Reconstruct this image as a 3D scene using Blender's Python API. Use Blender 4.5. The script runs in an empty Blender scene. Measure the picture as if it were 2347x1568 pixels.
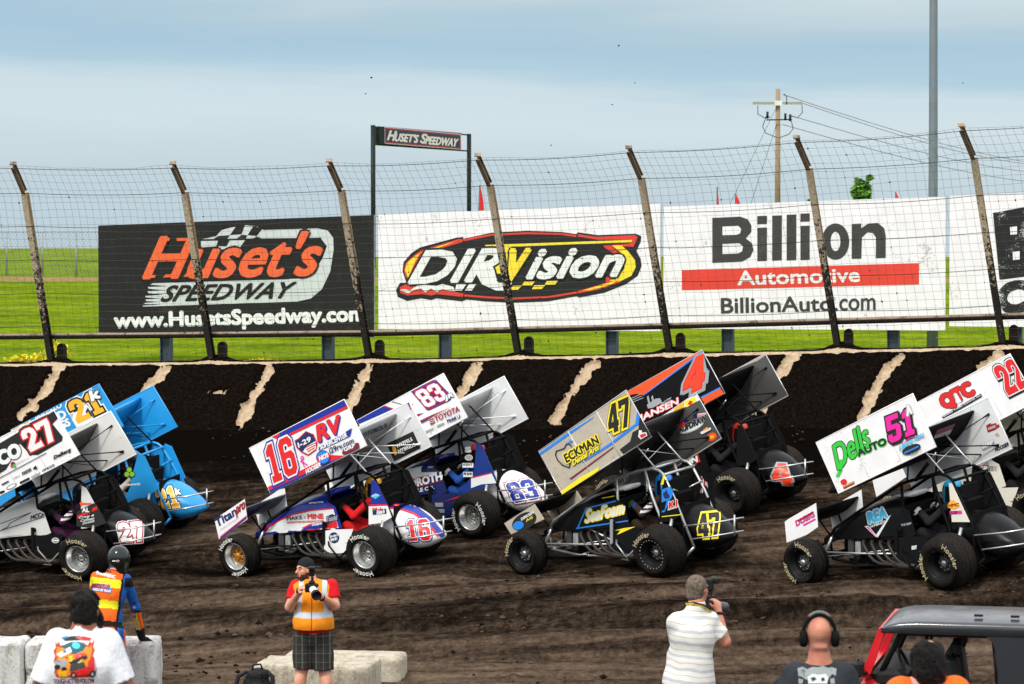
import bpy, math, random
import numpy as np
from mathutils import Vector, Matrix
from mathutils.bvhtree import BVHTree
from mathutils.geometry import tessellate_polygon

random.seed(7)
rng = np.random.default_rng(11)
SC = bpy.context.scene
COL = SC.collection

# ------------------------------------------------------------------ camera
HC = 4.56                      # camera height above the racing line
FPX = 6400.0                   # focal length in units of a 2347-wide picture
PITCH = math.atan(194 / FPX)
cam_data = bpy.data.cameras.new('camera')
cam_data.sensor_width = 36.0
cam_data.lens = FPX / 2347 * 36.0
cam_data.clip_end = 3000
cam_data.dof.use_dof = True
cam_data.dof.focus_distance = 42.0
cam_data.dof.aperture_fstop = 5.6
cam = bpy.data.objects.new('camera', cam_data)
COL.objects.link(cam)
cam.location = (0, 0, HC)
cam.rotation_euler = (math.pi / 2 - PITCH, 0, 0)
SC.camera = cam

# ------------------------------------------------------------------ light
SC.view_settings.view_transform = 'Standard'
SC.view_settings.look = 'None'
SC.view_settings.exposure = 0.08
SC.view_settings.gamma = 1.0
SUN_EL, SUN_AZ = math.radians(52), math.radians(212)
sun_d = bpy.data.lights.new('sun', 'SUN')
sun_d.energy = 2.5
sun_d.angle = math.radians(11)
sun_d.color = (1.0, 0.95, 0.88)
sun = bpy.data.objects.new('sun', sun_d)
COL.objects.link(sun)
sd = Vector((math.sin(SUN_AZ) * math.cos(SUN_EL), math.cos(SUN_AZ) * math.cos(SUN_EL), math.sin(SUN_EL)))
sun.rotation_euler = sd.to_track_quat('Z', 'Y').to_euler()

world = bpy.data.worlds.new('World')
SC.world = world
world.use_nodes = True
wt = world.node_tree
wt.nodes.clear()
W = wt.nodes.new
def wl(a, b): wt.links.new(a, b)
w_out = W('ShaderNodeOutputWorld')
w_bg = W('ShaderNodeBackground')
w_bg.inputs['Strength'].default_value = 0.1
sky = W('ShaderNodeTexSky')
sky.sky_type = 'NISHITA'
sky.sun_disc = False
sky.sun_elevation = SUN_EL
sky.sun_rotation = SUN_AZ
tc = W('ShaderNodeTexCoord')
mp = W('ShaderNodeMapping'); mp.inputs['Scale'].default_value = (5, 5, 42)
mp.inputs['Rotation'].default_value = (0, math.radians(2.5), 0)
wl(tc.outputs['Generated'], mp.inputs['Vector'])
nz = W('ShaderNodeTexNoise'); nz.inputs['Scale'].default_value = 1.0; nz.inputs['Detail'].default_value = 5
nz.inputs['Roughness'].default_value = 0.55
wl(mp.outputs[0], nz.inputs['Vector'])
sx = W('ShaderNodeSeparateXYZ'); wl(tc.outputs['Generated'], sx.inputs[0])
m1 = W('ShaderNodeMath'); m1.operation = 'MULTIPLY_ADD'
wl(nz.outputs['Fac'], m1.inputs[0]); m1.inputs[1].default_value = 0.034
wl(sx.outputs['Z'], m1.inputs[2])
m1b = W('ShaderNodeMath'); m1b.operation = 'MULTIPLY_ADD'      # cloud base drops slowly to the right
wl(sx.outputs['X'], m1b.inputs[0]); m1b.inputs[1].default_value = 0.03
wl(m1.outputs[0], m1b.inputs[2])
m2 = W('ShaderNodeMath'); m2.operation = 'MULTIPLY'; wl(m1b.outputs[0], m2.inputs[0]); m2.inputs[1].default_value = 5.0
cr = W('ShaderNodeValToRGB'); wl(m2.outputs[0], cr.inputs[0])
el = cr.color_ramp.elements
# the ramp reads (z + ~0.017) * 5
stops = [(0.08, (5.1, 6.4, 7.2)), (0.22, (5.2, 6.4, 7.2)), (0.32, (6.2, 7.35, 7.95)), (0.375, (5.9, 7.1, 7.85)),
         (0.415, (4.2, 6.0, 7.2)), (0.47, (3.7, 5.5, 6.9)), (0.515, (4.3, 5.8, 6.8)), (0.56, (5.6, 6.7, 7.2)), (0.66, (7.6, 8.1, 8.4)), (1.0, (12.5, 12.9, 13.2))]
while len(el) < len(stops): el.new(0.5)
for e, (p, c) in zip(el, stops):
    e.position = p; e.color = (*c, 1)
# overcast: brighter overhead
m3 = W('ShaderNodeMapRange'); wl(sx.outputs['Z'], m3.inputs[0])
m3.inputs[1].default_value = 0.12; m3.inputs[2].default_value = 0.9; m3.inputs[3].default_value = 1.0; m3.inputs[4].default_value = 1.25
mx = W('ShaderNodeMixRGB'); mx.blend_type = 'MULTIPLY'; mx.inputs[0].default_value = 1
wl(cr.outputs[0], mx.inputs[1]); wl(m3.outputs[0], mx.inputs[2])
ad = W('ShaderNodeMixRGB'); ad.blend_type = 'MIX'; ad.inputs[0].default_value = 0.88
wl(sky.outputs[0], ad.inputs[1]); wl(mx.outputs[0], ad.inputs[2])
wl(ad.outputs[0], w_bg.inputs['Color']); wl(w_bg.outputs[0], w_out.inputs[0])

# ------------------------------------------------------------------ picture rays (only used to measure where things stand)
def ray(x, y):
    u = (x - 1173.5) / FPX; v = (784 - y) / FPX
    d = Vector((u, math.cos(PITCH) + v * math.sin(PITCH), -math.sin(PITCH) + v * math.cos(PITCH)))
    return d / d.y
CAM = Vector((0, 0, HC))
def at(x, y, Y): return CAM + ray(x, y) * Y
def zoomer(x0, y0, f): return lambda p: ((x0 + p[0] * f) * .60724, (y0 + p[1] * f) * .60724)
z4 = zoomer(0, 1350, .574); z5 = zoomer(760, 1350, .574); z1 = zoomer(1400, 1350, .4783)
z2 = zoomer(1850, 1300, .6059); z3 = zoomer(2900, 1280, .6186); z2c = zoomer(1900, 1300, .3188)
z2b = zoomer(2400, 1300, .4144); z3b = zoomer(3265, 1280, .3188); z4b = zoomer(0, 1700, .3189)
z51w = zoomer(3400, 1450, .2232); z16w = zoomer(1300, 1480, .2041); z16c = zoomer(1150, 1700, .1914)
z47c = zoomer(2300, 1700, .2232)
zA = zoomer(0, 400, .6376); zB = zoomer(1350, 700, .5326); zC = zoomer(2450, 300, .7015); zS = zoomer(1350, 450, .2551)
pA = zoomer(100, 2000, .3835); pB = zoomer(900, 2050, .3393); pC = zoomer(2400, 2100, .3835); pD = zoomer(3100, 2200, .3260)
zD = lambda p: p

# ------------------------------------------------------------------ terrain height
def ss(a, b, t):
    t = np.clip((t - a) / (b - a), 0, 1); return t * t * (3 - 2 * t)
PD = [1.35, 2.5, 4, 6, 7.5, 8.5, 9.6, 10.3, 11, 12, 13, 14.2, 15.2, 16.3, 17.5, 19, 40]
PZ = [1.5, 1.25, .95, .62, .46, .39, .32, .22, .12, .03, 0, -.04, -.12, -.3, -.45, -.55, -.6]
def base_ground(x, Y):
    k = .04 + .25 * ss(33.5, 38.5, Y)
    d = 52 - Y - k * x
    return np.interp(d, PD, PZ) + x * (.022 + .028 * ss(3, 7, d)) * ss(33, 36.5, Y)
BUMPS = []      # (x, y, dz): where a wheel settles
def ground(x, Y):
    z = base_ground(x, Y)
    if BUMPS:
        num = 0.0; den = 0.12
        for bx, by, dz in BUMPS:
            w = np.exp(-((x - bx) ** 2 + (Y - by) ** 2) / (2 * .42 ** 2))
            num = num + w * dz; den = den + w
        z = z + num / den
    return z
def hit(x, y):
    r = ray(x, y)
    Y = 28.0
    while Y < 54:
        p = CAM + r * Y
        if p.z <= base_ground(p.x, Y): return p
        Y += .02
    return CAM + r * 45

# ------------------------------------------------------------------ colours and materials
def lin(h):
    h = h.lstrip('#'); o = []
    for i in (0, 2, 4):
        c = int(h[i:i + 2], 16) / 255
        o.append(c / 12.92 if c <= .04045 else ((c + .055) / 1.055) ** 2.4)
    return tuple(o)
MATS = {}
def nodes(name):
    m = bpy.data.materials.new(name); m.use_nodes = True
    nt = m.node_tree; b = nt.nodes['Principled BSDF']
    return m, nt, b
def N(nt, t, **kw):
    n = nt.nodes.new(t)
    for k, v in kw.items(): setattr(n, k, v)
    return n
def noise(nt, scale, detail=4, rough=.55, stretch=None, coord='Object'):
    t = N(nt, 'ShaderNodeTexCoord'); n = N(nt, 'ShaderNodeTexNoise')
    n.inputs['Scale'].default_value = scale; n.inputs['Detail'].default_value = detail; n.inputs['Roughness'].default_value = rough
    if stretch:
        mpn = N(nt, 'ShaderNodeMapping'); mpn.inputs['Scale'].default_value = stretch
        nt.links.new(t.outputs[coord], mpn.inputs[0]); nt.links.new(mpn.outputs[0], n.inputs['Vector'])
    else: nt.links.new(t.outputs[coord], n.inputs['Vector'])
    return n
def ramp(nt, src, stops):
    r = N(nt, 'ShaderNodeValToRGB'); e = r.color_ramp.elements
    while len(e) < len(stops): e.new(.5)
    for q, (p, c) in zip(e, stops):
        q.position = p; q.color = (*c, 1) if len(c) == 3 else c
    nt.links.new(src, r.inputs[0]); return r
def paint(name, rgb, rough=.4, metal=0.0, dirt=.25, mud=(.055, .036, .024), spec=.5, scale=9.0, var=.06, dent=0):
    """a painted or plain surface with faint tonal drift and flecks of thrown mud"""
    if name in MATS: return MATS[name]
    if isinstance(rgb, str): rgb = lin(rgb)
    if max(rgb) < .06 and rough > .2: spec *= .4
    m, nt, b = nodes(name)
    n1 = noise(nt, 3.0, 3); r1 = ramp(nt, n1.outputs[0], [(.3, tuple(c * (1 - var) for c in rgb)), (.7, tuple(min(1, c * (1 + var)) for c in rgb))])
    col = r1.outputs[0]
    if dirt > 0:
        n2 = noise(nt, scale * 4.5, 3, .7); n3 = noise(nt, scale * .35, 2)
        mm = N(nt, 'ShaderNodeMath', operation='MULTIPLY'); nt.links.new(n2.outputs[0], mm.inputs[0]); nt.links.new(n3.outputs[0], mm.inputs[1])
        rr = ramp(nt, mm.outputs[0], [(.36 - .09 * dirt, (0, 0, 0)), (.44 - .07 * dirt, (1, 1, 1))])
        sc = N(nt, 'ShaderNodeMath', operation='MULTIPLY'); nt.links.new(rr.outputs[0], sc.inputs[0]); sc.inputs[1].default_value = min(1, .45 + dirt * .5)
        mixn = N(nt, 'ShaderNodeMixRGB'); nt.links.new(sc.outputs[0], mixn.inputs[0]); nt.links.new(col, mixn.inputs[1]); mixn.inputs[2].default_value = (*mud, 1)
        col = mixn.outputs[0]
    nt.links.new(col, b.inputs['Base Color'])
    n4 = noise(nt, 14, 3); r4 = N(nt, 'ShaderNodeMapRange'); nt.links.new(n4.outputs[0], r4.inputs[0])
    r4.inputs[3].default_value = max(.03, rough - .1); r4.inputs[4].default_value = min(1, rough + .14)
    nt.links.new(r4.outputs[0], b.inputs['Roughness'])
    b.inputs['Metallic'].default_value = metal
    b.inputs['Specular IOR Level'].default_value = spec
    if dent:
        n5 = noise(nt, 2.6, 3, .5); bp = N(nt, 'ShaderNodeBump'); bp.inputs['Strength'].default_value = dent; bp.inputs['Distance'].default_value = .06
        nt.links.new(n5.outputs[0], bp.inputs['Height']); nt.links.new(bp.outputs[0], b.inputs['Normal'])
    MATS[name] = m; return m
def fabric(name, rgb, bump=.25, scale=6.0, rough=.85, var=.16):
    if name in MATS: return MATS[name]
    if isinstance(rgb, str): rgb = lin(rgb)
    m, nt, b = nodes(name)
    n1 = noise(nt, scale, 3, .5, (1, 1, .7))
    r1 = ramp(nt, n1.outputs[0], [(.3, tuple(c * (1 - var) for c in rgb)), (.7, tuple(min(1, c * (1 + var * .4)) for c in rgb))])
    nt.links.new(r1.outputs[0], b.inputs['Base Color'])
    b.inputs['Roughness'].default_value = rough
    b.inputs['Specular IOR Level'].default_value = .2
    n2 = noise(nt, scale * 1.1, 4, .6, (1, 1, .55)); bp = N(nt, 'ShaderNodeBump'); bp.inputs['Strength'].default_value = min(1, bump * 1.9); bp.inputs['Distance'].default_value = .04
    nt.links.new(n2.outputs[0], bp.inputs['Height']); nt.links.new(bp.outputs[0], b.inputs['Normal'])
    MATS[name] = m; return m
def skin(name, a, c2, rough=.5):
    if name in MATS: return MATS[name]
    m, nt, b = nodes(name)
    n1 = noise(nt, 11, 4); r1 = ramp(nt, n1.outputs[0], [(.32, lin(a)), (.68, lin(c2))])
    nt.links.new(r1.outputs[0], b.inputs['Base Color']); b.inputs['Roughness'].default_value = rough
    b.inputs['Specular IOR Level'].default_value = .35
    MATS[name] = m; return m

# ------------------------------------------------------------------ mesh builder
class MB:
    def __init__(s): s.v = []; s.f = []; s.mi = []; s.sm = []; s.mats = []
    def m(s, mat):
        if mat not in s.mats: s.mats.append(mat)
        return s.mats.index(mat)
    def add(s, vs, fs, mat, smooth=False, xf=None):
        o = len(s.v)
        if xf: vs = [xf(v) for v in vs]
        s.v.extend([tuple(v) for v in vs]); k = s.m(mat)
        for f in fs:
            s.f.append(tuple(o + i for i in f)); s.mi.append(k); s.sm.append(smooth)
        return o
    def box(s, c, size, mat, rot=None, xf=None, bevel=0.0):
        x, y, z = (q / 2 for q in size)
        if bevel > 0:
            b = min(bevel, x * .9, y * .9, z * .9)
            vs = []; 
            for zz, in_ in ((-z, b), (-z + b, 0), (z - b, 0), (z, b)):
                ax, ay = x - in_, y - in_
                for px, py in ((-ax, -ay + b), (-ax + b, -ay), (ax - b, -ay), (ax, -ay + b), (ax, ay - b), (ax - b, ay), (-ax + b, ay), (-ax, ay - b)):
                    vs.append(Vector((px, py, zz)))
            fs = [tuple(range(7, -1, -1)), tuple(range(24, 32))]
            for l in range(3):
                for i in range(8): j = (i + 1) % 8; fs.append((l * 8 + i, l * 8 + j, l * 8 + 8 + j, l * 8 + 8 + i))
        else:
            vs = [Vector((a * x, b_ * y, c_ * z)) for a in (-1, 1) for b_ in (-1, 1) for c_ in (-1, 1)]
            fs = [(0, 1, 3, 2), (4, 6, 7, 5), (0, 4, 5, 1), (2, 3, 7, 6), (0, 2, 6, 4), (1, 5, 7, 3)]
        if rot is not None: vs = [rot @ v for v in vs]
        vs = [v + Vector(c) for v in vs]
        s.add(vs, fs, mat, False, xf)
    def tube(s, pts, r, mat, n=8, xf=None, caps=True, closed=False):
        pts = [Vector(p) for p in pts]
        if xf: pts = [Vector(xf(p)) for p in pts]
        rs = r if isinstance(r, (list, tuple)) else [r] * len(pts)
        L = len(pts); vs = []; prev = None
        for i, p in enumerate(pts):
            if closed: t = (pts[(i + 1) % L] - pts[i - 1])
            else: t = (pts[min(i + 1, L - 1)] - pts[max(i - 1, 0)])
            t = t.normalized() if t.length > 1e-9 else Vector((0, 0, 1))
            if prev is None:
                a = Vector((0, 0, 1)) if abs(t.z) < .9 else Vector((1, 0, 0))
                u = t.cross(a).normalized()
            else:
                u = (prev - t * prev.dot(t))
                u = u.normalized() if u.length > 1e-6 else t.orthogonal().normalized()
            prev = u; w = t.cross(u)
            for k in range(n):
                an = 2 * math.pi * k / n
                vs.append(p + (u * math.cos(an) + w * math.sin(an)) * rs[i])
        fs = []
        R = L if closed else L - 1
        for i in range(R):
            for k in range(n):
                k2 = (k + 1) % n; j = (i + 1) % L
                fs.append((i * n + k, i * n + k2, j * n + k2, j * n + k))
        if caps and not closed:
            fs.append(tuple(range(n - 1, -1, -1))); fs.append(tuple(range((L - 1) * n, L * n)))
        s.add(vs, fs, mat, n > 4)
    def lathe(s, prof, mat, n=32, axis='Y', c=(0, 0, 0), xf=None, smooth=True):
        """prof: (radius, height along the axis)"""
        vs = []; c = Vector(c)
        for r, h in prof:
            for k in range(n):
                a = 2 * math.pi * k / n
                if axis == 'Y': vs.append(c + Vector((r * math.cos(a), h, r * math.sin(a))))
                elif axis == 'Z': vs.append(c + Vector((r * math.cos(a), r * math.sin(a), h)))
                else: vs.append(c + Vector((h, r * math.cos(a), r * math.sin(a))))
        fs = []
        for i in range(len(prof) - 1):
            for k in range(n):
                k2 = (k + 1) % n; fs.append((i * n + k, i * n + k2, (i + 1) * n + k2, (i + 1) * n + k))
        s.add(vs, fs, mat, smooth, xf)
    def slab(s, poly, fn0, fn1, mat, matedge=None, xf=None):
        """a plate: poly of 2D points, fn0/fn1 map a point onto its two faces"""
        n = len(poly)
        vs = [fn0(p) for p in poly] + [fn1(p) for p in poly]
        tris = tessellate_polygon([[Vector((p[0], p[1], 0)) for p in poly]])
        fs = [tuple(t) for t in tris] + [tuple(n + i for i in reversed(t)) for t in tris]
        s.add(vs, fs, mat, False, xf)
        s.add(vs, [(i, (i + 1) % n, n + (i + 1) % n, n + i) for i in range(n)], matedge or mat, False, xf)
    def loft(s, secs, mat, smooth=True, xf=None, caps=True, closed=True):
        n = len(secs[0]); vs = [p for q in secs for p in q]; fs = []
        for i in range(len(secs) - 1):
            for k in range(n if closed else n - 1):
                k2 = (k + 1) % n; fs.append((i * n + k, i * n + k2, (i + 1) * n + k2, (i + 1) * n + k))
        if caps and closed: fs.append(tuple(range(n - 1, -1, -1))); fs.append(tuple(range((len(secs) - 1) * n, len(secs) * n)))
        s.add(vs, fs, mat, smooth, xf)
    def build(s, name, parent=None, loc=(0, 0, 0), recalc=True):
        me = bpy.data.meshes.new(name)
        l = Vector(loc)
        vs = s.v if l.length == 0 else [(v[0] - l.x, v[1] - l.y, v[2] - l.z) for v in s.v]
        me.from_pydata(vs, [], s.f)
        for mt in s.mats: me.materials.append(mt)
        me.polygons.foreach_set('material_index', s.mi)
        me.polygons.foreach_set('use_smooth', s.sm)
        me.update()
        ob = bpy.data.objects.new(name, me); COL.objects.link(ob)
        ob.location = loc
        if parent: ob.parent = parent
        return ob
def empty(name, loc=(0, 0, 0), rz=0):
    o = bpy.data.objects.new(name, None); COL.objects.link(o)
    o.empty_display_size = .2; o.location = loc; o.rotation_euler = (0, 0, rz); return o
def tag(o, label=None, cat=None, group=None, kind=None):
    if label: o['label'] = label
    if cat: o['category'] = cat
    if group: o['group'] = group
    if kind: o['kind'] = kind
    return o

# ------------------------------------------------------------------ lettering and flat graphics
_tc = {}
def text2d(body, shear=0.0, res=3):
    key = (body, shear)
    if key in _tc: return _tc[key]
    c = bpy.data.curves.new('lettering', 'FONT'); c.body = body; c.shear = shear; c.resolution_u = res
    o = bpy.data.objects.new('lettering', c); me = o.to_mesh()
    v = [(a.co.x, a.co.y) for a in me.vertices]; f = [tuple(p.vertices) for p in me.polygons]
    o.to_mesh_clear(); bpy.data.objects.remove(o); bpy.data.curves.remove(c)
    x0 = min(a[0] for a in v); x1 = max(a[0] for a in v); y0 = min(a[1] for a in v); y1 = max(a[1] for a in v)
    v = [((a[0] - x0) / (x1 - x0), (a[1] - y0) / (y1 - y0)) for a in v]
    _tc[key] = (v, f); return v, f
G = {
 '1': [[(1.6, 0), (8.6, 0), (8.6, 3), (7, 3), (7, 16), (4, 16), (1.2, 13.6), (1.2, 11.2), (3.4, 11.2), (3.4, 3), (1.6, 3)]],
 '2': [[(0, 0), (10, 0), (10, 4.6), (8.6, 3.5), (4.9, 3.5), (9.4, 8.8), (10, 11.4), (9.6, 13.6), (8, 15.5), (5, 16), (2, 15.5), (.4, 13.6), (0, 11), (0, 9.8), (3.5, 9.8), (3.6, 11.6), (4.4, 12.8), (5.6, 12.8), (6.4, 11.7), (6.1, 10.2), (0, 3.4)]],
 '3': [[(2, 0), (8, 0), (10, 2), (10, 6.6), (8.8, 8.1), (10, 9.6), (10, 14), (8, 16), (2, 16), (0, 14), (0, 10.8), (3.4, 10.8), (3.4, 13), (6.6, 13), (6.6, 9.6), (3.6, 9.6), (3.6, 6.6), (6.6, 6.6), (6.6, 3), (3.4, 3), (3.4, 5.2), (0, 5.2), (0, 2)]],
 '4': [[(4.6, 0), (9, 0), (9, 3), (10, 3), (10, 6.2), (9, 6.2), (9, 16), (5, 16), (0, 6.2), (0, 3), (4.6, 3)], [(3.3, 6.2), (5.3, 6.2), (5.3, 10.6)]],
 '5': [[(2, 0), (8, 0), (10, 2), (10, 8.4), (8, 10.2), (3.6, 10.2), (3.6, 12.8), (9.4, 12.8), (9.4, 16), (0, 16), (0, 7.4), (6.4, 7.4), (6.4, 3.2), (3.4, 3.2), (3.4, 5), (0, 5), (0, 2)]],
 '6': [[(2, 0), (8, 0), (10, 2), (10, 8), (8.2, 10), (3.4, 10), (3.4, 12.5), (4.2, 13.2), (5.8, 13.2), (6.6, 12.5), (6.6, 11.4), (10, 11.4), (10, 14), (8, 16), (2, 16), (0, 14), (0, 2)], [(3.4, 3.4), (4, 2.8), (6, 2.8), (6.6, 3.4), (6.6, 6.6), (6, 7.2), (3.4, 7.2)]],
 '7': [[(2.2, 0), (6.2, 0), (10, 12.6), (10, 16), (0, 16), (0, 11.4), (2.6, 11.4), (3.0, 12.6), (6.2, 12.6)]],
 '8': [[(2, 0), (8, 0), (10, 2), (10, 6.6), (8.8, 8.1), (10, 9.6), (10, 14), (8, 16), (2, 16), (0, 14), (0, 9.6), (1.2, 8.1), (0, 6.6), (0, 2)], [(3.4, 3), (6.6, 3), (6.6, 6.6), (3.4, 6.6)], [(3.4, 9.6), (6.6, 9.6), (6.6, 13), (3.4, 13)]],
}
def digits2d(s, off):
    vs, fs = [], []
    tot = len(s) * 11 - 1
    for i, ch in enumerate(s):
        c = bpy.data.curves.new('numeral', 'CURVE'); c.dimensions = '2D'; c.fill_mode = 'BOTH'; c.offset = off
        for loop in G[ch]:
            sp = c.splines.new('POLY'); sp.points.add(len(loop) - 1)
            for p, q in zip(sp.points, loop): p.co = (q[0] + i * 11, q[1], 0, 1)
            sp.use_cyclic_u = True
        o = bpy.data.objects.new('numeral', c); me = o.to_mesh(); b = len(vs)
        vs += [(a.co.x / tot, a.co.y / 16) for a in me.vertices]; fs += [tuple(b + k for k in p.vertices) for p in me.polygons]
        o.to_mesh_clear(); bpy.data.objects.remove(o); bpy.data.curves.remove(c)
    return vs, fs
class Pic:
    """collects flat graphics measured in a zoomed view; .put() lays them on a real surface"""
    def __init__(s, z): s.z = z; s.items = []; s.layer = 0
    def P(s, pts, mat, z=None, layer=None):
        z = z or s.z
        s.items.append(('p', [z(p) for p in pts], None, mat, s._l(layer)))
    def _l(s, l):
        if l is None: s.layer += 1; return s.layer
        return l
    def ell(s, c, rx, ry, mat, rot=0, z=None, n=24, layer=None):
        ca, sa = math.cos(rot), math.sin(rot)
        s.P([(c[0] + rx * math.cos(t) * ca - ry * math.sin(t) * sa, c[1] + rx * math.cos(t) * sa + ry * math.sin(t) * ca) for t in [2 * math.pi * i / n for i in range(n)]], mat, z, layer)
    def line(s, pts, w, mat, z=None, layer=None):
        l = s._l(layer)
        for a, b in zip(pts, pts[1:]):
            d = Vector((b[0] - a[0], b[1] - a[1])); L = d.length or 1; d /= L; n_ = Vector((-d.y, d.x)) * w / 2; e = d * w * .3
            s.P([(a[0] + n_.x - e.x, a[1] + n_.y - e.y), (b[0] + n_.x + e.x, b[1] + n_.y + e.y), (b[0] - n_.x + e.x, b[1] - n_.y + e.y), (a[0] - n_.x - e.x, a[1] - n_.y - e.y)], mat, z, l)
    def _map(s, v, bl, br, tl, z):
        bl, br, tl = z(bl), z(br), z(tl)
        ux, uy = br[0] - bl[0], br[1] - bl[1]; vx, vy = tl[0] - bl[0], tl[1] - bl[1]
        return [(bl[0] + ux * a + vx * b, bl[1] + uy * a + vy * b) for a, b in v], math.hypot(vx, vy)
    def T(s, body, bl, br, tl, mat, out=None, ow=.1, bold=.05, shear=0.0, z=None, sh=None):
        z = z or s.z; v, f = text2d(body, shear); q, h = s._map(v, bl, br, tl, z)
        def copies(r, mt, n, dx=0, dy=0):
            l = s._l(None)
            if r <= 0: s.items.append(('m', q, f, mt, l)); return
            for k in range(n):
                a = 2 * math.pi * k / n
                s.items.append(('m', [(x + math.cos(a) * r * h + dx, y + math.sin(a) * r * h + dy) for x, y in q], f, mt, l + k * .115))
        if sh: copies(bold + ow * .5, sh, 6, h * .06, h * .08)
        if out: copies(bold + ow, out, 8)
        copies(bold, mat, 6 if bold > .03 else 4)
    def D(s, num, bl, br, tl, fill, outs=(), z=None, shadow=None):
        z = z or s.z
        if shadow:
            v, f = digits2d(num, shadow[1]); q, h = s._map(v, bl, br, tl, z)
            s.items.append(('m', [(x + shadow[2] * h, y + shadow[3] * h) for x, y in q], f, shadow[0], s._l(None)))
        for mt, w in outs:
            v, f = digits2d(num, w); q, h = s._map(v, bl, br, tl, z); s.items.append(('m', q, f, mt, s._l(None)))
        v, f = digits2d(num, 0); q, h = s._map(v, bl, br, tl, z); s.items.append(('m', q, f, fill, s._l(None)))
    def put(s, mb, proj, clip=None, maxedge=0, step=.0022, lift=.004):
        """proj(px, lift) -> 3D point or None; clip: convex polygon in picture units"""
        lay = []; cur = {}
        for kind, q, f, mat, l in s.items: cur.setdefault(int(l), []).extend(q)
        for k_ in sorted(cur):      # stack only what really overlaps
            xs_ = [a[0] for a in cur[k_]]; ys_ = [a[1] for a in cur[k_]]; bb = (min(xs_), min(ys_), max(xs_), max(ys_))
            lay.append((k_, bb, 1 + max([n_ for _, b2, n_ in lay if b2[0] < bb[2] and bb[0] < b2[2] and b2[1] < bb[3] and bb[1] < b2[3]], default=0)))
        new = {k_: n_ for k_, _, n_ in lay}
        for kind, q, f, mat, l in s.items:
            l = new[int(l)] + l - int(l)
            if kind == 'p':
                if clip: q = clip_poly(q, clip)
                if len(q) < 3: continue
                f = [tuple(t) for t in tessellate_polygon([[Vector((a[0], a[1], 0)) for a in q]])]
            if clip and kind == 'm':
                q = [clamp_in(a, clip) for a in q]
            if maxedge: q, f = subdiv2(q, f, maxedge)
            P = [proj(a, lift + l * step) for a in q]
            f = [t for t in f if all(P[i] is not None for i in t)]
            if not f: continue
            used = sorted({i for t in f for i in t}); mpz = {u: i for i, u in enumerate(used)}
            mb.add([P[u] for u in used], [tuple(mpz[i] for i in t) for t in f], mat)
def area2(p): return sum(p[i][0] * p[(i + 1) % len(p)][1] - p[(i + 1) % len(p)][0] * p[i][1] for i in range(len(p)))
def clip_poly(sub, win):
    sg = 1 if area2(win) > 0 else -1
    for i in range(len(win)):
        a, b = win[i], win[(i + 1) % len(win)]
        ins = lambda p: sg * ((b[0] - a[0]) * (p[1] - a[1]) - (b[1] - a[1]) * (p[0] - a[0])) >= 0
        out = []
        for j in range(len(sub)):
            p, q = sub[j], sub[(j + 1) % len(sub)]
            if ins(p): out.append(p)
            if ins(p) != ins(q):
                d1 = (b[0] - a[0]) * (p[1] - a[1]) - (b[1] - a[1]) * (p[0] - a[0]); d2 = (b[0] - a[0]) * (q[1] - a[1]) - (b[1] - a[1]) * (q[0] - a[0])
                t = d1 / (d1 - d2); out.append((p[0] + (q[0] - p[0]) * t, p[1] + (q[1] - p[1]) * t))
        sub = out
        if len(sub) < 3: return []
    return sub
def clamp_in(p, win):
    sg = 1 if area2(win) > 0 else -1
    for i in range(len(win)):
        a, b = win[i], win[(i + 1) % len(win)]
        dx, dy = b[0] - a[0], b[1] - a[1]; L = math.hypot(dx, dy)
        d = sg * (dx * (p[1] - a[1]) - dy * (p[0] - a[0])) / L
        if d < 0: p = (p[0] + sg * dy / L * d * 1.0, p[1] - sg * dx / L * d * 1.0)
    return p
def subdiv2(q, f, mx):
    q = list(q); f = [t for t in f]
    f = [(t[0], t[i], t[i + 1]) for t in f for i in range(1, len(t) - 1)]
    for _ in range(7):
        nf = []; mid = {}; ch = False
        def md(i, j):
            k = (min(i, j), max(i, j))
            if k not in mid: q.append(((q[i][0] + q[j][0]) / 2, (q[i][1] + q[j][1]) / 2)); mid[k] = len(q) - 1
            return mid[k]
        el = lambda i, j: math.hypot(q[i][0] - q[j][0], q[i][1] - q[j][1])
        long = {}
        for t in f:
            for i, j in ((t[0], t[1]), (t[1], t[2]), (t[2], t[0])): 
                if el(i, j) > mx: long[(min(i, j), max(i, j))] = 1
        for a, b, c in f:
            L = [((min(i, j), max(i, j)) in long) for i, j in ((a, b), (b, c), (c, a))]
            k = sum(L)
            if k == 0: nf.append((a, b, c)); continue
            ch = True
            if k == 3:
                x, y, w = md(a, b), md(b, c), md(c, a); nf += [(a, x, w), (x, b, y), (w, y, c), (x, y, w)]
            else:
                while not L[0] or (k == 2 and L[2]):
                    a, b, c = b, c, a; L = [L[1], L[2], L[0]]
                if k == 1: x = md(a, b); nf += [(a, x, c), (x, b, c)]
                else: x, y = md(a, b), md(b, c); nf += [(x, b, y), (a, x, y), (a, y, c)]
        f = nf
        if not ch: break
    return q, f
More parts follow.
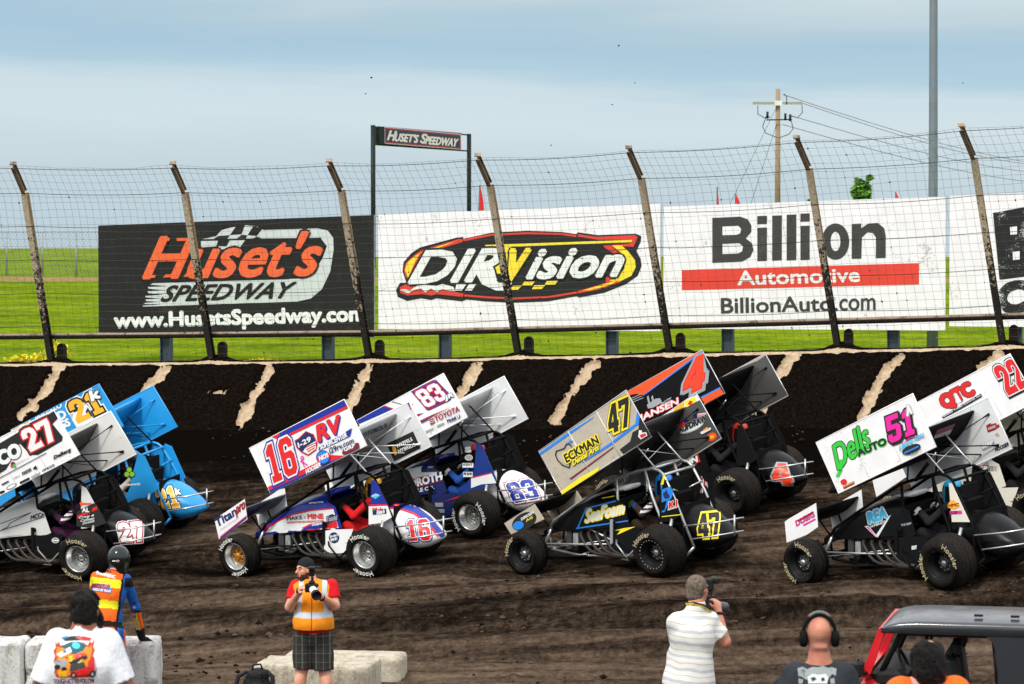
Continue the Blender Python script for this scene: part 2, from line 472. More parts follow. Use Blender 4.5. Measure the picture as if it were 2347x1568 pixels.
# ------------------------------------------------------------------ value noise for terrain
def vnoise(x, y, seed=0):
    xi = np.floor(x).astype(np.int64); yi = np.floor(y).astype(np.int64)
    xf = x - xi; yf = y - yi
    xf = xf * xf * (3 - 2 * xf); yf = yf * yf * (3 - 2 * yf)
    def h(a, b):
        n = (a * 374761393 + b * 668265263 + seed * 144665) & 0x7fffffff
        n = ((n ^ (n >> 13)) * 1274126177) & 0x7fffffff
        return ((n ^ (n >> 16)) & 0xffff) / 65535.0
    return (h(xi, yi) * (1 - xf) + h(xi + 1, yi) * xf) * (1 - yf) + (h(xi, yi + 1) * (1 - xf) + h(xi + 1, yi + 1) * xf) * yf
def fbm(x, y, o=4, seed=0):
    s = 0; a = .5
    for i in range(o): s = s + a * vnoise(x * 2 ** i, y * 2 ** i, seed + i * 17); a *= .5
    return s
def grid_mesh(name, X, Y, Z, mat, smooth=True, attr=None):
    """X, Y, Z: 2D arrays"""
    h, w = X.shape
    me = bpy.data.meshes.new(name)
    me.vertices.add(h * w)
    me.vertices.foreach_set('co', np.stack([X, Y, Z], -1).astype(np.float32).ravel())
    i = np.arange((h - 1) * w).reshape(h - 1, w)[:, :-1].ravel()
    q = np.stack([i, i + 1, i + w + 1, i + w], -1).astype(np.int32)
    n = len(q)
    me.loops.add(n * 4); me.polygons.add(n)
    me.loops.foreach_set('vertex_index', q.ravel())
    me.polygons.foreach_set('loop_start', np.arange(n, dtype=np.int32) * 4)
    me.polygons.foreach_set('use_smooth', np.full(n, smooth))
    me.update(); me.validate()
    if attr is not None:
        at_ = me.attributes.new('dirt', 'FLOAT', 'POINT'); at_.data.foreach_set('value', attr.astype(np.float32).ravel())
    me.materials.append(mat)
    ob = bpy.data.objects.new(name, me); COL.objects.link(ob); return ob

# ------------------------------------------------------------------ materials of the setting
def m_track():
    m, nt, b = nodes('track_dirt')
    a = noise(nt, 1.0, 6, .66, (.32, 2.6, 1)); bb = noise(nt, 1.0, 6, .82, (7.5, 5.0, 4)); c = noise(nt, 1.0, 3, .6, (.12, .55, 1))
    s = N(nt, 'ShaderNodeMath', operation='ADD'); wb = N(nt, 'ShaderNodeMath', operation='MULTIPLY_ADD'); nt.links.new(bb.outputs[0], wb.inputs[0]); wb.inputs[1].default_value = 1.5; wb.inputs[2].default_value = -.29; wa = N(nt, 'ShaderNodeMath', operation='MULTIPLY_ADD'); nt.links.new(a.outputs[0], wa.inputs[0]); wa.inputs[1].default_value = 1.5; wa.inputs[2].default_value = -.25; nt.links.new(wa.outputs[0], s.inputs[0]); nt.links.new(wb.outputs[0], s.inputs[1])
    wc = N(nt, 'ShaderNodeMath', operation='MULTIPLY_ADD'); nt.links.new(c.outputs[0], wc.inputs[0]); wc.inputs[1].default_value = .8; wc.inputs[2].default_value = .1; s2 = N(nt, 'ShaderNodeMath', operation='ADD'); nt.links.new(s.outputs[0], s2.inputs[0]); nt.links.new(wc.outputs[0], s2.inputs[1])
    s3 = N(nt, 'ShaderNodeMath', operation='MULTIPLY'); nt.links.new(s2.outputs[0], s3.inputs[0]); s3.inputs[1].default_value = 1 / 3
    at_ = N(nt, 'ShaderNodeAttribute', attribute_name='dirt')
    s4 = N(nt, 'ShaderNodeMath', operation='MULTIPLY_ADD'); nt.links.new(at_.outputs['Fac'], s4.inputs[0]); s4.inputs[1].default_value = .34; nt.links.new(s3.outputs[0], s4.inputs[2])
    s5 = N(nt, 'ShaderNodeMath', operation='SUBTRACT'); nt.links.new(s4.outputs[0], s5.inputs[0]); s5.inputs[1].default_value = .17
    r = ramp(nt, s5.outputs[0], [(.30, (.004, .003, .0025)), (.40, (.012, .0085, .0062)), (.48, (.040, .027, .019)), (.56, (.090, .062, .043)), (.68, (.175, .126, .088))])
    nt.links.new(r.outputs[0], b.inputs['Base Color']); b.inputs['Roughness'].default_value = .92
    b.inputs['Specular IOR Level'].default_value = .0
    n3 = noise(nt, 1.0, 6, .75, (9, 9, 8)); bp = N(nt, 'ShaderNodeBump'); bp.inputs['Strength'].default_value = 1.0; bp.inputs['Distance'].default_value = .07
    nt.links.new(n3.outputs[0], bp.inputs['Height']); nt.links.new(bp.outputs[0], b.inputs['Normal'])
    return m
def m_wall():
    m, nt, b = nodes('wall_dirt_on_concrete')
    at_ = N(nt, 'ShaderNodeAttribute', attribute_name='dirt')
    n = noise(nt, 22, 5, .7)
    s = N(nt, 'ShaderNodeMath', operation='MULTIPLY_ADD'); nt.links.new(n.outputs[0], s.inputs[0]); s.inputs[1].default_value = .7; nt.links.new(at_.outputs['Fac'], s.inputs[2])
    f = ramp(nt, s.outputs[0], [(.78, (0, 0, 0)), (.84, (1, 1, 1))])
    c = noise(nt, 9, 5, .7); cc = ramp(nt, c.outputs[0], [(.22, (.20, .125, .07)), (.42, (.47, .34, .215)), (.75, (.66, .54, .40))])
    d = noise(nt, 19, 6, .85); dd = ramp(nt, d.outputs[0], [(.3, (.0018, .0014, .0011)), (.5, (.0058, .0042, .0032)), (.64, (.016, .0115, .0085)), (.8, (.034, .025, .018))])
    mixn = N(nt, 'ShaderNodeMixRGB'); nt.links.new(f.outputs[0], mixn.inputs[0]); nt.links.new(cc.outputs[0], mixn.inputs[1]); nt.links.new(dd.outputs[0], mixn.inputs[2])
    nt.links.new(mixn.outputs[0], b.inputs['Base Color']); b.inputs['Roughness'].default_value = .95; b.inputs['Specular IOR Level'].default_value = .0
    n3 = noise(nt, 30, 5, .7); bp = N(nt, 'ShaderNodeBump'); bp.inputs['Strength'].default_value = .8; bp.inputs['Distance'].default_value = .04
    nt.links.new(n3.outputs[0], bp.inputs['Height']); nt.links.new(bp.outputs[0], b.inputs['Normal'])
    return m
def m_grass():
    m, nt, b = nodes('mown_grass')
    a = noise(nt, 1.0, 6, .7, (.4, .8, 1)); bb = noise(nt, 4.0, 6, .75); c = noise(nt, .06, 3)
    s = N(nt, 'ShaderNodeMath', operation='ADD'); nt.links.new(a.outputs[0], s.inputs[0]); nt.links.new(bb.outputs[0], s.inputs[1])
    s2 = N(nt, 'ShaderNodeMath', operation='MULTIPLY'); nt.links.new(s.outputs[0], s2.inputs[0]); s2.inputs[1].default_value = .5
    r = ramp(nt, s2.outputs[0], [(.33, (.036, .062, .004)), (.44, (.085, .135, .006)), (.52, (.14, .20, .008)), (.60, (.21, .255, .014)), (.70, (.34, .34, .06))])
    # dry strip at the foot of the far chain-link fence
    tcn = N(nt, 'ShaderNodeTexCoord'); sp = N(nt, 'ShaderNodeSeparateXYZ'); nt.links.new(tcn.outputs['Object'], sp.inputs[0])
    w = N(nt, 'ShaderNodeMath', operation='MULTIPLY_ADD'); nt.links.new(a.outputs[0], w.inputs[0]); w.inputs[1].default_value = 5; nt.links.new(sp.outputs['Y'], w.inputs[2])
    d1 = N(nt, 'ShaderNodeMath', operation='SUBTRACT'); nt.links.new(w.outputs[0], d1.inputs[0]); d1.inputs[1].default_value = 101.2
    d2 = N(nt, 'ShaderNodeMath', operation='ABSOLUTE'); nt.links.new(d1.outputs[0], d2.inputs[0])
    d3 = N(nt, 'ShaderNodeMapRange'); nt.links.new(d2.outputs[0], d3.inputs[0]); d3.inputs[1].default_value = .7; d3.inputs[2].default_value = 2.4; d3.inputs[3].default_value = 1; d3.inputs[4].default_value = 0
    br = ramp(nt, bb.outputs[0], [(.35, (.17, .11, .045)), (.65, (.33, .23, .12))])
    mixn = N(nt, 'ShaderNodeMixRGB'); nt.links.new(d3.outputs[0], mixn.inputs[0]); nt.links.new(r.outputs[0], mixn.inputs[1]); nt.links.new(br.outputs[0], mixn.inputs[2])
    nt.links.new(mixn.outputs[0], b.inputs['Base Color']); b.inputs['Roughness'].default_value = .9; b.inputs['Specular IOR Level'].default_value = .0
    n3 = noise(nt, 9, 4, .7); bp = N(nt, 'ShaderNodeBump'); bp.inputs['Strength'].default_value = .5; bp.inputs['Distance'].default_value = .08
    nt.links.new(n3.outputs[0], bp.inputs['Height']); nt.links.new(bp.outputs[0], b.inputs['Normal'])
    return m
M_TRACK = m_track(); M_WALL = m_wall(); M_GRASS = m_grass()
def m_post():
    m, nt, b = nodes('post_splattered')
    tcn = N(nt, 'ShaderNodeTexCoord'); sp = N(nt, 'ShaderNodeSeparateXYZ'); nt.links.new(tcn.outputs['Object'], sp.inputs[0])
    geo = N(nt, 'ShaderNodeNewGeometry'); n = N(nt, 'ShaderNodeTexNoise'); n.inputs['Scale'].default_value = 17; n.inputs['Detail'].default_value = 4; n.inputs['Roughness'].default_value = .75; n2 = N(nt, 'ShaderNodeTexNoise'); n2.inputs['Scale'].default_value = 1.7; nt.links.new(geo.outputs['Position'], n.inputs['Vector']); nt.links.new(geo.outputs['Position'], n2.inputs['Vector'])
    z = N(nt, 'ShaderNodeMapRange'); nt.links.new(sp.outputs['Z'], z.inputs[0]); z.inputs[1].default_value = .3; z.inputs[2].default_value = 3.4; z.inputs[3].default_value = .20; z.inputs[4].default_value = -.20
    s = N(nt, 'ShaderNodeMath', operation='ADD'); nt.links.new(n.outputs[0], s.inputs[0]); nt.links.new(z.outputs[0], s.inputs[1])
    s2 = N(nt, 'ShaderNodeMath', operation='MULTIPLY_ADD'); nt.links.new(n2.outputs[0], s2.inputs[0]); s2.inputs[1].default_value = .22; nt.links.new(s.outputs[0], s2.inputs[2])
    f = ramp(nt, s2.outputs[0], [(.60, (0, 0, 0)), (.66, (1, 1, 1))])
    c = noise(nt, 30, 4, .7); cc = ramp(nt, c.outputs[0], [(.3, (.40, .29, .17)), (.55, (.62, .50, .34)), (.8, (.74, .66, .52))])
    d = ramp(nt, c.outputs[0], [(.3, (.007, .005, .004)), (.7, (.03, .021, .015))])
    mixn = N(nt, 'ShaderNodeMixRGB'); nt.links.new(f.outputs[0], mixn.inputs[0]); nt.links.new(cc.outputs[0], mixn.inputs[1]); nt.links.new(d.outputs[0], mixn.inputs[2])
    nt.links.new(mixn.outputs[0], b.inputs['Base Color']); b.inputs['Roughness'].default_value = .9
    bp = N(nt, 'ShaderNodeBump'); bp.inputs['Strength'].default_value = .6; bp.inputs['Distance'].default_value = .02
    nt.links.new(n.outputs[0], bp.inputs['Height']); nt.links.new(bp.outputs[0], b.inputs['Normal'])
    return m
M_POST = m_post()
M_ARM = paint('rusty_arm', (.30, .205, .125), .85, 0, .9, (.02, .014, .01))
M_ARMEDGE = paint('dusty_flange', (.5, .46, .38), .85, 0, .35)
M_WIRE = paint('dull_wire', (.075, .085, .095), .6, .2, .0)
M_CABLE = paint('black_cable', (.018, .017, .016), .7, .2, .3)
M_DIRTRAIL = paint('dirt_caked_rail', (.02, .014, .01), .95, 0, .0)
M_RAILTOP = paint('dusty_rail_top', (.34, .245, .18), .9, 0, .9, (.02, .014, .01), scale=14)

# ------------------------------------------------------------------ the cars' footprints are needed by the ground
class Pose:
    def __init__(s, zfn, lr, yaw, pitch=-3.0, roll=-3.5):
        s.z = zfn; P = hit(*zfn(lr)); a = math.radians(yaw)
        fw = Vector((-math.cos(a), math.sin(a), 0)); lf = Vector((-math.sin(a), -math.cos(a), 0))
        O = P - lf * .80; O.z = float(base_ground(O.x, O.y))
        p, r = math.radians(pitch), math.radians(roll)
        f2 = fw * math.cos(p) + Vector((0, 0, math.sin(p))); u2 = -fw * math.sin(p) + Vector((0, 0, math.cos(p)))
        l3 = lf * math.cos(r) - u2 * math.sin(r); u3 = u2 * math.cos(r) + lf * math.sin(r)
        s.O = O; s.R = Matrix((f2, l3, u3)).transposed(); s.Ri = s.R.transposed()
        s.M = Matrix.Translation(O) @ s.R.to_4x4()
        s.cam = s.Ri @ (CAM - O)
        for hub, rad in WHEELS: 
            w = s.M @ Vector((hub[0], hub[1], hub[2] - rad)); BUMPS.append((w.x, w.y, w.z - .004 - float(base_ground(w.x, w.y))))
    def lray(s, px): return s.Ri @ ray(*px)
    def plane(s, Y):
        def f(px, lift=0):
            d = s.lray(px); t = (Y + lift - s.cam.y) / d.y
            return s.cam + d * t
        return f
    def surf(s, bvh, sign=1):
        def f(px, lift=0):
            d = s.lray(px).normalized(); h = bvh.ray_cast(s.cam, d)
            if h[0] is None: return None
            n = h[1]
            if n.dot(d) > 0: n = -n
            return h[0] + n * lift
        return f
# hub centres in the car's own frame (x forward, y left, z up) and radii
WHEELS = [((0, .60, .225), .365), ((.10, -.62, .535), .415), ((2.47, .635, .155), .325), ((2.47, -.64, .375), .335)]
POSES = {
 '27': Pose(z4, (507, 1465), 24), '21': Pose(z4, (880, 1230), 25), '16': Pose(z5, (1068, 1440), 34.5),
 '83': Pose(z1, (775, 1418), 35.5), '47': Pose(z2, (1003, 1440), 42), '4': Pose(z2, (1490, 1065), 43),
 '51': Pose(z3, (1038, 1520), 48), '22': Pose(z3, (1600, 1222), 46)}

# ------------------------------------------------------------------ track and infield
def wallY(x): return 52 - .29 * x
def wallZ(x): return 2.65 + .02 * x + .0125 * np.maximum(0, x + 2.4)
def build_ground():
    xs = np.concatenate([np.linspace(-34, -12, 45)[:-1], np.arange(-12, 12, .042), np.linspace(12, 34, 45)])
    t = np.linspace(0, 1, 520) ** .92
    X, T = np.meshgrid(xs, t)
    Yend = wallY(X) - 1.2
    Y = 28 + T * (Yend - 28)
    Z = ground(X, Y)
    d = 52 - Y - (.04 + .25 * ss(33.5, 38.5, Y)) * X
    calm = np.zeros_like(Z)
    for bx, by, dz in BUMPS: calm = np.maximum(calm, np.exp(-((X - bx) ** 2 + (Y - by) ** 2) / (2 * .35 ** 2)))
    near = ss(38.8, 36.2, Y)
    h = .08 * (fbm(X * .35, d * 1.5, 4, 3) - .47) + .06 * (fbm(X * 1.1, d * 4.5, 4, 9) - .47) + .052 * (fbm(X * 4.6, d * 5.2, 3, 21) - .44) * (.35 + 1.1 * fbm(X * .5, d * 1.6, 2, 23))
    furrow = .05 * np.sin(d * 4.2 + 3.2 * fbm(X * .25, d * .4, 2, 5)) * ss(11.5, 14, d) * ss(18.5, 16.5, d)
    clods = np.clip(vnoise(X * 6, Y * 6, 41) - .78, 0, 1) * .22 * ss(.45, .65, fbm(X * .5, d * 1.2, 2, 61)) * ss(38.5, 36.5, Y)
    Z = Z + (h + furrow + clods) * (1 - .93 * calm)
    # a low crumbled windrow between the racing surface and the infield
    ridge = np.exp(-((d - 15.6 - .5 * (fbm(X * .4, Y * 0, 2, 33) - .5)) / .35) ** 2)
    Z = Z + ridge * (.05 + .16 * np.clip(fbm(X * 3.2, Y * 3.2, 3, 71) - .36, 0, 1))
    dry = .5 + .55 * (fbm(X * .22, d * 1.1, 3, 88) - .47) + .15 * ss(15.4, 16.6, d) - .16 * np.exp(-((d - 15.3) / .8) ** 2) - .62 * ss(5.6, 3.2, d) - .14 * ss(8.2, 5.6, d)
    ob = grid_mesh('dirt_track', X, Y, Z, M_TRACK, True, dry)
    tag(ob, kind='structure')
    xs = np.linspace(-60, 60, 161); ys = np.linspace(-30, 28.3, 90)
    X, Y = np.meshgrid(xs, ys)
    Z = ground(X, Y) * ss(22, 27, Y) + .42 * (1 - ss(22, 27, Y)) + .05 * (fbm(X * .9, Y * .9, 3, 4) - .47)
    Z = np.where(Y > 27.6, Z - .05, Z)
    ob = grid_mesh('infield_ground', X, Y, Z, M_TRACK, True, np.full_like(X, .55)); tag(ob, kind='structure')
build_ground()
def loose_dirt():
    m = MB(); dk = paint('loose_dirt_dark', (.014, .010, .0075), .95, 0, 0, spec=0); lt = paint('loose_dirt_dry', (.085, .06, .042), .95, 0, 0, spec=0)
    P0 = [Vector(q) for q in ((1, 0, 0), (-1, 0, 0), (0, 1, 0), (0, -1, 0), (0, 0, 1), (0, 0, -.6))]; F0 = [(0, 2, 4), (2, 1, 4), (1, 3, 4), (3, 0, 4), (2, 0, 5), (1, 2, 5), (3, 1, 5), (0, 3, 5)]
    for k in range(3000):
        x = random.uniform(-9.5, 9.5); t = random.random()
        Y = random.gauss(36.1, .55) if t < .38 else (random.uniform(32.5, 40.5) if t < .75 else (wallY(x) - 1.4 - abs(random.gauss(0, 1.6))))
        if vnoise(np.array([x * .8]), np.array([Y * 2.2]), 301)[0] < .42: continue
        r = min(.06, .010 + abs(random.gauss(0, .014))); z = float(ground(x, Y)) + .01
        m.add([Vector((p.x * r * random.uniform(.7, 1.7), p.y * r * random.uniform(.7, 1.3), p.z * r * random.uniform(.6, 1.1))) + Vector((x, Y, z + r * .3)) for p in P0], F0, dk if random.random() < .62 else lt)
    tag(m.build('loose_dirt'), kind='stuff')
loose_dirt()

def landZ(x, Y):
    z = np.interp(Y, [48, 56, 60, 80, 100, 120, 140, 170, 300, 900, 2600], [1.75, 2.0, 2.2, 3.05, 3.85, 4.42, 4.58, 4.55, 4.2, 2.5, -1])
    hill = .42 * ss(-8, -20, x) * ss(100, 138, Y) * ss(260, 150, Y)
    return z + hill + .03 * np.sin(x * .21 + Y * .13)
def build_land():
    xs = np.concatenate([np.linspace(-1600, -60, 30)[:-1], np.linspace(-60, 60, 161), np.linspace(60, 1600, 30)[1:]])
    t = np.linspace(0, 1, 150) ** 3.2
    X, T = np.meshgrid(xs, t)
    Y0 = wallY(np.clip(X, -60, 60)) + .35
    Y = Y0 + T * (2500 - Y0)
    Z = landZ(X, Y) + .05 * (fbm(X * .7, Y * .7, 3, 6) - .47) * ss(400, 60, Y)
    ob = grid_mesh('grass_field', X, Y, Z, M_GRASS); tag(ob, kind='structure')
build_land()

# ------------------------------------------------------------------ the outside wall, plastered with thrown dirt
def wall_at(px):
    x = 0.0
    for _ in range(30): x = (px - 1173.5) / FPX * (wallY(x) + .3)
    return x
posts_px = [-345, 25 + 85, 478, 838, 1180, 1527, 1912, 2290, 2690]
def build_wall():
    n = Vector((-.28, -.96, 0))
    xs = np.arange(-15.5, 14.5, .021)
    prof = [(-.62, -.9), (-.60, -.2), (-.6, -.02), (-.4, .0), (-.2, .0), (0, .0)]
    S = np.concatenate([np.linspace(0, .08, 7)[1:], np.linspace(.08, 1.12, 58)[1:]])
    rows = []
    for off, dz in prof:
        rows.append((xs - n.x * -off * -1 * 0 + n.x * off * 0 + (-n.x) * (-off) * -1 * -1 * 0, None, off, dz))
    H = len(prof) + len(S)
    X = np.zeros((H, len(xs))); Y = X.copy(); Z = X.copy(); A = np.ones_like(X)
    zt = wallZ(xs)
    for i, (off, dz) in enumerate(prof):
        X[i] = xs + n.x * off; Y[i] = wallY(xs) + n.y * off; Z[i] = zt + dz
    run = 1.25
    # strips where the tyres and the track grader have left the concrete bare (picture units)
    strips = [[(138, 846), (100, 905), (49, 954)], [(385, 850), (350, 880), (325, 915)], [(615, 852), (585, 910), (550, 975)],
              [(846, 848), (825, 890), (800, 940)], [(1098, 847), (1072, 880), (1046, 925)], [(1362, 842), (1318, 890), (1276, 968)],
              [(1825, 815), (1800, 845), (1772, 885), (1745, 950)], [(2062, 824), (2015, 880), (1976, 962)], [(2290, 820), (2262, 842), (2225, 885)], [(2520, 815), (2470, 900)], [(-90, 850), (-160, 950)]]
    for j, s_ in enumerate(S):
        i = len(prof) + j
        bx = xs + n.x * run; by = wallY(xs) + n.y * run
        zb = base_ground(bx, by) - .03
        zz = zt + (zb - zt) * (s_ * .9 + .1 * s_ * s_)
        px = xs + n.x * run * s_; py = wallY(xs) + n.y * run * s_
        lump = .09 * fbm(xs * 2.6, s_ * 4 + xs * 0, 4, 51) + .085 * fbm(xs * 9, s_ * 12 + xs * 0, 3, 52)
        # where this row stands in the picture
        qx = 1173.5 + FPX * px / py; qy = 590 + FPX * (HC - zz) / py
        d = np.full_like(xs, 1e9)
        for st in strips:
            for a, b in zip(st, st[1:]):
                vx, vy = b[0] - a[0], b[1] - a[1]; L2 = vx * vx + vy * vy
                t = np.clip(((qx - a[0]) * vx + (qy - a[1]) * vy) / L2, 0, 1)
                d = np.minimum(d, np.hypot(qx - a[0] - vx * t, qy - a[1] - vy * t))
        w = 13.5 + 26 * (fbm(qx * .035, qy * .05, 3, 77) - .47) + 13 * (fbm(qx * .16, qy * .16, 3, 78) - .47)
        bare = np.clip((w - d) / 5, -1, 1)
        lip = np.clip((.047 + .05 * (fbm(xs * 9, xs * 0, 3, 91) - .47) - s_) / .016, -1, 1)
        fle = np.clip((vnoise(xs * 3.1, s_ * 4 + xs * 0, 123) - .955) * 18, 0, 1) * np.clip((vnoise(xs * 21, s_ * 24 + xs * 0, 124) - .35) * 4, 0, 1)
        k = np.maximum(np.maximum(bare, lip), fle * 2 - 1)
        A[i] = .5 - .5 * k
        dirt = np.clip(A[i], 0, 1)
        lift = dirt * (.03 + lump) * np.clip(s_ * 14, 0, 1)
        X[i] = px + n.x * lift; Y[i] = py + n.y * lift; Z[i] = zz + lift * .5
    for i in range(3, len(prof)):
        Z[i] += .05 * fbm(xs * 2.2, xs * 0 + i, 4, 15) * (i < len(prof) - 1)
        if i == len(prof) - 1: A[i] = .1
    for p_ in posts_px:
        e = np.exp(-((xs - wall_at(p_) - .05) / .30) ** 2) * (.6 + .8 * fbm(xs * 7, xs * 0, 3, 19))
        for i, a_ in ((2, .08), (3, .12), (4, .08)): Z[i] += a_ * e
    ob = grid_mesh('track_wall', X, Y, Z, M_WALL, True, A)
    tag(ob, 'concrete track wall plastered with black dirt and slanting bare tan strips', 'wall')
build_wall()

# ------------------------------------------------------------------ catch fence on the wall
def KINKf(x): return Vector((-.53 - .024 * x, -1.2, 3.19 + .0016 * x * x))
def TOPf(x): return Vector((-.75 - .034 * x, -1.72, 3.68 + .0018 * x * x))
def fence_pt(x, h):
    """h: 0 base .. 1 kink .. 1.16 top"""
    b = Vector((x + .08, wallY(x) + .29, float(wallZ(x))))
    K = KINKf(x)
    if h <= 1: return b + K * h
    return b + K + (TOPf(x) - K) * ((h - 1) / .16)
fence = empty('catch_fence', fence_pt(0, 0))
tag(fence, 'tall wire catch fence on the wall with leaning dirt splattered posts', 'fence')
fo = Vector(fence.location)
px_x = [wall_at(p) for p in posts_px]
def hbeam(mb, p0, p1, w, dpt, t, mat, face=None, along=Vector((.96, -.28, 0))):
    p0, p1 = Vector(p0), Vector(p1); d = (p1 - p0).normalized(); a = (along - d * along.dot(d)).normalized(); b = d.cross(a).normalized()
    L = (p1 - p0).length
    R = Matrix((a, b, d)).transposed()
    c = (p0 + p1) / 2
    mb.box(c + b * (dpt / 2 - t / 2), (w, t, L), mat, R)
    mb.box(c - b * (dpt / 2 - t / 2), (w, t, L), face or mat, R)
    mb.box(c, (t, dpt - 2 * t - .004, L), mat, R)
for i, x in enumerate(px_x):
    mb = MB(); o = fence_pt(x, 0)
    hbeam(mb, o + Vector((0, 0, -.03)), fence_pt(x, 1), .108, .15, .014, M_POST)
    hbeam(mb, fence_pt(x, 1.006), fence_pt(x, 1.16), .078, .12, .013, M_ARM, M_ARM)
    e = fence_pt(x, 1.16); mb.box(e + Vector((0, -.02, .05)), (.12, .12, .02), M_ARM, Matrix.Rotation(.5, 3, 'X'))
    mb.box(o + Vector((.02, 0, .012)), (.36, .3, .024), M_DIRTRAIL)
    p = mb.build('post', fence, o); p.location = o - fo
    # the round-topped gusset beside each foot
    g = MB(); pts = [(0, 0)] + [(.20, 0), (.20, .30)] + [(.10 + .1 * math.cos(t), .30 + .1 * math.sin(t)) for t in (.4, .8, 1.2, 1.57, 2.0, 2.5)] + [(.0, .33)]
    g.slab(pts, lambda q: o + Vector((.09 + q[0] * .8, -.02 - q[0] * .12, q[1])), lambda q: o + Vector((.09 + q[0] * .8 + .03, .09 - q[0] * .12, q[1])), M_DIRTRAIL)
    gg = g.build('gusset', fence, o); gg.location = o - fo
    # a heap of dirt round the foot
def wob(a, b, s): return (vnoise(np.array([a]), np.array([b]), s)[0] - .5)
for i in range(len(px_x) - 1):
    x0, x1 = px_x[i], px_x[i + 1]
    mb = MB(); nv = max(4, round((x1 - x0) / .148)); nh = 27
    P = []
    for a in range(nv + 1):
        col = []
        for b in range(nh + 1):
            x = x0 + (x1 - x0) * a / nv; h = .01 + 1.15 * b / nh
            p = fence_pt(x, h); sag = math.sin(math.pi * a / nv)
            p += Vector((.04 * wob(a * .35 + i * 40, b * .3, 5) + .012 * wob(a * 1.9, b * 1.9 + i * 9, 6) + .05 * sag * wob(i * 7, b * .2, 8), -.03 * sag * .5 + .05 * wob(a * .3, b * .3 + i * 5, 12), .035 * wob(a * .3 + i * 3, b * .7, 7) - (.05 * sag if b > 22 else 0)))
            col.append(p)
        P.append(col)
    for a in range(0, nv + 1): mb.tube(P[a], .0022, M_WIRE, 3, caps=False)
    for b in range(0, nh + 1): mb.tube([P[a][b] for a in range(nv + 1)], .0024, M_WIRE, 3, caps=False)
    # clods caught in the wire
    for _ in range(36):
        a = random.randrange(nv); b = int(random.random() ** 1.6 * nh); c = P[a][b]
        r = random.uniform(.006, .016) * (1.3 if random.random() < .12 else 1)
        mb.box(c, (r * 2.2, r * 1.5, r * 1.4), M_CABLE, Matrix.Rotation(random.random() * 3, 3, 'Y'))
    w = mb.build('wire_mesh', fence, fo); w.location = (0, 0, 0)
for k, h in enumerate((.02, .225, .42, .615, .81, 1.0, 1.145)):
    mb = MB(); pts = []
    for i in range(len(px_x) - 1):
        for q in range(12):
            t = q / 12; x = px_x[i] + (px_x[i + 1] - px_x[i]) * t
            pts.append(fence_pt(x, h) + Vector((0, -.09, -.035 * math.sin(math.pi * t) * (1 + .4 * wob(i, k, 3)))))
    mb.tube(pts, .0055, M_CABLE, 5); c = mb.build('cable', fence, fo); c.location = (0, 0, 0)
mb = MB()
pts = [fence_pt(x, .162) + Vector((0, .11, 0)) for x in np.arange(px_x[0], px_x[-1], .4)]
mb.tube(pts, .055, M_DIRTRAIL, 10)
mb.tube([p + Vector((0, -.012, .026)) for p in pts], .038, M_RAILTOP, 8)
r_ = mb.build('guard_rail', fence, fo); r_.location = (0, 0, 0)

# ------------------------------------------------------------------ billboards behind the fence
WHITE = paint('board_white', (.83, .80, .83), .5, 0, .22, (.30, .22, .13), scale=4)
CHAR = paint('board_charcoal', (.019, .0185, .017), .8, 0, .05, (.12, .10, .08))
PWHITE = paint('print_white', (.78, .79, .77), .5, 0, .12, (.3, .24, .17))
PGREY = paint('print_pale_grey', (.56, .60, .585), .55, 0, .1, (.32, .3, .26))
PBLACK = paint('print_black', (.022, .022, .021), .5, 0, .0)
PGRAPH = paint('print_graphite', (.055, .054, .05), .5, 0, .04, (.16, .14, .11))
PRED = paint('print_red', (.72, .045, .022), .5, 0, .0)
PORANGE = paint('print_orange', (.82, .12, .028), .5, 0, .1, (.62, .05, .018))
PYEL = paint('print_yellow', (.88, .68, .03), .5, 0, .0)
PBLUE = paint('print_blue', (.012, .02, .09), .5, 0, .0)
M_LEG = paint('blue_steel_leg', (.035, .055, .078), .55, .1, .15)
M_ALU = paint('board_edge', (.45, .47, .48), .5, .3, .1)
BN = Vector((-.29, -.957, 0)).normalized()
BP0 = Vector((0, 58.6, 0))
def bplane(px, lift=0):
    r = ray(*px); t = (BP0 + BN * lift - CAM).dot(BN) / r.dot(BN); return CAM + r * t
along = Vector((.957, -.29, 0))
def billboard(name, label, tl, tr, yb_l, yb_r, face, legs, pic):
    a, b = bplane(tl), bplane(tr); zb = min(bplane((tl[0], yb_l)).z, bplane((tr[0], yb_r)).z) * .5 + .5 * max(bplane((tl[0], yb_l)).z, bplane((tr[0], yb_r)).z)
    base = Vector(((a.x + b.x) / 2, (a.y + b.y) / 2, float(landZ((a.x + b.x) / 2, (a.y + b.y) / 2))))
    root = empty(name, base); tag(root, label, 'billboard')
    mb = MB()
    c = [a, b, Vector((b.x, b.y, zb)), Vector((a.x, a.y, zb))]
    bk = [q - BN * .06 for q in c]
    mb.add(c + bk, [(0, 3, 2, 1)], face)
    mb.add(c + bk, [(4, 5, 6, 7), (0, 1, 5, 4), (1, 2, 6, 5), (2, 3, 7, 6), (3, 0, 4, 7)], M_ALU)
    # seams between the sheets
    if pic: pic.put(mb, bplane, clip=[pxp(q) for q in c], step=.002, lift=.004)
    ob = mb.build('panel', root, base); ob.location = (0, 0, 0)
    for lx in legs:
        q = bplane((lx, 790)) - BN * .22
        z0 = float(landZ(q.x, q.y)) - .1
        m = MB(); hbeam(m, (q.x, q.y, z0), (q.x, q.y, a.z - .12), .17, .24, .02, M_LEG, along=Vector((.957, -.29, 0)).cross(Vector((0, 0, 1))))
        l = m.build('post', root, (q.x, q.y, z0)); l.location = Vector((q.x, q.y, z0)) - base
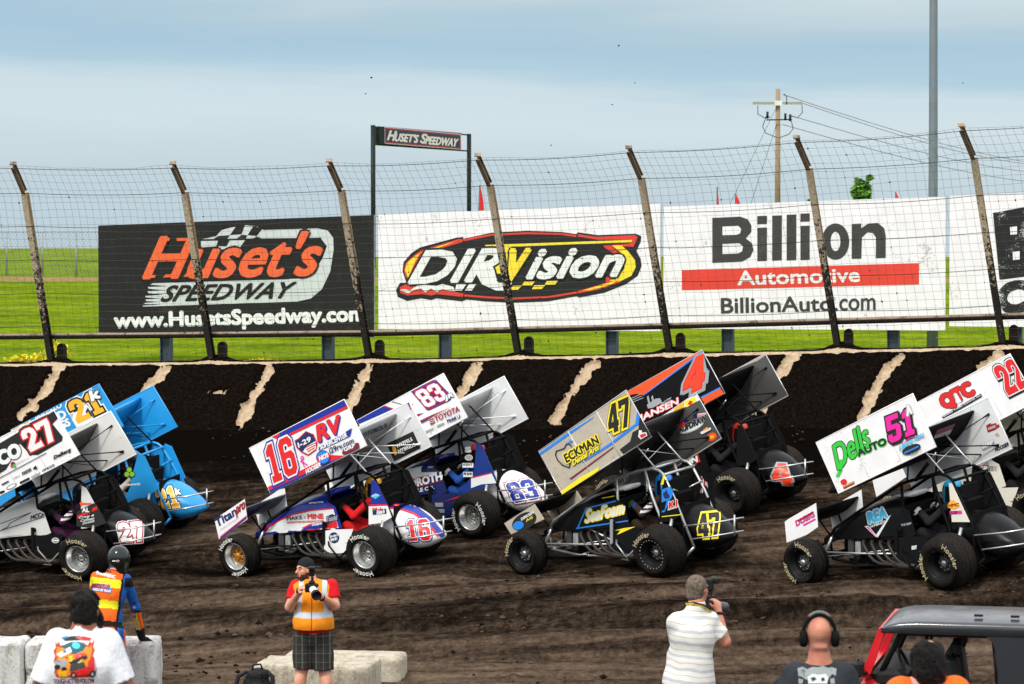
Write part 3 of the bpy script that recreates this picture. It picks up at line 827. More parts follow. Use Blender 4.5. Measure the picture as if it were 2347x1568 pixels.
def pxp(p):
    d = Vector(p) - CAM; zc = d.y * math.cos(PITCH) - d.z * math.sin(PITCH); yc = d.z * math.cos(PITCH) + d.y * math.sin(PITCH)
    return (1173.5 + FPX * d.x / zc, 784 - FPX * yc / zc)

# board 1: dark, orange italic name, pale swoosh
p = Pic(zA)
p.P([(905, 1050), (1780, 1022), (1860, 985), (1910, 900), (1935, 830), (1905, 792), (1830, 787), (1520, 792), (1380, 800), (1150, 795), (1240, 755), (1360, 722), (1450, 706), (1520, 712), (1560, 735), (1880, 725), (1940, 738), (1972, 780), (1975, 850), (1955, 980), (1905, 1085), (1840, 1140), (1760, 1158), (845, 1188), (848, 1182), (960, 1176), (850, 1172), (860, 1166), (955, 1160), (865, 1155), (862, 1146), (960, 1140), (862, 1134), (860, 1125), (970, 1118), (880, 1108), (872, 1098), (985, 1092), (880, 1082), (875, 1072), (1000, 1068), (890, 1058)], PGREY)
p.P([(1230, 735), (1310, 715), (1330, 712), (1280, 770), (1190, 790), (1150, 800)], CHAR)
p.P([(1400, 708), (1450, 706), (1430, 760), (1360, 765)], CHAR)
p.P([(1500, 711), (1555, 725), (1520, 770), (1465, 765)], CHAR)
p.P([(1290, 770), (1360, 765), (1330, 808), (1230, 815)], CHAR)
p.P([(1430, 762), (1465, 766), (1440, 812), (1375, 808)], CHAR)
p.P([(1520, 772), (1560, 790), (1500, 860), (1430, 850), (1450, 812)], CHAR)
p.P([(1130, 830), (1230, 815), (1330, 808), (1310, 850), (1200, 860), (1130, 870)], CHAR)
p.P([(1080, 790), (1900, 780), (1920, 850), (1860, 990), (1700, 1025), (900, 1045), (850, 1030)], CHAR)
p.P([(1190, 800), (1450, 795), (1420, 838), (1300, 850), (1290, 830), (1190, 838)], PGREY)
p.P([(1290, 797), (1360, 797), (1340, 832), (1280, 830)], CHAR)
p.T("Huset's", (848, 1022), (1870, 1000), (905, 768), PORANGE, CHAR, .045, .036, .22)
# slab serifs on the name
for bx, by in ((855, 1020), (965, 1016), (1085, 1012)): p.P([(bx, by), (bx + 62, by - 3), (bx + 66, by - 20), (bx + 14, by - 18)], PORANGE)
for bx, by in ((940, 782), (1045, 782)): p.P([(bx, by), (bx + 66, by - 2), (bx + 62, by + 16), (bx + 2, by + 18)], PORANGE)
p.T("SPEEDWAY", (950, 1158), (1730, 1135), (975, 1066), CHAR, None, 0, .045, .3)
p.T("www.HusetsSpeedway.com", (680, 1340), (2160, 1298), (677, 1250 - 22), PWHITE, None, 0, .055)
billboard('billboard', 'charcoal billboard with orange italic lettering over a pale checkered swoosh', (225, 517), (857, 493), 783, 757, CHAR, [372, 744], p)

# board 2: white, black oval with red and yellow flames
p = Pic(zB)
oval = [(300, 690), (345, 690), (318, 610), (325, 545), (380, 480), (440, 440), (700, 370), (750, 365), (745, 378), (950, 335), (1200, 322), (1450, 330), (1550, 345), (1560, 332), (1700, 352), (1970, 342), (2010, 360), (2005, 400), (1975, 465), (2005, 520), (2012, 570), (1985, 640), (1900, 700), (1750, 760), (1570, 795), (1550, 785), (1350, 822), (1100, 832), (900, 822), (770, 808), (740, 822), (560, 800), (520, 812), (450, 800), (350, 818), (285, 790), (272, 740)]
p.P(oval, PBLACK)
p.P([(445, 462), (720, 378), (745, 385), (740, 402), (470, 482), (440, 520), (398, 590), (360, 660), (340, 650), (328, 600), (340, 550), (400, 495)], PRED)
p.P([(480, 460), (705, 392), (500, 470), (440, 480), (398, 560), (358, 655), (335, 600), (350, 550), (400, 505)], PYEL)
p.P([(745, 380), (950, 343), (1200, 332), (1450, 338), (1550, 352), (1548, 366), (1440, 350), (1200, 345), (950, 356), (750, 396)], PRED)
p.P([(1560, 345), (1700, 365), (1965, 352), (1985, 365), (1955, 435), (1740, 425), (1750, 440), (1810, 480), (1880, 485), (1935, 520), (1950, 560), (1930, 640), (1850, 690), (1700, 740), (1560, 765), (1555, 750), (1760, 690), (1760, 650), (1870, 640), (1905, 600), (1890, 530), (1800, 430), (1935, 410), (1940, 385), (1700, 385), (1560, 362)], PRED)
p.P([(1800, 425), (1870, 425), (1920, 470), (1965, 530), (1970, 580), (1940, 640), (1860, 680), (1780, 680), (1850, 640), (1890, 590), (1895, 520), (1860, 470)], PYEL)
p.P([(1590, 745), (1780, 690), (1850, 670), (1790, 705), (1650, 742)], PYEL)
p.P([(300, 720), (345, 700), (560, 720), (750, 768), (745, 790), (560, 770), (520, 780), (460, 770), (350, 780), (300, 760)], PRED)
p.P([(755, 772), (900, 785), (1100, 795), (1350, 785), (1550, 752), (1555, 765), (1350, 798), (1100, 808), (900, 798), (755, 786)], PRED)
p.P([(905, 422), (1945, 386), (1940, 402), (1150, 432), (1090, 432), (1075, 545), (1050, 660), (1020, 625), (935, 625), (960, 530), (1000, 437), (902, 440)], PYEL)
p.T("DIR", (365, 690), (975, 670), (420, 472), PWHITE, PBLACK, .06, .055, .25)
p.P([(820, 590), (900, 590), (1000, 690), (1095, 690), (1060, 745), (980, 745), (880, 700)], PWHITE)
p.P([(700, 700), (770, 700), (740, 745), (690, 745)], PWHITE)
p.P([(790, 700), (840, 700), (810, 745), (760, 745)], PWHITE)
p.P([(300, 742), (330, 735), (370, 745), (420, 712), (480, 705), (560, 712), (600, 698), (680, 720), (690, 748), (640, 745), (600, 735), (560, 755), (520, 730), (480, 758), (450, 730), (400, 740), (360, 765), (320, 752)], PWHITE)
p.T("V", (1045, 668), (1175, 665), (1090, 458), PYEL, PBLACK, .05, .07, .2)
p.T("ision", (1200, 658), (1850, 640), (1250, 462), PWHITE, PBLACK, .06, .062, .22)
p.P([(1180, 682), (1255, 682), (1235, 708), (1165, 708)], PYEL); p.P([(1100, 712), (1165, 710), (1135, 740), (1075, 740)], PYEL)
p.P([(1250, 708), (1330, 706), (1305, 734), (1235, 736)], PYEL); p.P([(1340, 678), (1418, 676), (1400, 703), (1325, 704)], PYEL)
billboard('billboard', 'white billboard with a black flame-edged oval and slanted white and yellow lettering', (867, 492), (1514, 467), 768, 745, WHITE, [1013, 1397], p)

# board 3: white, graphite name over a red band
p = Pic(zC)
def bold_i(x, y0, y1, w, ydot=None):
    p.P([(x, y0), (x + w, y0 - 2), (x + w, y1 - 2), (x, y1)], PGRAPH)
    if ydot: p.P([(x, ydot), (x + w, ydot - 2), (x + w, ydot + 42), (x, ydot + 44)], PGRAPH)
p.P([(340, 745), (490, 738), (530, 752), (550, 785), (550, 820), (520, 855), (552, 880), (562, 915), (545, 955), (500, 980), (340, 987)], PGRAPH)
p.P([(395, 792), (480, 788), (496, 805), (490, 828), (470, 836), (395, 838)], WHITE); p.P([(395, 886), (485, 882), (505, 898), (500, 925), (480, 936), (395, 940)], WHITE)
bold_i(582, 798, 978, 52, 735); bold_i(662, 733, 975, 52); bold_i(740, 728, 974, 52); bold_i(814, 788, 972, 50, 722)
p.ell((1003, 872), 74, 98, PGRAPH, .0); p.ell((1003, 872), 26, 52, WHITE)
p.P([(1090, 778), (1140, 775), (1142, 800), (1180, 775), (1230, 772), (1265, 800), (1273, 840), (1273, 960), (1220, 962), (1220, 850), (1205, 826), (1175, 822), (1145, 850), (1142, 964), (1090, 965)], PGRAPH)
p.P([(176, 1026), (1452, 988), (1452, 1102), (176, 1134)], PRED)
p.T("Automotive", (478, 1106), (1133, 1088), (474, 1040 - 8), PWHITE, None, 0, .04)
p.T("BillionAuto", (390, 1258), (985, 1245), (388, 1178), PGRAPH, None, 0, .035)
p.T(".com", (1000, 1246), (1217, 1240), (1000, 1182), PGRAPH, None, 0, .03)
p.ell((993, 1180), 9, 9, PGRAPH); p.ell((993, 1180), 6, 6, WHITE)
billboard('billboard', 'white billboard with big graphite letters above a red band', (1521, 474), (2168, 450), 770, 740, WHITE, [1663, 2044], p)

# board 4: white with distressed black letters, cut by the frame
SPECK = paint('print_black_worn', (.02, .02, .02), .5, 0, .85, (.72, .72, .7), scale=7)
p = Pic(zC)
p.P([(1850, 718), (2120, 668), (2160, 720), (2150, 840), (2120, 870), (2170, 910), (2160, 1010), (2110, 1050), (1885, 1078)], SPECK)
p.P([(1942, 795), (1980, 790), (1980, 832), (1944, 836)], WHITE); p.P([(1956, 928), (1994, 924), (1994, 968), (1958, 972)], WHITE)
p.T("CO", (1885, 1255), (2230, 1215), (1885, 1105), SPECK, None, 0, .11)
billboard('billboard', 'white billboard with worn speckled black block letters, cut off by the frame edge', (2177, 448), (2830, 424), 765, 735, WHITE, [2326, 2690], p)

# ------------------------------------------------------------------ things on the far side of the grass
M_DARKPOLE = paint('dark_green_pole', (.012, .02, .019), .5, .2, .05)
def sign_arch():
    YL, YR = 108.0, 114.8
    l0, l1 = at(855, 584, YL), at(855, 287, YL); r1 = at(1075, 307, YR)
    gl, gr = float(landZ(l0.x, YL)) - .1, float(landZ(r1.x, YR)) - .1
    base = Vector((l1.x, YL, gl)); root = empty('gantry_sign', base)
    tag(root, 'navy gantry sign with red border and white italic letters on two dark poles', 'gantry sign')
    for q, g_, in ((l1, gl), (r1, gr)):
        m = MB(); m.tube([(q.x, q.y, g_), (q.x, q.y, q.z)], .095, M_DARKPOLE, 10); o = m.build('pole', root, base); o.location = (0, 0, 0)
    d = (Vector((r1.x, r1.y, 0)) - Vector((l1.x, l1.y, 0))); L = d.length; d.normalize()
    m = MB()
    for za in (-.08, -.74): m.tube([l1 + Vector((0, 0, za)), l1 + d * L + Vector((0, 0, za))], .03, M_DARKPOLE, 8)
    o = m.build('crossbar', root, base); o.location = (0, 0, 0)
    nrm = Vector((d.y, -d.x, 0)); 
    if nrm.y > 0: nrm = -nrm
    def pl(px, lift=0):
        r = ray(*px); t = (l1 + nrm * (.09 + lift) - CAM).dot(nrm) / r.dot(nrm); return CAM + r * t
    navy = paint('sign_navy', (.008, .016, .075), .45, 0, .05); red = paint('sign_red', (.42, .012, .015), .45, 0, .05)
    m = MB(); c = [zS(q) for q in ((322, 105), (1532, 205), (1532, 462), (322, 362))]
    P = [pl(q) for q in c]; B = [q - nrm * .18 for q in P]
    m.add(P + B, [(0, 3, 2, 1), (4, 5, 6, 7), (0, 1, 5, 4), (1, 2, 6, 5), (2, 3, 7, 6), (3, 0, 4, 7)], M_DARKPOLE)
    pc = Pic(zS)
    pc.P([(398, 115), (1530, 220), (1533, 450), (402, 360)], PWHITE); pc.P([(403, 123), (1525, 228), (1528, 442), (407, 352)], red)
    pc.P([(415, 142), (1512, 247), (1514, 422), (418, 335)], navy)
    pc.T("H", (440, 305), (545, 318), (470, 168), PWHITE, red, .03, .05, .12); pc.T("USET'S", (545, 320), (885, 350), (565, 205), PWHITE, red, .03, .055, .12)
    pc.T("S", (928, 350), (1010, 365), (945, 212), PWHITE, red, .03, .05, .12); pc.T("PEEDWAY", (1000, 365), (1470, 405), (1020, 255), PWHITE, red, .03, .055, .12)
    pc.put(m, pl, step=.003, lift=.006)
    o = m.build('sign_panel', root, base); o.location = (0, 0, 0)
sign_arch()

def light_pole():
    m = MB(); Y = 63.0; b = at(2137, 800, Y); g_ = float(landZ(b.x, Y)) - .1
    mat = paint('galvanised_pole', (.20, .235, .26), .5, .5, .12, (.1, .1, .1))
    m.tube([(b.x, Y, g_), (b.x, Y, 6), (b.x - .02, Y, 16), (b.x - .02, Y, 19)], [.135, .105, .075, .07], mat, 16)
    m.box((b.x, Y, g_ + .12), (.5, .5, .04), mat)
    o = m.build('light_pole', None, (b.x, Y, g_)); tag(o, 'tall grey steel light pole rising out of the frame behind the white billboard', 'light pole')
light_pole()

def utility_pole():
    Y = 150.0; t = at(1783, 204, Y); x = t.x; g_ = float(landZ(x, Y)) - .1
    wood = paint('pole_wood', (.30, .205, .125), .9, 0, .3, (.12, .08, .05), scale=3); arm = paint('arm_wood', (.34, .31, .24), .9, 0, .2)
    blk = paint('insulator_black', (.012, .014, .016), .5, 0, 0); wht = paint('bracket_white', (.7, .7, .68), .5, 0, 0)
    base = Vector((x, Y, g_)); root = empty('utility_pole', base)
    tag(root, 'brown wooden utility pole with one crossarm and wires going off to the right', 'utility pole')
    m = MB(); m.tube([(x, Y, g_), (x, Y, t.z)], [.17, .12], wood, 12); o = m.build('trunk', root, base); o.location = (0, 0, 0)
    az = at(1783, 237, Y).z; L, R = at(1725, 239, Y), at(1838, 235, Y)
    m = MB(); d = R - L; m.box((L + R) / 2 + Vector((0, -.2, 0)), (d.length, .12, .13), arm, Matrix.Rotation(-.035 * 0, 3, 'Y')); m.box((x, Y - .27, az), (.42, .03, .26), wht)
    o = m.build('crossarm', root, base); o.location = (0, 0, 0)
    def Q(px, py): return at(px, py, Y - .3)
    m = MB()
    for pts in ([(1737, 242), (1737, 262), (1752, 270), (1766, 268)], [(1838, 240), (1839, 258), (1828, 270), (1812, 266)], [(1758, 262), (1748, 290), (1755, 305), (1782, 316)], [(1811, 268), (1818, 295), (1808, 308), (1786, 316)], [(1797, 215), (1803, 222), (1803, 240)]):
        m.tube([Q(*q) for q in pts], .022, blk, 5)
    for q in ((1759, 264), (1800, 268), (1811, 270)): m.tube([Q(q[0], q[1] - 8), Q(q[0], q[1] + 8)], .07, blk, 6)
    m.tube([Q(1757, 275), Q(1815, 274)], .035, blk, 5)
    o = m.build('insulator', root, base); o.location = (0, 0, 0)
    far = 235.0
    for a, b in (((1795, 217), (2115, 300)), ((1840, 237), (2115, 306)), ((1812, 265), (2115, 329)), ((1792, 285), (2115, 352))):
        p0 = Q(*a); e = (a[0] + (b[0] - a[0]) * 2.6, a[1] + (b[1] - a[1]) * 2.15); p1 = at(e[0], e[1], far)
        m = MB(); m.tube([p0.lerp(p1, k / 12) - Vector((0, 0, 1.1 * math.sin(math.pi * k / 12))) for k in range(13)], .016, blk, 4); o = m.build('wire', root, base); o.location = (0, 0, 0)
    for a, b in (((1780, 245), (1672, 470)), ((1780, 285), (1720, 470))):
        m = MB(); m.tube([Q(*a), at(b[0], b[1], Y + 6)], .012, M_WIRE, 4); o = m.build('guy_wire', root, base); o.location = (0, 0, 0)
utility_pole()

def feather_flag(x, y0, y1, w, lean, Y, label):
    red = fabric('flag_red', (.72, .03, .03), .2, 3)
    t = at(x, y0, Y); s = FPX / Y; g_ = float(landZ(t.x, Y)) - .05
    root = empty('feather_flag', (t.x - lean / s, Y, g_)); base = Vector(root.location)
    tag(root, label, 'flag', 'red feather flags behind the billboards')
    m = MB(); m.tube([base, Vector((t.x, Y, t.z))], .03, M_WIRE, 6); o = m.build('pole', root, base); o.location = (0, 0, 0)
    H = t.z - g_; n = 10; pts = []
    for k in range(n + 1): f = k / n; pts.append((base.lerp(Vector((t.x, Y, t.z)), .25 + .75 * f), (1.7 * w / s) * (1 - f ** 4) * (.8 + .2 * f)))
    m = MB(); vs = []
    for q, ww in pts: vs += [q, q + Vector((ww * .5, -.06, 0)), q + Vector((ww, .04, -.02))]
    vs2 = [v + Vector((0, .012, 0)) for v in vs]
    fs = [(3 * i + j, 3 * i + j + 1, 3 * i + j + 4, 3 * i + j + 3) for i in range(n) for j in range(2)]
    m.add(vs, fs, red, True); m.add(vs2, [tuple(reversed(f)) for f in fs], red, True); o = m.build('banner', root, base); o.location = (0, 0, 0)
feather_flag(1100, 424, 480, 9, 8, 96, 'leaning red feather flag just right of the gantry sign')
feather_flag(1644, 428, 466, 4, 0, 100, 'thin red feather flag seen edge on above the white billboards')
feather_flag(1686, 444, 466, 14, 0, 104, 'broad red feather flag left of the utility pole')
feather_flag(2053, 440, 455, 14, -2, 108, 'red feather flag tip showing right of the small tree')

def leaf_tree(x, ytop, halfw, Y, label, n=1500, h=None):
    g1 = paint('leaf_light', (.17, .40, .03), .7, 0, 0); g2 = paint('leaf_mid', (.09, .25, .02), .7, 0, 0); g3 = paint('leaf_dark', (.035, .11, .012), .7, 0, 0)
    bark = paint('bark', (.1, .075, .05), .9, 0, .2)
    s = FPX / Y; t = at(x, ytop, Y); g_ = float(landZ(t.x, Y)) - .1; base = Vector((t.x, Y, g_)); R = halfw / s; H = t.z - g_
    root = empty('small_tree', base); tag(root, label, 'tree')
    m = MB(); m.tube([base, base + Vector((.05, 0, H * .45)), base + Vector((-.05, 0, H * .85))], [.12, .09, .03], bark, 8)
    cl = []
    for k in range(44):
        a = random.random() * 6.28; f = random.random() ** .6
        zz = H * (.22 + .68 * f); rr = R * (.95 - .45 * f) * random.uniform(.3, 1)
        c = base + Vector((math.cos(a) * rr, math.sin(a) * rr, zz)); cl.append((c, R * random.uniform(.2, .42)))
        m.tube([base + Vector((0, 0, zz * .55)), c], [.04, .012], bark, 5)
    cl.append((base + Vector((-R * .35, 0, H * .93)), R * .2)); cl.append((base + Vector((R * .5, 0, H * .96)), R * .2))
    o = m.build('trunk', root, base); o.location = (0, 0, 0)
    m = MB()
    for k in range(n):
        c, r = random.choice(cl); v = Vector((random.gauss(0, 1), random.gauss(0, 1), random.gauss(0, 1))).normalized() * r * random.random() ** .4
        p_ = c + v; q = Matrix.Rotation(random.random() * 6.3, 3, 'Z') @ Matrix.Rotation(random.random() * 3, 3, 'X'); e = random.uniform(.07, .16)
        m.add([p_ + q @ Vector(w) for w in ((-e, 0, 0), (0, -e * .5, 0), (e, 0, 0), (0, e * .5, 0))], [(0, 1, 2, 3)], random.choice((g1, g1, g2, g2, g3)))
    o = m.build('crown', root, base); o.location = (0, 0, 0)
leaf_tree(1977, 399, 33, 118, 'bright green young tree standing above the white billboard', 3200)
leaf_tree(1848, 453, 11, 126, 'tip of a small green tree just left of the sixth fence post', 300)

def chain_fence():
    gal = paint('galvanised_wire', (.30, .33, .35), .5, .4, 0)
    root = empty('chain_link_fence', (at(90, 630, 101).x, 101, 3.9)); base = Vector(root.location)
    tag(root, 'far galvanised chain-link fence on the grass rise behind the dark billboard', 'fence')
    xs = [at(px, 630, 101).x for px in (-240, -150, -68, 15, 97, 175, 256, 337, 418, 500, 582, 664, 746, 828, 910)]
    tops = []
    for i, x in enumerate(xs):
        g_ = float(landZ(x, 101)); tz = at(0, 531, 101).z + .55 * float(ss(-8.5, -5.5, x)); tops.append(Vector((x, 101, tz)))
        m = MB(); m.tube([(x, 101, g_ - .1), (x, 101, tz + .05)], .035, gal, 6); o = m.build('post', root, base); o.location = (0, 0, 0)
    m = MB(); m.tube(tops, .025, gal, 6); o = m.build('top_rail', root, base); o.location = (0, 0, 0)
    m = MB()
    x = xs[0]
    while x < xs[-1]:
        g_ = float(landZ(x, 101)); H = np.interp(x, xs, [t.z for t in tops]) - g_
        for sg in (-1, 1):
            m.tube([(x, 101.02, g_), (x + sg * H * .7, 101.02, g_ + H)], .004, gal, 3, caps=False)
        x += .13
    o = m.build('wire_mesh', root, base); o.location = (0, 0, 0)
chain_fence()

def flowers():
    ye = paint('blossom_yellow', (.75, .62, .015), .7, 0, 0); gr = paint('leaf_light', (.17, .40, .03), .7, 0, 0)
    for px, w, top, lab in ((60, 42, 818, 'patch of yellow wildflowers behind the wall, leftmost of three'), (128, 22, 788, 'tall yellow wildflower clump beside the leftmost fence post'), (603, 55, 826, 'low yellow wildflower patch below the dark billboard')):
        Y = 56.5; s = FPX / Y; c = at(px, 835, Y); g_ = float(landZ(c.x, Y)); zt_ = at(px, top, Y).z
        m = MB()
        for k in range(150):
            x = c.x + random.gauss(0, w / s * .45); y = Y + random.gauss(0, .3); z = g_ + (zt_ - g_) * random.random() ** .5
            m.tube([(x, y, g_ - .05), (x + random.gauss(0, .03), y, z)], .005, gr, 3, caps=False)
            for q in range(3):
                e = .028; p0 = Vector((x + random.gauss(0, .04), y + random.gauss(0, .03), z + random.gauss(0, .03)))
                R = Matrix.Rotation(random.random() * 3, 3, 'X') @ Matrix.Rotation(random.random() * 3, 3, 'Y')
                m.add([p0 + R @ Vector(v) for v in ((-e, -e, 0), (e, -e, 0), (e, e, 0), (-e, e, 0))], [(0, 1, 2, 3)], ye)
        o = m.build('wildflower_clump', None, (c.x, Y, g_)); tag(o, lab, 'wildflowers')
flowers()
# ------------------------------------------------------------------ smooth bodies: blended capsules and ellipsoids, meshed by surface nets
class Body:
    def __init__(s, lo, hi, h):
        s.lo = np.array(lo, float); s.h = h
        s.n = np.ceil((np.array(hi) - s.lo) / h).astype(int) + 1
        s.f = np.full(s.n, 1.0, np.float32)
    def _sub(s, lo, hi):
        a = np.clip(np.floor((np.array(lo) - s.lo) / s.h).astype(int), 0, s.n); b = np.clip(np.ceil((np.array(hi) - s.lo) / s.h).astype(int) + 1, 0, s.n)
        sl = tuple(slice(i, j) for i, j in zip(a, b))
        g = np.meshgrid(*[s.lo[i] + s.h * np.arange(a[i], b[i]) for i in range(3)], indexing='ij')
        return sl, g
    def _mix(s, sl, d, k):
        f = s.f[sl]
        if k <= 0: s.f[sl] = np.minimum(f, d)
        else:
            hh = np.clip(.5 + .5 * (f - d) / k, 0, 1)
            s.f[sl] = f * (1 - hh) + d * hh - k * hh * (1 - hh)
    def cap(s, a, b, ra, rb=None, k=.03, flat=None):
        """tapered capsule; flat=(axis vector, factor) squashes it along an axis"""
        rb = ra if rb is None else rb
        a = np.array(a, float); b = np.array(b, float); R = max(ra, rb) * 1.4 + k * 1.5 + .02
        sl, g = s._sub(np.minimum(a, b) - R, np.maximum(a, b) + R)
        if g[0].size == 0: return s
        P = [g[i] - a[i] for i in range(3)]; v = b - a; L2 = max(1e-9, (v * v).sum())
        t = np.clip((P[0] * v[0] + P[1] * v[1] + P[2] * v[2]) / L2, 0, 1)
        q = [P[i] - v[i] * t for i in range(3)]
        if flat:
            ax = np.array(flat[0], float); ax /= np.linalg.norm(ax); dd = q[0] * ax[0] + q[1] * ax[1] + q[2] * ax[2]
            q = [q[i] + ax[i] * dd * (flat[1] - 1) for i in range(3)]
        d = np.sqrt(q[0] ** 2 + q[1] ** 2 + q[2] ** 2) - (ra + (rb - ra) * t)
        s._mix(sl, d.astype(np.float32), k); return s
    def ell(s, c, r, k=.03, rot=None):
        c = np.array(c, float); r = np.array(r, float); R = max(r) + k * 1.5 + .02
        sl, g = s._sub(c - R, c + R)
        if g[0].size == 0: return s
        P = [g[i] - c[i] for i in range(3)]
        if rot is not None:
            M = np.array(rot.transposed()); P = [M[i, 0] * P[0] + M[i, 1] * P[1] + M[i, 2] * P[2] for i in range(3)]
        k0 = np.sqrt(sum((P[i] / r[i]) ** 2 for i in range(3))); k1 = np.sqrt(sum((P[i] / r[i] ** 2) ** 2 for i in range(3))) + 1e-6
        s._mix(sl, (k0 * (k0 - 1) / k1).astype(np.float32), k); return s
    def cut(s, p, n):
        """remove everything on the side of the plane the normal points to"""
        n = np.array(n, float); n /= np.linalg.norm(n)
        g = np.meshgrid(*[s.lo[i] + s.h * np.arange(s.n[i]) for i in range(3)], indexing='ij', sparse=True)
        d = (g[0] - p[0]) * n[0] + (g[1] - p[1]) * n[1] + (g[2] - p[2]) * n[2]
        s.f = np.maximum(s.f, d.astype(np.float32)); return s
    def ripple(s, amp, scale, seed=0):
        g = np.meshgrid(*[s.lo[i] + s.h * np.arange(s.n[i]) for i in range(3)], indexing='ij')
        m = np.abs(s.f) < .06
        x, y, z = (q[m] * scale for q in g)
        w = fbm(x + .7 * z, z * .6 + y * 1.3, 3, seed) - .47
        s.f[m] += (amp * w).astype(np.float32); return s
    def mesh(s):
        f = np.pad(s.f, 1, constant_values=1.0); lo = s.lo - s.h
        sg = f < 0
        c = [np.s_[i:f.shape[0] - 1 + i, j:f.shape[1] - 1 + j, k:f.shape[2] - 1 + k] for i in (0, 1) for j in (0, 1) for k in (0, 1)]
        cnt = sum(sg[q].astype(np.int8) for q in c); act = (cnt > 0) & (cnt < 8)
        idx = np.full(act.shape, -1, np.int64); I = np.argwhere(act); idx[act] = np.arange(len(I))
        acc = np.zeros((len(I), 3)); n = np.zeros(len(I))
        for ax in range(3):
            for o1 in (0, 1):
                for o2 in (0, 1):
                    o = [0, 0, 0]; oth = [q for q in range(3) if q != ax]; o[oth[0]] = o1; o[oth[1]] = o2
                    e = list(o); e[ax] = 1
                    A = I + o; B = I + e
                    fa = f[tuple(A.T)]; fb = f[tuple(B.T)]; cr_ = (fa < 0) != (fb < 0)
                    t = np.where(cr_, fa / np.where(cr_, fa - fb, 1), 0)
                    p = A.astype(float); p[:, ax] += t
                    acc += p * cr_[:, None]; n += cr_
        V = lo + s.h * (acc / n[:, None])
        F = []
        for ax in range(3):
            oth = [q for q in range(3) if q != ax]
            a = [slice(None)] * 3; b = [slice(None)] * 3; a[ax] = slice(0, -1); b[ax] = slice(1, None)
            E = np.argwhere(sg[tuple(a)] != sg[tuple(b)])
            ok = (E[:, oth[0]] > 0) & (E[:, oth[1]] > 0) & (E[:, oth[0]] < f.shape[oth[0]] - 1) & (E[:, oth[1]] < f.shape[oth[1]] - 1); E = E[ok]
            fl = sg[tuple(E.T)]
            q = []
            for d1, d2 in ((-1, -1), (0, -1), (0, 0), (-1, 0)):
                w = E.copy(); w[:, oth[0]] += d1; w[:, oth[1]] += d2; q.append(idx[tuple(w.T)])
            q = np.stack(q, 1)
            if ax == 1: fl = ~fl
            q = np.where(fl[:, None], q, q[:, ::-1]); F.append(q)
        return V, np.concatenate(F)
def body_mesh(name, bodyf, mats, parent=None, paintf=None, loc=(0, 0, 0), xf=None, smooth_it=1):
    V, F = bodyf.mesh()
    for _ in range(smooth_it):       # one light relaxation keeps the surface even
        acc = np.zeros_like(V); n = np.zeros(len(V))
        for i in range(4):
            a, b = F[:, i], F[:, (i + 1) % 4]
            np.add.at(acc, a, V[b]); np.add.at(acc, b, V[a]); np.add.at(n, a, 1); np.add.at(n, b, 1)
        V = V * .5 + .5 * acc / np.maximum(n, 1)[:, None]
    me = bpy.data.meshes.new(name)
    mi = paintf(V[F].mean(1)) if paintf else np.zeros(len(F), int)
    W_ = V if xf is None else np.array([xf(v) for v in V])
    me.vertices.add(len(V)); me.vertices.foreach_set('co', W_.astype(np.float32).ravel())
    me.loops.add(len(F) * 4); me.polygons.add(len(F))
    me.loops.foreach_set('vertex_index', F.astype(np.int32).ravel()); me.polygons.foreach_set('loop_start', np.arange(len(F), dtype=np.int32) * 4)
    me.polygons.foreach_set('use_smooth', np.ones(len(F), bool))
    for m in (mats if isinstance(mats, (list, tuple)) else [mats]): me.materials.append(m)
    me.polygons.foreach_set('material_index', np.asarray(mi, np.int32))
    me.update(); me.validate()
    o = bpy.data.objects.new(name, me); COL.objects.link(o); o.location = loc
    if parent: o.parent = parent
    return o
def bvh_of(ob):
    return BVHTree.FromPolygons([v.co.copy() for v in ob.data.vertices], [tuple(p.vertices) for p in ob.data.polygons])

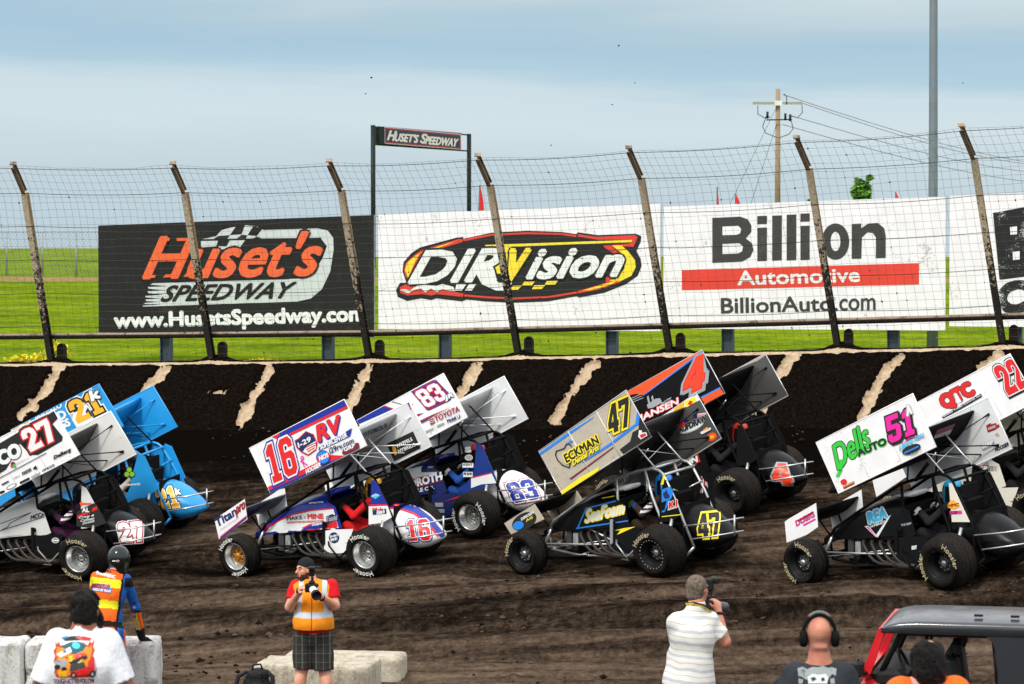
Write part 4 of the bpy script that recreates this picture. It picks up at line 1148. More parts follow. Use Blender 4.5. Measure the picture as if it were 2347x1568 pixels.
# ------------------------------------------------------------------ sprint cars
S_ = .20
def sh(p): return Vector((p[0], p[1], p[2] + (.36 - p[1]) * S_))
def m_tyre():
    m, nt, b = nodes('tyre_rubber')
    t = N(nt, 'ShaderNodeTexCoord'); s = N(nt, 'ShaderNodeSeparateXYZ'); nt.links.new(t.outputs['Object'], s.inputs[0])
    a = N(nt, 'ShaderNodeMath', operation='ARCTAN2'); nt.links.new(s.outputs['Z'], a.inputs[0]); nt.links.new(s.outputs['X'], a.inputs[1])
    a2 = N(nt, 'ShaderNodeMath', operation='MULTIPLY'); nt.links.new(a.outputs[0], a2.inputs[0]); a2.inputs[1].default_value = .4
    cb = N(nt, 'ShaderNodeCombineXYZ'); nt.links.new(a2.outputs[0], cb.inputs[0]); nt.links.new(s.outputs['Y'], cb.inputs[1])
    br = N(nt, 'ShaderNodeTexBrick'); br.inputs['Scale'].default_value = 1; br.inputs['Brick Width'].default_value = .075; br.inputs['Row Height'].default_value = .052; br.inputs['Mortar Size'].default_value = .007
    br.inputs['Mortar Smooth'].default_value = .2
    nt.links.new(cb.outputs[0], br.inputs['Vector'])
    n = noise(nt, 7, 4, .7); r = ramp(nt, n.outputs[0], [(.3, (.0065, .0058, .0053)), (.55, (.012, .0102, .009)), (.8, (.034, .026, .019))])
    # grooves only on the tread: radius test
    rr = N(nt, 'ShaderNodeVectorMath', operation='LENGTH'); cb2 = N(nt, 'ShaderNodeCombineXYZ'); nt.links.new(s.outputs['X'], cb2.inputs[0]); nt.links.new(s.outputs['Z'], cb2.inputs[2]); nt.links.new(cb2.outputs[0], rr.inputs[0])
    at_ = N(nt, 'ShaderNodeAttribute', attribute_name='tread')
    gm = N(nt, 'ShaderNodeMath', operation='MULTIPLY'); nt.links.new(br.outputs['Fac'], gm.inputs[0]); nt.links.new(at_.outputs['Fac'], gm.inputs[1])
    mixn = N(nt, 'ShaderNodeMixRGB'); nt.links.new(gm.outputs[0], mixn.inputs[0]); nt.links.new(r.outputs[0], mixn.inputs[1]); mixn.inputs[2].default_value = (.028, .021, .016, 1)
    nt.links.new(mixn.outputs[0], b.inputs['Base Color']); b.inputs['Roughness'].default_value = .72; b.inputs['Specular IOR Level'].default_value = .10
    iv = N(nt, 'ShaderNodeMath', operation='SUBTRACT'); iv.inputs[0].default_value = 1; nt.links.new(gm.outputs[0], iv.inputs[1])
    bp = N(nt, 'ShaderNodeBump'); bp.inputs['Strength'].default_value = .8; bp.inputs['Distance'].default_value = .012
    nt.links.new(iv.outputs[0], bp.inputs['Height']); nt.links.new(bp.outputs[0], b.inputs['Normal'])
    return m
M_TYRE = m_tyre()
LET_W = paint('tyre_letters_white', (.74, .74, .70), .7, 0, .1); LET_T = paint('tyre_letters_tan', (.50, .43, .26), .7, 0, .3)
RIM_ALU = paint('rim_aluminium', (.62, .62, .60), .28, .85, .25, (.2, .16, .11)); RIM_BLK = paint('rim_black', (.012, .012, .013), .32, 0, .2)
GOLD = paint('wheel_gold', (.62, .25, .02), .35, .4, .15); HOLE = paint('wheel_hole', (.01, .01, .01), .7, 0, 0)
_wheel = {}
def wheel_meshes(R, w, rim, centre, letters, side, rot, lugs):
    key = (R, w, rim.name, centre, letters.name, side, rot, lugs)
    if key in _wheel: return _wheel[key]
    h = w / 2; s = side
    t = MB()
    prof = [(.196, h - .022), (.212, h + .004), (.245, h + .014), (R * .5 + .125, h + .017), (R - .065, h + .006), (R - .03, h - .014), (R - .008, h - .05)]
    trd = [(R, h - .075), (R + .001, h * .45), (R - .006, h * .45 - .004), (R - .006, h * .45 - .014), (R + .002, h * .45 - .018), (R + .003, 0), (R - .005, -.004), (R - .005, -.014), (R + .002, -.018), (R + .001, -h * .5), (R, -h + .075)]
    back = [(r, -y) for r, y in reversed(prof)]
    full = [(r, y * s) for r, y in prof + trd + back]
    t.lathe(full, M_TYRE, 56)
    n_tread = (len(prof), len(prof) + len(trd))
    # lettering, twice round the sidewall
    v, f = text2d('Hoosier')
    for a0 in rot:
        for dr, dl in ((0, 0), (.005, .0006), (-.005, .0012)):
            vs = []
            for x, y in v:
                ang = a0 - s * 0 - x * 1.25; r = (R + .235) / 2 - .042 + y * .07 + dr
                yy = (h + .020 - max(0, r - (R * .5 + .125)) * .17 + dl) * s
                vs.append((-math.cos(ang) * r if s > 0 else math.cos(ang) * r, yy, math.sin(ang) * r))
            t.add(vs, f, letters)
    tm = t.build('tyre'); me = tm.data
    at_ = me.attributes.new('tread', 'FLOAT', 'POINT')
    vals = np.zeros(len(me.vertices)); vals[n_tread[0] * 56:n_tread[1] * 56] = 1; at_.data.foreach_set('value', vals)
    bpy.data.objects.remove(tm)
    r = MB(); dep = .155 if R > .35 else .11
    lip = [(.206, h - .006), (.214, h - .018), (.214, h - .026), (.200, h - .02), (.206, h - .006)]
    r.lathe([(a, b * s) for a, b in [(.196, h - .03), (.213, h - .02), (.209, h - .004), (.199, h - .002), (.190, h - .014), (.184, h - .06), (.166, h - .075), (.160, h - dep), (.158, -h + .05), (.2, -h + .02), (.204, -h + .004)]], rim, 40)
    r.box((0.05, (h - .004) * s, .185), (.03, .012, .02), HOLE)
    yb = h - dep
    cm = {'gold': GOLD, 'alu': RIM_ALU, 'black': RIM_BLK}[centre]
    r.lathe([(.158, (yb - .004) * s), (.04, (yb - .012) * s), (.0, (yb - .012) * s)], rim, 32)
    r.lathe([(.118, yb * s), (.124, (yb + .012) * s), (.108, (yb + .014) * s), (.104, yb * s)], cm, 32)
    r.lathe([(.05, yb * s), (.05, (yb + .05) * s), (.036, (yb + .062) * s), (0, (yb + .064) * s)], cm if centre != 'black' else RIM_ALU, 18)
    for k in range(6 if centre == 'gold' else 8):
        a = 2 * math.pi * k / (6 if centre == 'gold' else 8) + .2
        if centre == 'gold':
            for da in (-.22, .22): r.tube([(math.cos(a) * .045, (yb + .03) * s, math.sin(a) * .045), (math.cos(a + da) * .112, (yb + .01) * s, math.sin(a + da) * .112)], .011, GOLD, 6)
        else:
            c = Vector((math.cos(a) * .083, (yb + .006) * s, math.sin(a) * .083))
            r.lathe([(.026, .006 * s), (.027, .012 * s), (.019, .012 * s), (.018, .004 * s)], RIM_ALU if centre == 'alu' else paint('lug_steel', (.3, .3, .3), .3, .8, 0), 12, 'Y', c)
            r.lathe([(.018, .005 * s), (0, .005 * s)], HOLE, 12, 'Y', c)
    if lugs:
        for k in range(24):
            a = 2 * math.pi * k / 24; r.lathe([(.0065, (h - .002) * s), (.0065, (h + .004) * s), (0, (h + .005) * s)], RIM_ALU, 6, 'Y', (math.cos(a) * .204, 0, math.sin(a) * .204))
    rm = r.build('rim'); rme = rm.data; bpy.data.objects.remove(rm)
    ax = MB(); ax.lathe([(.045, -h * s), (.045, (yb + .02) * s)], RIM_BLK, 12); hm = ax.build('wheel'); hme = hm.data; bpy.data.objects.remove(hm)
    _wheel[key] = (me, rme, hme); return _wheel[key]

BLK = paint('car_black', (.0055, .0055, .006), .3, 0, .2, spec=.3, dent=.12); CARBON = paint('matte_black', (.0075, .0075, .0075), .7, 0, .12, spec=.15)
CWHITE = paint('car_white', (.82, .81, .81), .32, 0, .2, (.30, .22, .15), dent=.12); CHROME = paint('chrome_tube', (.58, .58, .58), .25, .75, .1, (.2, .15, .1))
STEEL = paint('exhaust_steel', (.045, .038, .033), .45, .35, .3); CGREY = paint('inner_grey', (.66, .67, .67), .45, .1, .15)
CTUBE = paint('frame_black', (.007, .007, .0075), .55, 0, .25, spec=.12); C16 = paint('royal_blue', (.006, .022, .30), .3, 0, .06); RED = paint('vivid_red', (.70, .010, .012), .35, 0, .0)
NAVY = paint('deep_navy', (.007, .016, .11), .28, 0, .08); BLUE83 = paint('bright_navy', (.008, .035, .22), .3, 0, .06); SKYB = paint('sky_blue', (.014, .29, .66), .32, 0, .1)
TAN = paint('brushed_tan', (.53, .46, .36), .42, .25, .2, (.2, .14, .1), dent=.3); LTAN = paint('tan_rib', (.60, .55, .46), .5, .1, .1); CBLUE = paint('cobalt', (.012, .22, .75), .4, 0, 0)
YEL = paint('lemon', (.90, .74, .012), .4, 0, 0); SILV = paint('silver_tube', (.50, .50, .49), .3, .7, .12); ORG = paint('flame_orange', (.85, .085, .008), .35, 0, 0)
ORANGE4 = paint('hot_red_orange', (.85, .05, .01), .35, 0, 0); PINK = paint('hot_pink', (.80, .008, .32), .4, 0, 0); GREEN = paint('apple_green', (.03, .55, .04), .4, 0, 0)
CYAN = paint('cyan', (.05, .50, .80), .4, 0, 0); MAR = paint('maroon', (.17, .008, .03), .4, 0, 0); GREYL = paint('grey_print', (.33, .35, .36), .5, 0, 0); DGREY = paint('dark_grey_sheet', (.055, .053, .05), .5, .2, .15)
GOLDY = paint('golden_yellow', (.86, .42, .012), .4, 0, 0); CLOV = paint('clover_green', (.25, .55, .02), .4, 0, 0); CREAM = paint('cream_white', (.72, .68, .58), .4, 0, .22, (.3, .2, .12))
TAN27 = paint('warm_white', (.64, .63, .60), .4, 0, .15); BURG = paint('dark_red', (.32, .008, .015), .4, 0, 0)
def superell(hw, zb, zt, n=24, e=2.6, yc=0.0):
    out = []
    for i in range(n):
        a = 2 * math.pi * i / n; c, s = math.cos(a), math.sin(a)
        out.append((yc + hw * abs(c) ** (2 / e) * (1 if c > 0 else -1), (zb + zt) / 2 + (zt - zb) / 2 * abs(s) ** (2 / e) * (1 if s > 0 else -1)))
    return out
GEN_BOARD = [(2.15, 1.76), (.44, 2.45), (-.02, 1.775), (1.69, 1.07)]      # front-top, rear-top, rear-bottom, front-bottom
def car(key, label, cfg):
    ps = POSES[key]; root = empty('sprint_car', ps.O); root.matrix_world = ps.M
    tag(root, label, 'race car', 'winged sprint cars racing')
    def part(mb, name, parent=None):
        o = mb.build(name); o.parent = parent or root; return o
    body = cfg['body']; tube = cfg.get('tube', CTUBE); z = ps.z
    # ---- top wing: foil with two side boards and their braces
    Bd = GEN_BOARD
    if 'board_px' in cfg: Bd = [(lambda q: (q.x, q.z))(ps.plane(.80)(z(p))) for p in cfg['board_px']]
    dx, dz = cfg.get('board_shift', (0, 0)); Bd = [(a + dx, b + dz) for a, b in Bd]
    FT, RT, RB, FB = (Vector(q) for q in Bd)
    fdir = (FT - RT).normalized(); gdir = (RB - RT).normalized()
    uv = lambda u, v: RT + fdir * u + gdir * v
    lean = -.27
    mb = MB(); fp = [(.30, .09), (.40, .16), (.5, .225), (.62, .29), (.75, .345), (.95, .395), (1.2, .42), (1.45, .41), (1.66, .37), (1.78, .32), (1.66, .26), (1.4, .22), (1.1, .18), (.8, .135), (.5, .10), (.32, .07)]
    ys = [.785, .5, .0, -.4, -.785]; secs = []
    for y in ys:
        secs.append([Vector((uv(u, v).x, y, uv(u, v).y + (y + .785) * lean)) for u, v in fp])
    mb.loft(secs, cfg.get('foil', CARBON), True)
    foil_b = BVHTree.FromPolygons([Vector(v) for v in mb.v], mb.f)
    if 'foil_pic' in cfg: cfg['foil_pic'].put(mb, ps.surf(foil_b), maxedge=12, lift=.006)
    wing = part(mb, 'top_wing')
    cols = cfg['board']
    for y, nm in ((.80, 'l'), (-.80, 'r')):
        mb = MB(); poly = [tuple(q) for q in (FT, RT, RB, FB)]
        o_, i_ = (y + .006, y - .006)
        mb.slab(poly, lambda p: Vector((p[0], o_, p[1])), lambda p: Vector((p[0], i_, p[1])), cols[0] if nm == 'l' else cols[1], cfg.get('edge', CWHITE))
        # rolled edges
        mb.tube([(q.x, y, q.y) for q in (FT, RT, RB, FB)], .012, cfg.get('edge', CWHITE), 6, closed=True)
        pic = cfg.get('board_pic' if nm == 'l' else 'inner_pic')
        if pic:
            win = [pxp(ps.M @ Vector((q.x, o_, q.y))) for q in (FT, RT, RB, FB)]
            pic.put(mb, ps.plane(o_), clip=win, step=.0016, lift=.004)
        if nm == 'l':
            rb = cfg.get('rib')
            for u in (.62, 1.22): mb.tube([Vector((uv(u, .01).x, o_, uv(u, .01).y)), Vector((uv(u, .79).x, o_, uv(u, .79).y))], .011 if rb else .0045, rb or cols[0], 6)
            for k in range(26): q_ = uv(.03 + (k % 13) * .147, .03 if k < 13 else .775); mb.lathe([(.007, .006), (.005, .010), (0, .011)], SILV, 6, 'Y', (q_.x, y, q_.y))
        part(mb, 'sideboard', wing)
    br = cfg.get('brace', CTUBE)
    a = uv(.78, .33); P0 = Vector((a.x, -.42, a.y + .36 * lean - .02))
    for u, v, r in ((.10, .22, .008), (.17, .69, .010)):
        mb = MB(); e = uv(u, v); E_ = Vector((e.x, -.79, e.y)); mb.tube([P0, E_], r, br, 6); mb.tube([P0.lerp(E_, .86), E_], [r, r * 2.4], br, 6); part(mb, 'wing_brace', wing)
    mb = MB(); e = uv(.30, .52); a2 = uv(.85, .40); mb.tube([Vector((a2.x, -.3, a2.y - .13)), Vector((uv(.5, .70).x, -.79, uv(.5, .70).y))], .011, br, 6); part(mb, 'wing_brace', wing)
    # ---- wing trees between cage and foil
    st = cfg.get('strut', CTUBE)
    mb = MB()
    for y in (.30, -.30):
        top = sh((.80, y, 1.80)); bot = sh((.33, y, 1.38)); mb.tube([bot, top], .0135, st, 8)
        mb.tube([sh((.95, y, 1.27)), sh((.93, y, 1.66))], .012, CTUBE, 6)
    mb.tube([sh((.46, .30, 1.50)), sh((.62, -.30, 1.64))], .006, st, 6); mb.tube([sh((.62, .30, 1.64)), sh((.42, -.30, 1.46))], .006, st, 6)
    part(mb, 'wing_mount')
    mb = MB(); a_, b_ = sh((.98, .1, 1.24)), sh((.62, .1, 1.62)); mb.tube([a_, a_.lerp(b_, .62)], .026, CTUBE, 8); mb.tube([a_.lerp(b_, .6), b_], .010, SILV, 6); part(mb, 'wing_ram')
    # ---- roll cage and frame
    mb = MB(); r = .021
    for y in (.33, -.33):
        y2 = y * .98
        mb.tube([(2.46, y * .5, .45), (2.2, y * 1.06, .62), (1.8, y * 1.1, .84), (1.03, y, 1.24), (.62, y, 1.345), (.36, y2, 1.375), (.24, y2, 1.345), (.16, y2, 1.29), (-.06, y * 1.03, .94), (-.41, y * 1.05, .28)], r, tube, 8, xf=sh)
        mb.tube([(1.03, y, 1.24), (1.0, y, .94), (1.0, y, .30)], r, tube, 8, xf=sh)
        mb.tube([(.50, y, 1.36), (.36, y, .98), (.18, y * 1.06, .66), (.16, y * 1.06, .2)], r, tube, 8, xf=sh)
        mb.tube([(2.40, y * .5, .16), (1.7, y, .12), (-.22, y, .12), (-.41, y * 1.05, .28)], r, tube, 8, xf=sh)
        mb.tube([(2.46, y * .5, .45), (2.40, y * .5, .16)], r, tube, 8, xf=sh)
        mb.tube([(1.0, y, .30), (1.9, y * .8, .62)], r * .9, tube, 6, xf=sh)
        mb.tube([(-.02, y, 1.08), (.06, y * .4, 1.02)], r * .6, tube, 6, xf=sh)
    for x, zz in ((.36, 1.375), (1.03, 1.24), (.13, 1.29)): mb.tube([(x, .33, zz), (x, -.33, zz)], r, tube, 8, xf=sh)
    pass
    for x in (2.4, 1.7, .9, 0): mb.tube([(x, .3 if x < 2 else .15, .12 if x < 2 else .16), (x, -.3 if x < 2 else -.15, .12 if x < 2 else .16)], r * .9, tube, 6, xf=sh)
    part(mb, 'roll_cage')
    # a dark rear net / right side panel behind the seat
    mb = MB(); pts = [(.36, 1.36), (.22, 1.335), (.13, 1.28), (-.13, .93), (-.30, .60), (.35, .60), (.40, 1.0)]
    mb.slab(pts, lambda p: sh((p[0], -.345, p[1])), lambda p: sh((p[0], -.352, p[1])), cfg.get('net', CARBON)); part(mb, 'side_net')
    # ---- body shell: hood, cowl and cockpit sides
    mb = MB(); hs = []
    for X, hw, zb, zs_, zt_ in ((2.64, .08, .36, .41, .44), (2.5, .15, .38, .47, .51), (2.30, .22, .42, .54, .60), (2.05, .29, .46, .68, .75), (1.80, .335, .48, .82, .91), (1.50, .355, .51, .88, .99), (1.20, .36, .53, .905, 1.04), (1.0, .365, .545, .91, 1.05)):
        sec = [(hw, zb)]
        for k in range(1, 4): sec.append((hw + .004, zb + (zs_ - zb) * k / 3))
        for k in range(1, 9):
            t = math.pi / 2 * k / 8; sec.append((hw * math.cos(t) ** .75 if k < 8 else 0, zs_ + (zt_ - zs_) * math.sin(t)))
        sec = sec + [(-y, q) for y, q in reversed(sec[:-1])]
        hs.append([sh((X, y, q)) for y, q in sec])
    hood_m = cfg.get('hood', body)
    mb.loft(hs, hood_m, True, closed=False)
    side = [(1.01, .95), (.86, .88), (.735, .57), (.86, .53), (1.01, .54)]
    for y, e in ((.372, .006), (-.372, -.006)):
        mb.slab(side, lambda p: sh((p[0], y, p[1])), lambda p: sh((p[0], y - e, p[1])), cfg.get('cockpit_side', hood_m))
    bv = BVHTree.FromPolygons([Vector(v) for v in mb.v], mb.f)
    if 'hood_pic' in cfg: cfg['hood_pic'].put(mb, ps.surf(bv), maxedge=16, lift=.005, step=.0016)
    # scoop in front of the driver
    mb.loft([[sh((x, y, q)) for y, q in superell(w, zb, zt_, 14, 3)] for x, w, zb, zt_ in ((1.45, .10, .97, 1.00), (1.2, .17, 1.0, 1.07), (1.0, .19, 1.02, 1.09))], cfg.get('scoop', hood_m))
    part(mb, 'hood')
    # ---- interior tub, seat, wheel
    mb = MB()
    mb.slab([(1.0, .55), (1.0, .95), (.7, .84), (.1, .8), (-.15, .72), (-.15, .15), (1.0, .15)], lambda p: sh((p[0], -.36, p[1])), lambda p: sh((p[0], -.365, p[1])), CARBON)
    mb.box((.45, 0, .14), (1.2, .66, .02), CARBON, xf=sh); mb.box((1.05, 0, .55), (.02, .66, .75), CARBON, xf=sh); mb.box((-.18, 0, .5), (.02, .6, .7), CARBON, xf=sh)
    part(mb, 'cockpit_tub')
    mb = MB(); mb.box((.12, 0, .70), (.07, .42, .62), CARBON, Matrix.Rotation(-.18, 3, 'Y'), xf=sh, bevel=.02); mb.box((.32, 0, .36), (.42, .42, .06), CARBON, xf=sh, bevel=.02)
    for y in (.19, -.19): mb.box((.26, y, 1.08), (.26, .03, .20), CARBON, xf=sh, bevel=.012)
    mb.box((.13, 0, 1.08), (.04, .36, .24), CARBON, xf=sh, bevel=.012); part(mb, 'seat')
    mb = MB(); mb.tube([(.86 - .08 * math.sin(a), .17 * math.cos(a), .82 + .15 * math.sin(a)) for a in np.linspace(0, 2 * math.pi, 20)[:-1]], .014, CARBON, 6, xf=sh, closed=True); mb.tube([(.86, 0, .82), (1.0, 0, .78)], .015, STEEL, 6, xf=sh)
    mb.box((.86, 0, .82), (.02, .3, .03), STEEL, xf=sh); part(mb, 'steering_wheel')
    # ---- arm guards
    ag = cfg.get('guard_shape', [(.15, 1.285), (.07, 1.25), (.02, 1.17), (-.13, .92), (-.215, .735), (-.06, .655), (.17, .635), (.17, .9)])
    for y in (.405, -.405):
        mb = MB(); e = .005 if y > 0 else -.005
        mb.slab(ag, lambda p: sh((p[0], y, p[1])), lambda p: sh((p[0], y - e, p[1])), (cfg.get('guard', body) if y > 0 or key == '21' else CARBON))
        if y > 0 and 'guard_pic' in cfg: cfg['guard_pic'].put(mb, ps.plane(.405), step=.0016, lift=.004)
        part(mb, 'arm_guard')
    # ---- lower side panels
    if cfg.get('lower', True):
        for y in (.425, -.425):
            mb = MB(); e = .005 if y > 0 else -.005
            mb.slab(cfg.get('lower_shape', [(1.03, .53), (.86, .55), (.48, .56), (.62, .22), (.72, .20), (1.03, .205)]), lambda p: sh((p[0], y, p[1])), lambda p: sh((p[0], y - e, p[1])), cfg.get('lower_mat', body))
            if y > 0 and cfg.get('lower_pic'): cfg['lower_pic'].put(mb, ps.plane(.425), step=.0016, lift=.004)
            part(mb, 'side_panel')
    # ---- tail tank
    mb = MB(); secs = []
    for X, hw, zb, zt_ in ((.30, .27, .50, .79), (.12, .285, .44, .825), (-.06, .29, .36, .83), (-.2, .29, .30, .815), (-.34, .285, .24, .775), (-.48, .272, .20, .705), (-.62, .232, .22, .605), (-.74, .18, .265, .51), (-.83, .115, .315, .437), (-.89, .04, .355, .395)):
        secs.append([sh((X, y, q)) for y, q in superell(hw, zb, zt_, 28, 2.25)])
    mb.loft(secs, cfg.get('tail', body), True)
    bv = BVHTree.FromPolygons([Vector(v) for v in mb.v], mb.f)
    if 'tail_pic' in cfg: cfg['tail_pic'].put(mb, ps.surf(bv), maxedge=7, lift=.005, step=.0016)
    tk = part(mb, 'tail_tank')
    mb = MB(); mb.lathe([(.0, .02), (.045, .02), (.05, -.01)], RED if key == '16' else CTUBE, 14, 'Z', sh((-.06, .08, .835))); part(mb, 'fuel_cap', tk)
    # ---- rear bumper
    mb = MB(); bm = cfg.get('bumper', CHROME)
    for zz, x0 in ((.585, -.27), (.40, -.40)):
        mb.tube([(x0, .40, zz - .0), (-.70, .33, zz + .03), (-.90, .20, zz + .045), (-.94, .12, zz + .045), (-.93, -.10, zz + .02), (-.88, -.17, zz + .0), (-.5, -.30, zz - .05)], .0115, bm, 8, xf=sh)
    mb.tube([(-.945, .12, .40), (-.945, .12, .69)], .013, bm, 8, xf=sh)
    part(mb, 'rear_bumper')
    # ---- nose wing
    nb = cfg.get('nose_shape', [(3.12, .71), (2.52, 1.02), (2.47, .71), (3.03, .41)])
    mb = MB(); npf = [(2.50, .90), (2.62, .83), (2.78, .76), (2.92, .70), (3.02, .63), (2.99, .60), (2.85, .64), (2.7, .70), (2.58, .79), (2.48, .885)]
    mb.loft([[sh((a, y, b)) for a, b in npf] for y in (.465, 0, -.465)], cfg.get('nose_foil', CARBON), True)
    for y in (.2, -.2): mb.tube([(2.62, y, .70), (2.45, y * .7, .45)], .014, CTUBE, 6, xf=sh)
    nw = part(mb, 'nose_wing')
    for y in (.475, -.475):
        mb = MB(); mb.slab(nb, lambda p: sh((p[0], y + .004, p[1])), lambda p: sh((p[0], y - .004, p[1])), cfg.get('nose', CWHITE))
        if y > 0 and 'nose_pic' in cfg: cfg['nose_pic'].put(mb, ps.plane(.479), step=.0016, lift=.004)
        part(mb, 'sideboard', nw)
    # ---- engine and headers
    mb = MB(); mb.box((1.42, 0, .36), (.62, .30, .30), DGREY, xf=sh, bevel=.03)
    for y in (.2, -.2): mb.box((1.42, y, .49), (.58, .13, .09), cfg.get('engine', STEEL), xf=sh, bevel=.02)
    mb.box((1.98, .0, .36), (.10, .56, .34), DGREY, xf=sh, bevel=.01); mb.box((1.85, .24, .34), (.1, .1, .22), RIM_ALU, xf=sh, bevel=.02)
    eng = part(mb, 'engine')
    mb = MB()
    for k in range(4):
        x = 1.25 + k * .15; pts = [(x, .25, .44), (x - .01, .34, .45), (x - .05, .385, .42), (x - .11, .40, .35), (x - .18, .41, .27), (x - .27, .415, .205), (x - .38, .418, .17), (.92, .42, .155)]
        q = [Vector(p_) for p_ in pts]; sm = []
        for i in range(len(q) - 1): sm += [q[i], q[i].lerp(q[i + 1], .5)]
        mb.tube(sm + [q[-1]], .024, STEEL, 8, xf=sh)
    mb.tube([(1.08, .41, .16), (.95, .415, .15), (.55, .43, .14)], [.045, .05, .048], STEEL, 10, xf=sh)
    part(mb, 'exhaust_header', eng)
    # ---- axles, rods and nerf bar
    mb = MB()
    mb.tube([(2.47, .55, .195), (2.47, -.55, .20)], .03, cfg.get('axle', CTUBE), 8, xf=sh)
    for y in (.42, -.42):
        mb.tube([(2.38, y, .30), (1.62, y, .30), (1.02, y * .9, .305)], .015, cfg.get('rod', CTUBE), 8, xf=sh); mb.tube([(2.38, y, .10), (1.5, y, .14)], .015, CTUBE, 8, xf=sh); mb.tube([(2.40, y, .10), (2.40, y, .34)], .02, CTUBE, 6, xf=sh)
    mb.tube([(2.44, .3, .22), (2.36, .14, .6)], .024, cfg.get('shock', SILV), 8, xf=sh); mb.tube([(2.44, -.3, .22), (2.36, -.14, .6)], .024, SILV, 8, xf=sh); mb.tube([(2.5, .5, .24), (1.9, .36, .27), (1.05, .3, .36)], .010, SILV, 6, xf=sh)
    part(mb, 'front_axle')
    mb = MB(); mb.tube([Vector((0, .5, .24)), Vector((.08, -.5, .50))], .045, CTUBE, 10); mb.lathe([(.0, -.1), (.13, -.09), (.15, 0), (.13, .09), (0, .1)], DGREY, 14, 'Y', sh((.02, 0, .26)))
    for y in (.46, -.40): mb.tube([sh((.0, y, .34)), sh((-.05, y * .85, .68))], .026, cfg.get('shock', SILV), 8); mb.tube([sh((.0, y, .36)), sh((-.02, y * .93, .46))], .034, paint('spring_orange', (.7, .2, .02), .4, 0, 0), 8)
    mb.tube([sh((.0, .44, .33)), sh((.86, .40, .36))], .015, cfg.get('rod', CTUBE), 8); mb.tube([sh((.0, .44, .15)), sh((.62, .38, .17))], .015, CTUBE, 8)
    part(mb, 'rear_axle')
    mb = MB(); nm_ = cfg.get('nerf', CTUBE)
    mb.tube([(1.0, .36, .40), (.88, .50, .33), (.62, .54, .12), (.98, .36, .10)], .014, nm_, 8, xf=sh); mb.tube([(1.0, .34, .12), (.62, .54, .18), (.32, .40, .50)], .014, nm_, 8, xf=sh)
    part(mb, 'nerf_bar')
    mb = MB(); mb.tube([(2.45, .14, .40), (2.76, .12, .30), (2.76, -.12, .30), (2.45, -.14, .40)], .013, CTUBE, 8, xf=sh); mb.tube([(2.45, .14, .18), (2.74, .12, .2), (2.74, -.12, .2), (2.45, -.14, .18)], .013, CTUBE, 8, xf=sh); part(mb, 'front_bumper')
    mb = MB(); mb.box((1.03, .43, .50), (.05, .02, .34), cfg.get('torsion', CTUBE), xf=sh); mb.tube([(1.03, .43, .62), (1.03, -.43, .62)], .03, CTUBE, 8, xf=sh); part(mb, 'torsion_arm')
    # ---- wheels
    rim, cen, let, lugs = cfg['wheels']; frim, fcen = cfg.get('front', (rim, cen))
    tilt = -math.atan2(.535 - .225, 1.22)
    rots = cfg.get('rot', (2.3, -.7))
    for i, (hub, R) in enumerate(WHEELS):
        left = hub[1] > 0; w = (.40, .45, .27, .28)[i]
        tm, rm, hm = wheel_meshes(R, w, frim if i > 1 else rim, fcen if i > 1 else cen, let, 1 if left else -1, rots if i < 2 else tuple(a + .5 for a in rots), lugs and i < 2)
        wo = bpy.data.objects.new('wheel', hm); COL.objects.link(wo); wo.parent = root; wo.location = hub; wo.rotation_euler = (tilt * (1 if i < 2 else .8), random.uniform(-.25, .25) * 0, -.03 if i > 1 else 0)
        for me, nm in ((tm, 'tyre'), (rm, 'rim')):
            q = bpy.data.objects.new(nm, me); COL.objects.link(q); q.parent = wo
    return root
# ------------------------------------------------------------------ the eight cars and their liveries
def wheels(rim, cen, let=LET_T, lugs=False): return (rim, cen, let, lugs)

# --- white, blue and red car in the near row
b = Pic(z5)
b.P([(505, 495), (940, 275), (962, 313), (528, 523)], C16)
b.P([(456, 520), (505, 495), (528, 523), (962, 313), (969, 330), (518, 545)], RED)
b.P([(436, 852), (600, 768), (760, 690), (848, 640), (955, 645), (800, 702), (610, 800), (446, 876)], RED)
b.P([(446, 872), (610, 798), (800, 700), (960, 643), (930, 665), (440, 905)], C16)
b.D('16', (462, 834), (640, 752), (402, 590), RED, [(C16, 1.5), (PWHITE, .75)])
b.T("RV", (772, 552), (926, 478), (750, 455), RED, C16, .02, .07, .12, sh=C16)
b.P([(612, 545), (640, 528), (686, 482), (738, 503), (762, 560), (755, 606), (700, 645), (655, 622), (624, 592)], RED); b.P([(617, 548), (642, 534), (688, 488), (734, 508), (757, 562), (750, 602), (700, 638), (658, 616), (628, 590)], NAVY)
b.P([(690, 585), (752, 548), (752, 600), (702, 636), (668, 618)], PWHITE)
for k in range(3): b.line([(683 + 8 * k, 592 + 13 * k), (752 - 4 * k, 560 + 16 * k)], 6, RED)
b.T("I-29", (640, 592), (722, 548), (632, 562), PWHITE, None, 0, .07)
b.P([(772, 590), (990, 463), (977, 516), (772, 612)], C16); b.T("SUPERCENTER", (784, 606), (960, 520), (776, 574), PWHITE, None, 0, .06)
b.T("i29rv.com", (846, 632), (1004, 560), (836, 596), NAVY, None, 0, .03)
b.ell((800, 655), 46, 46, C16); b.ell((800, 655), 40, 40, CBLUE); b.P([(758, 655), (840, 625), (846, 650), (764, 684)], RED); b.T("NOS", (778, 680), (836, 652), (772, 652), PWHITE, None, 0, .08)
b.line([(654, 652), (664, 648), (672, 660), (652, 685)], 7, PINK); b.line([(652, 660), (672, 690), (696, 706)], 7, PINK); b.line([(664, 690), (676, 716)], 7, PINK)
b.T("HOOSIER", (690, 766), (786, 715), (684, 738), PWHITE, None, 0, .06, .15)
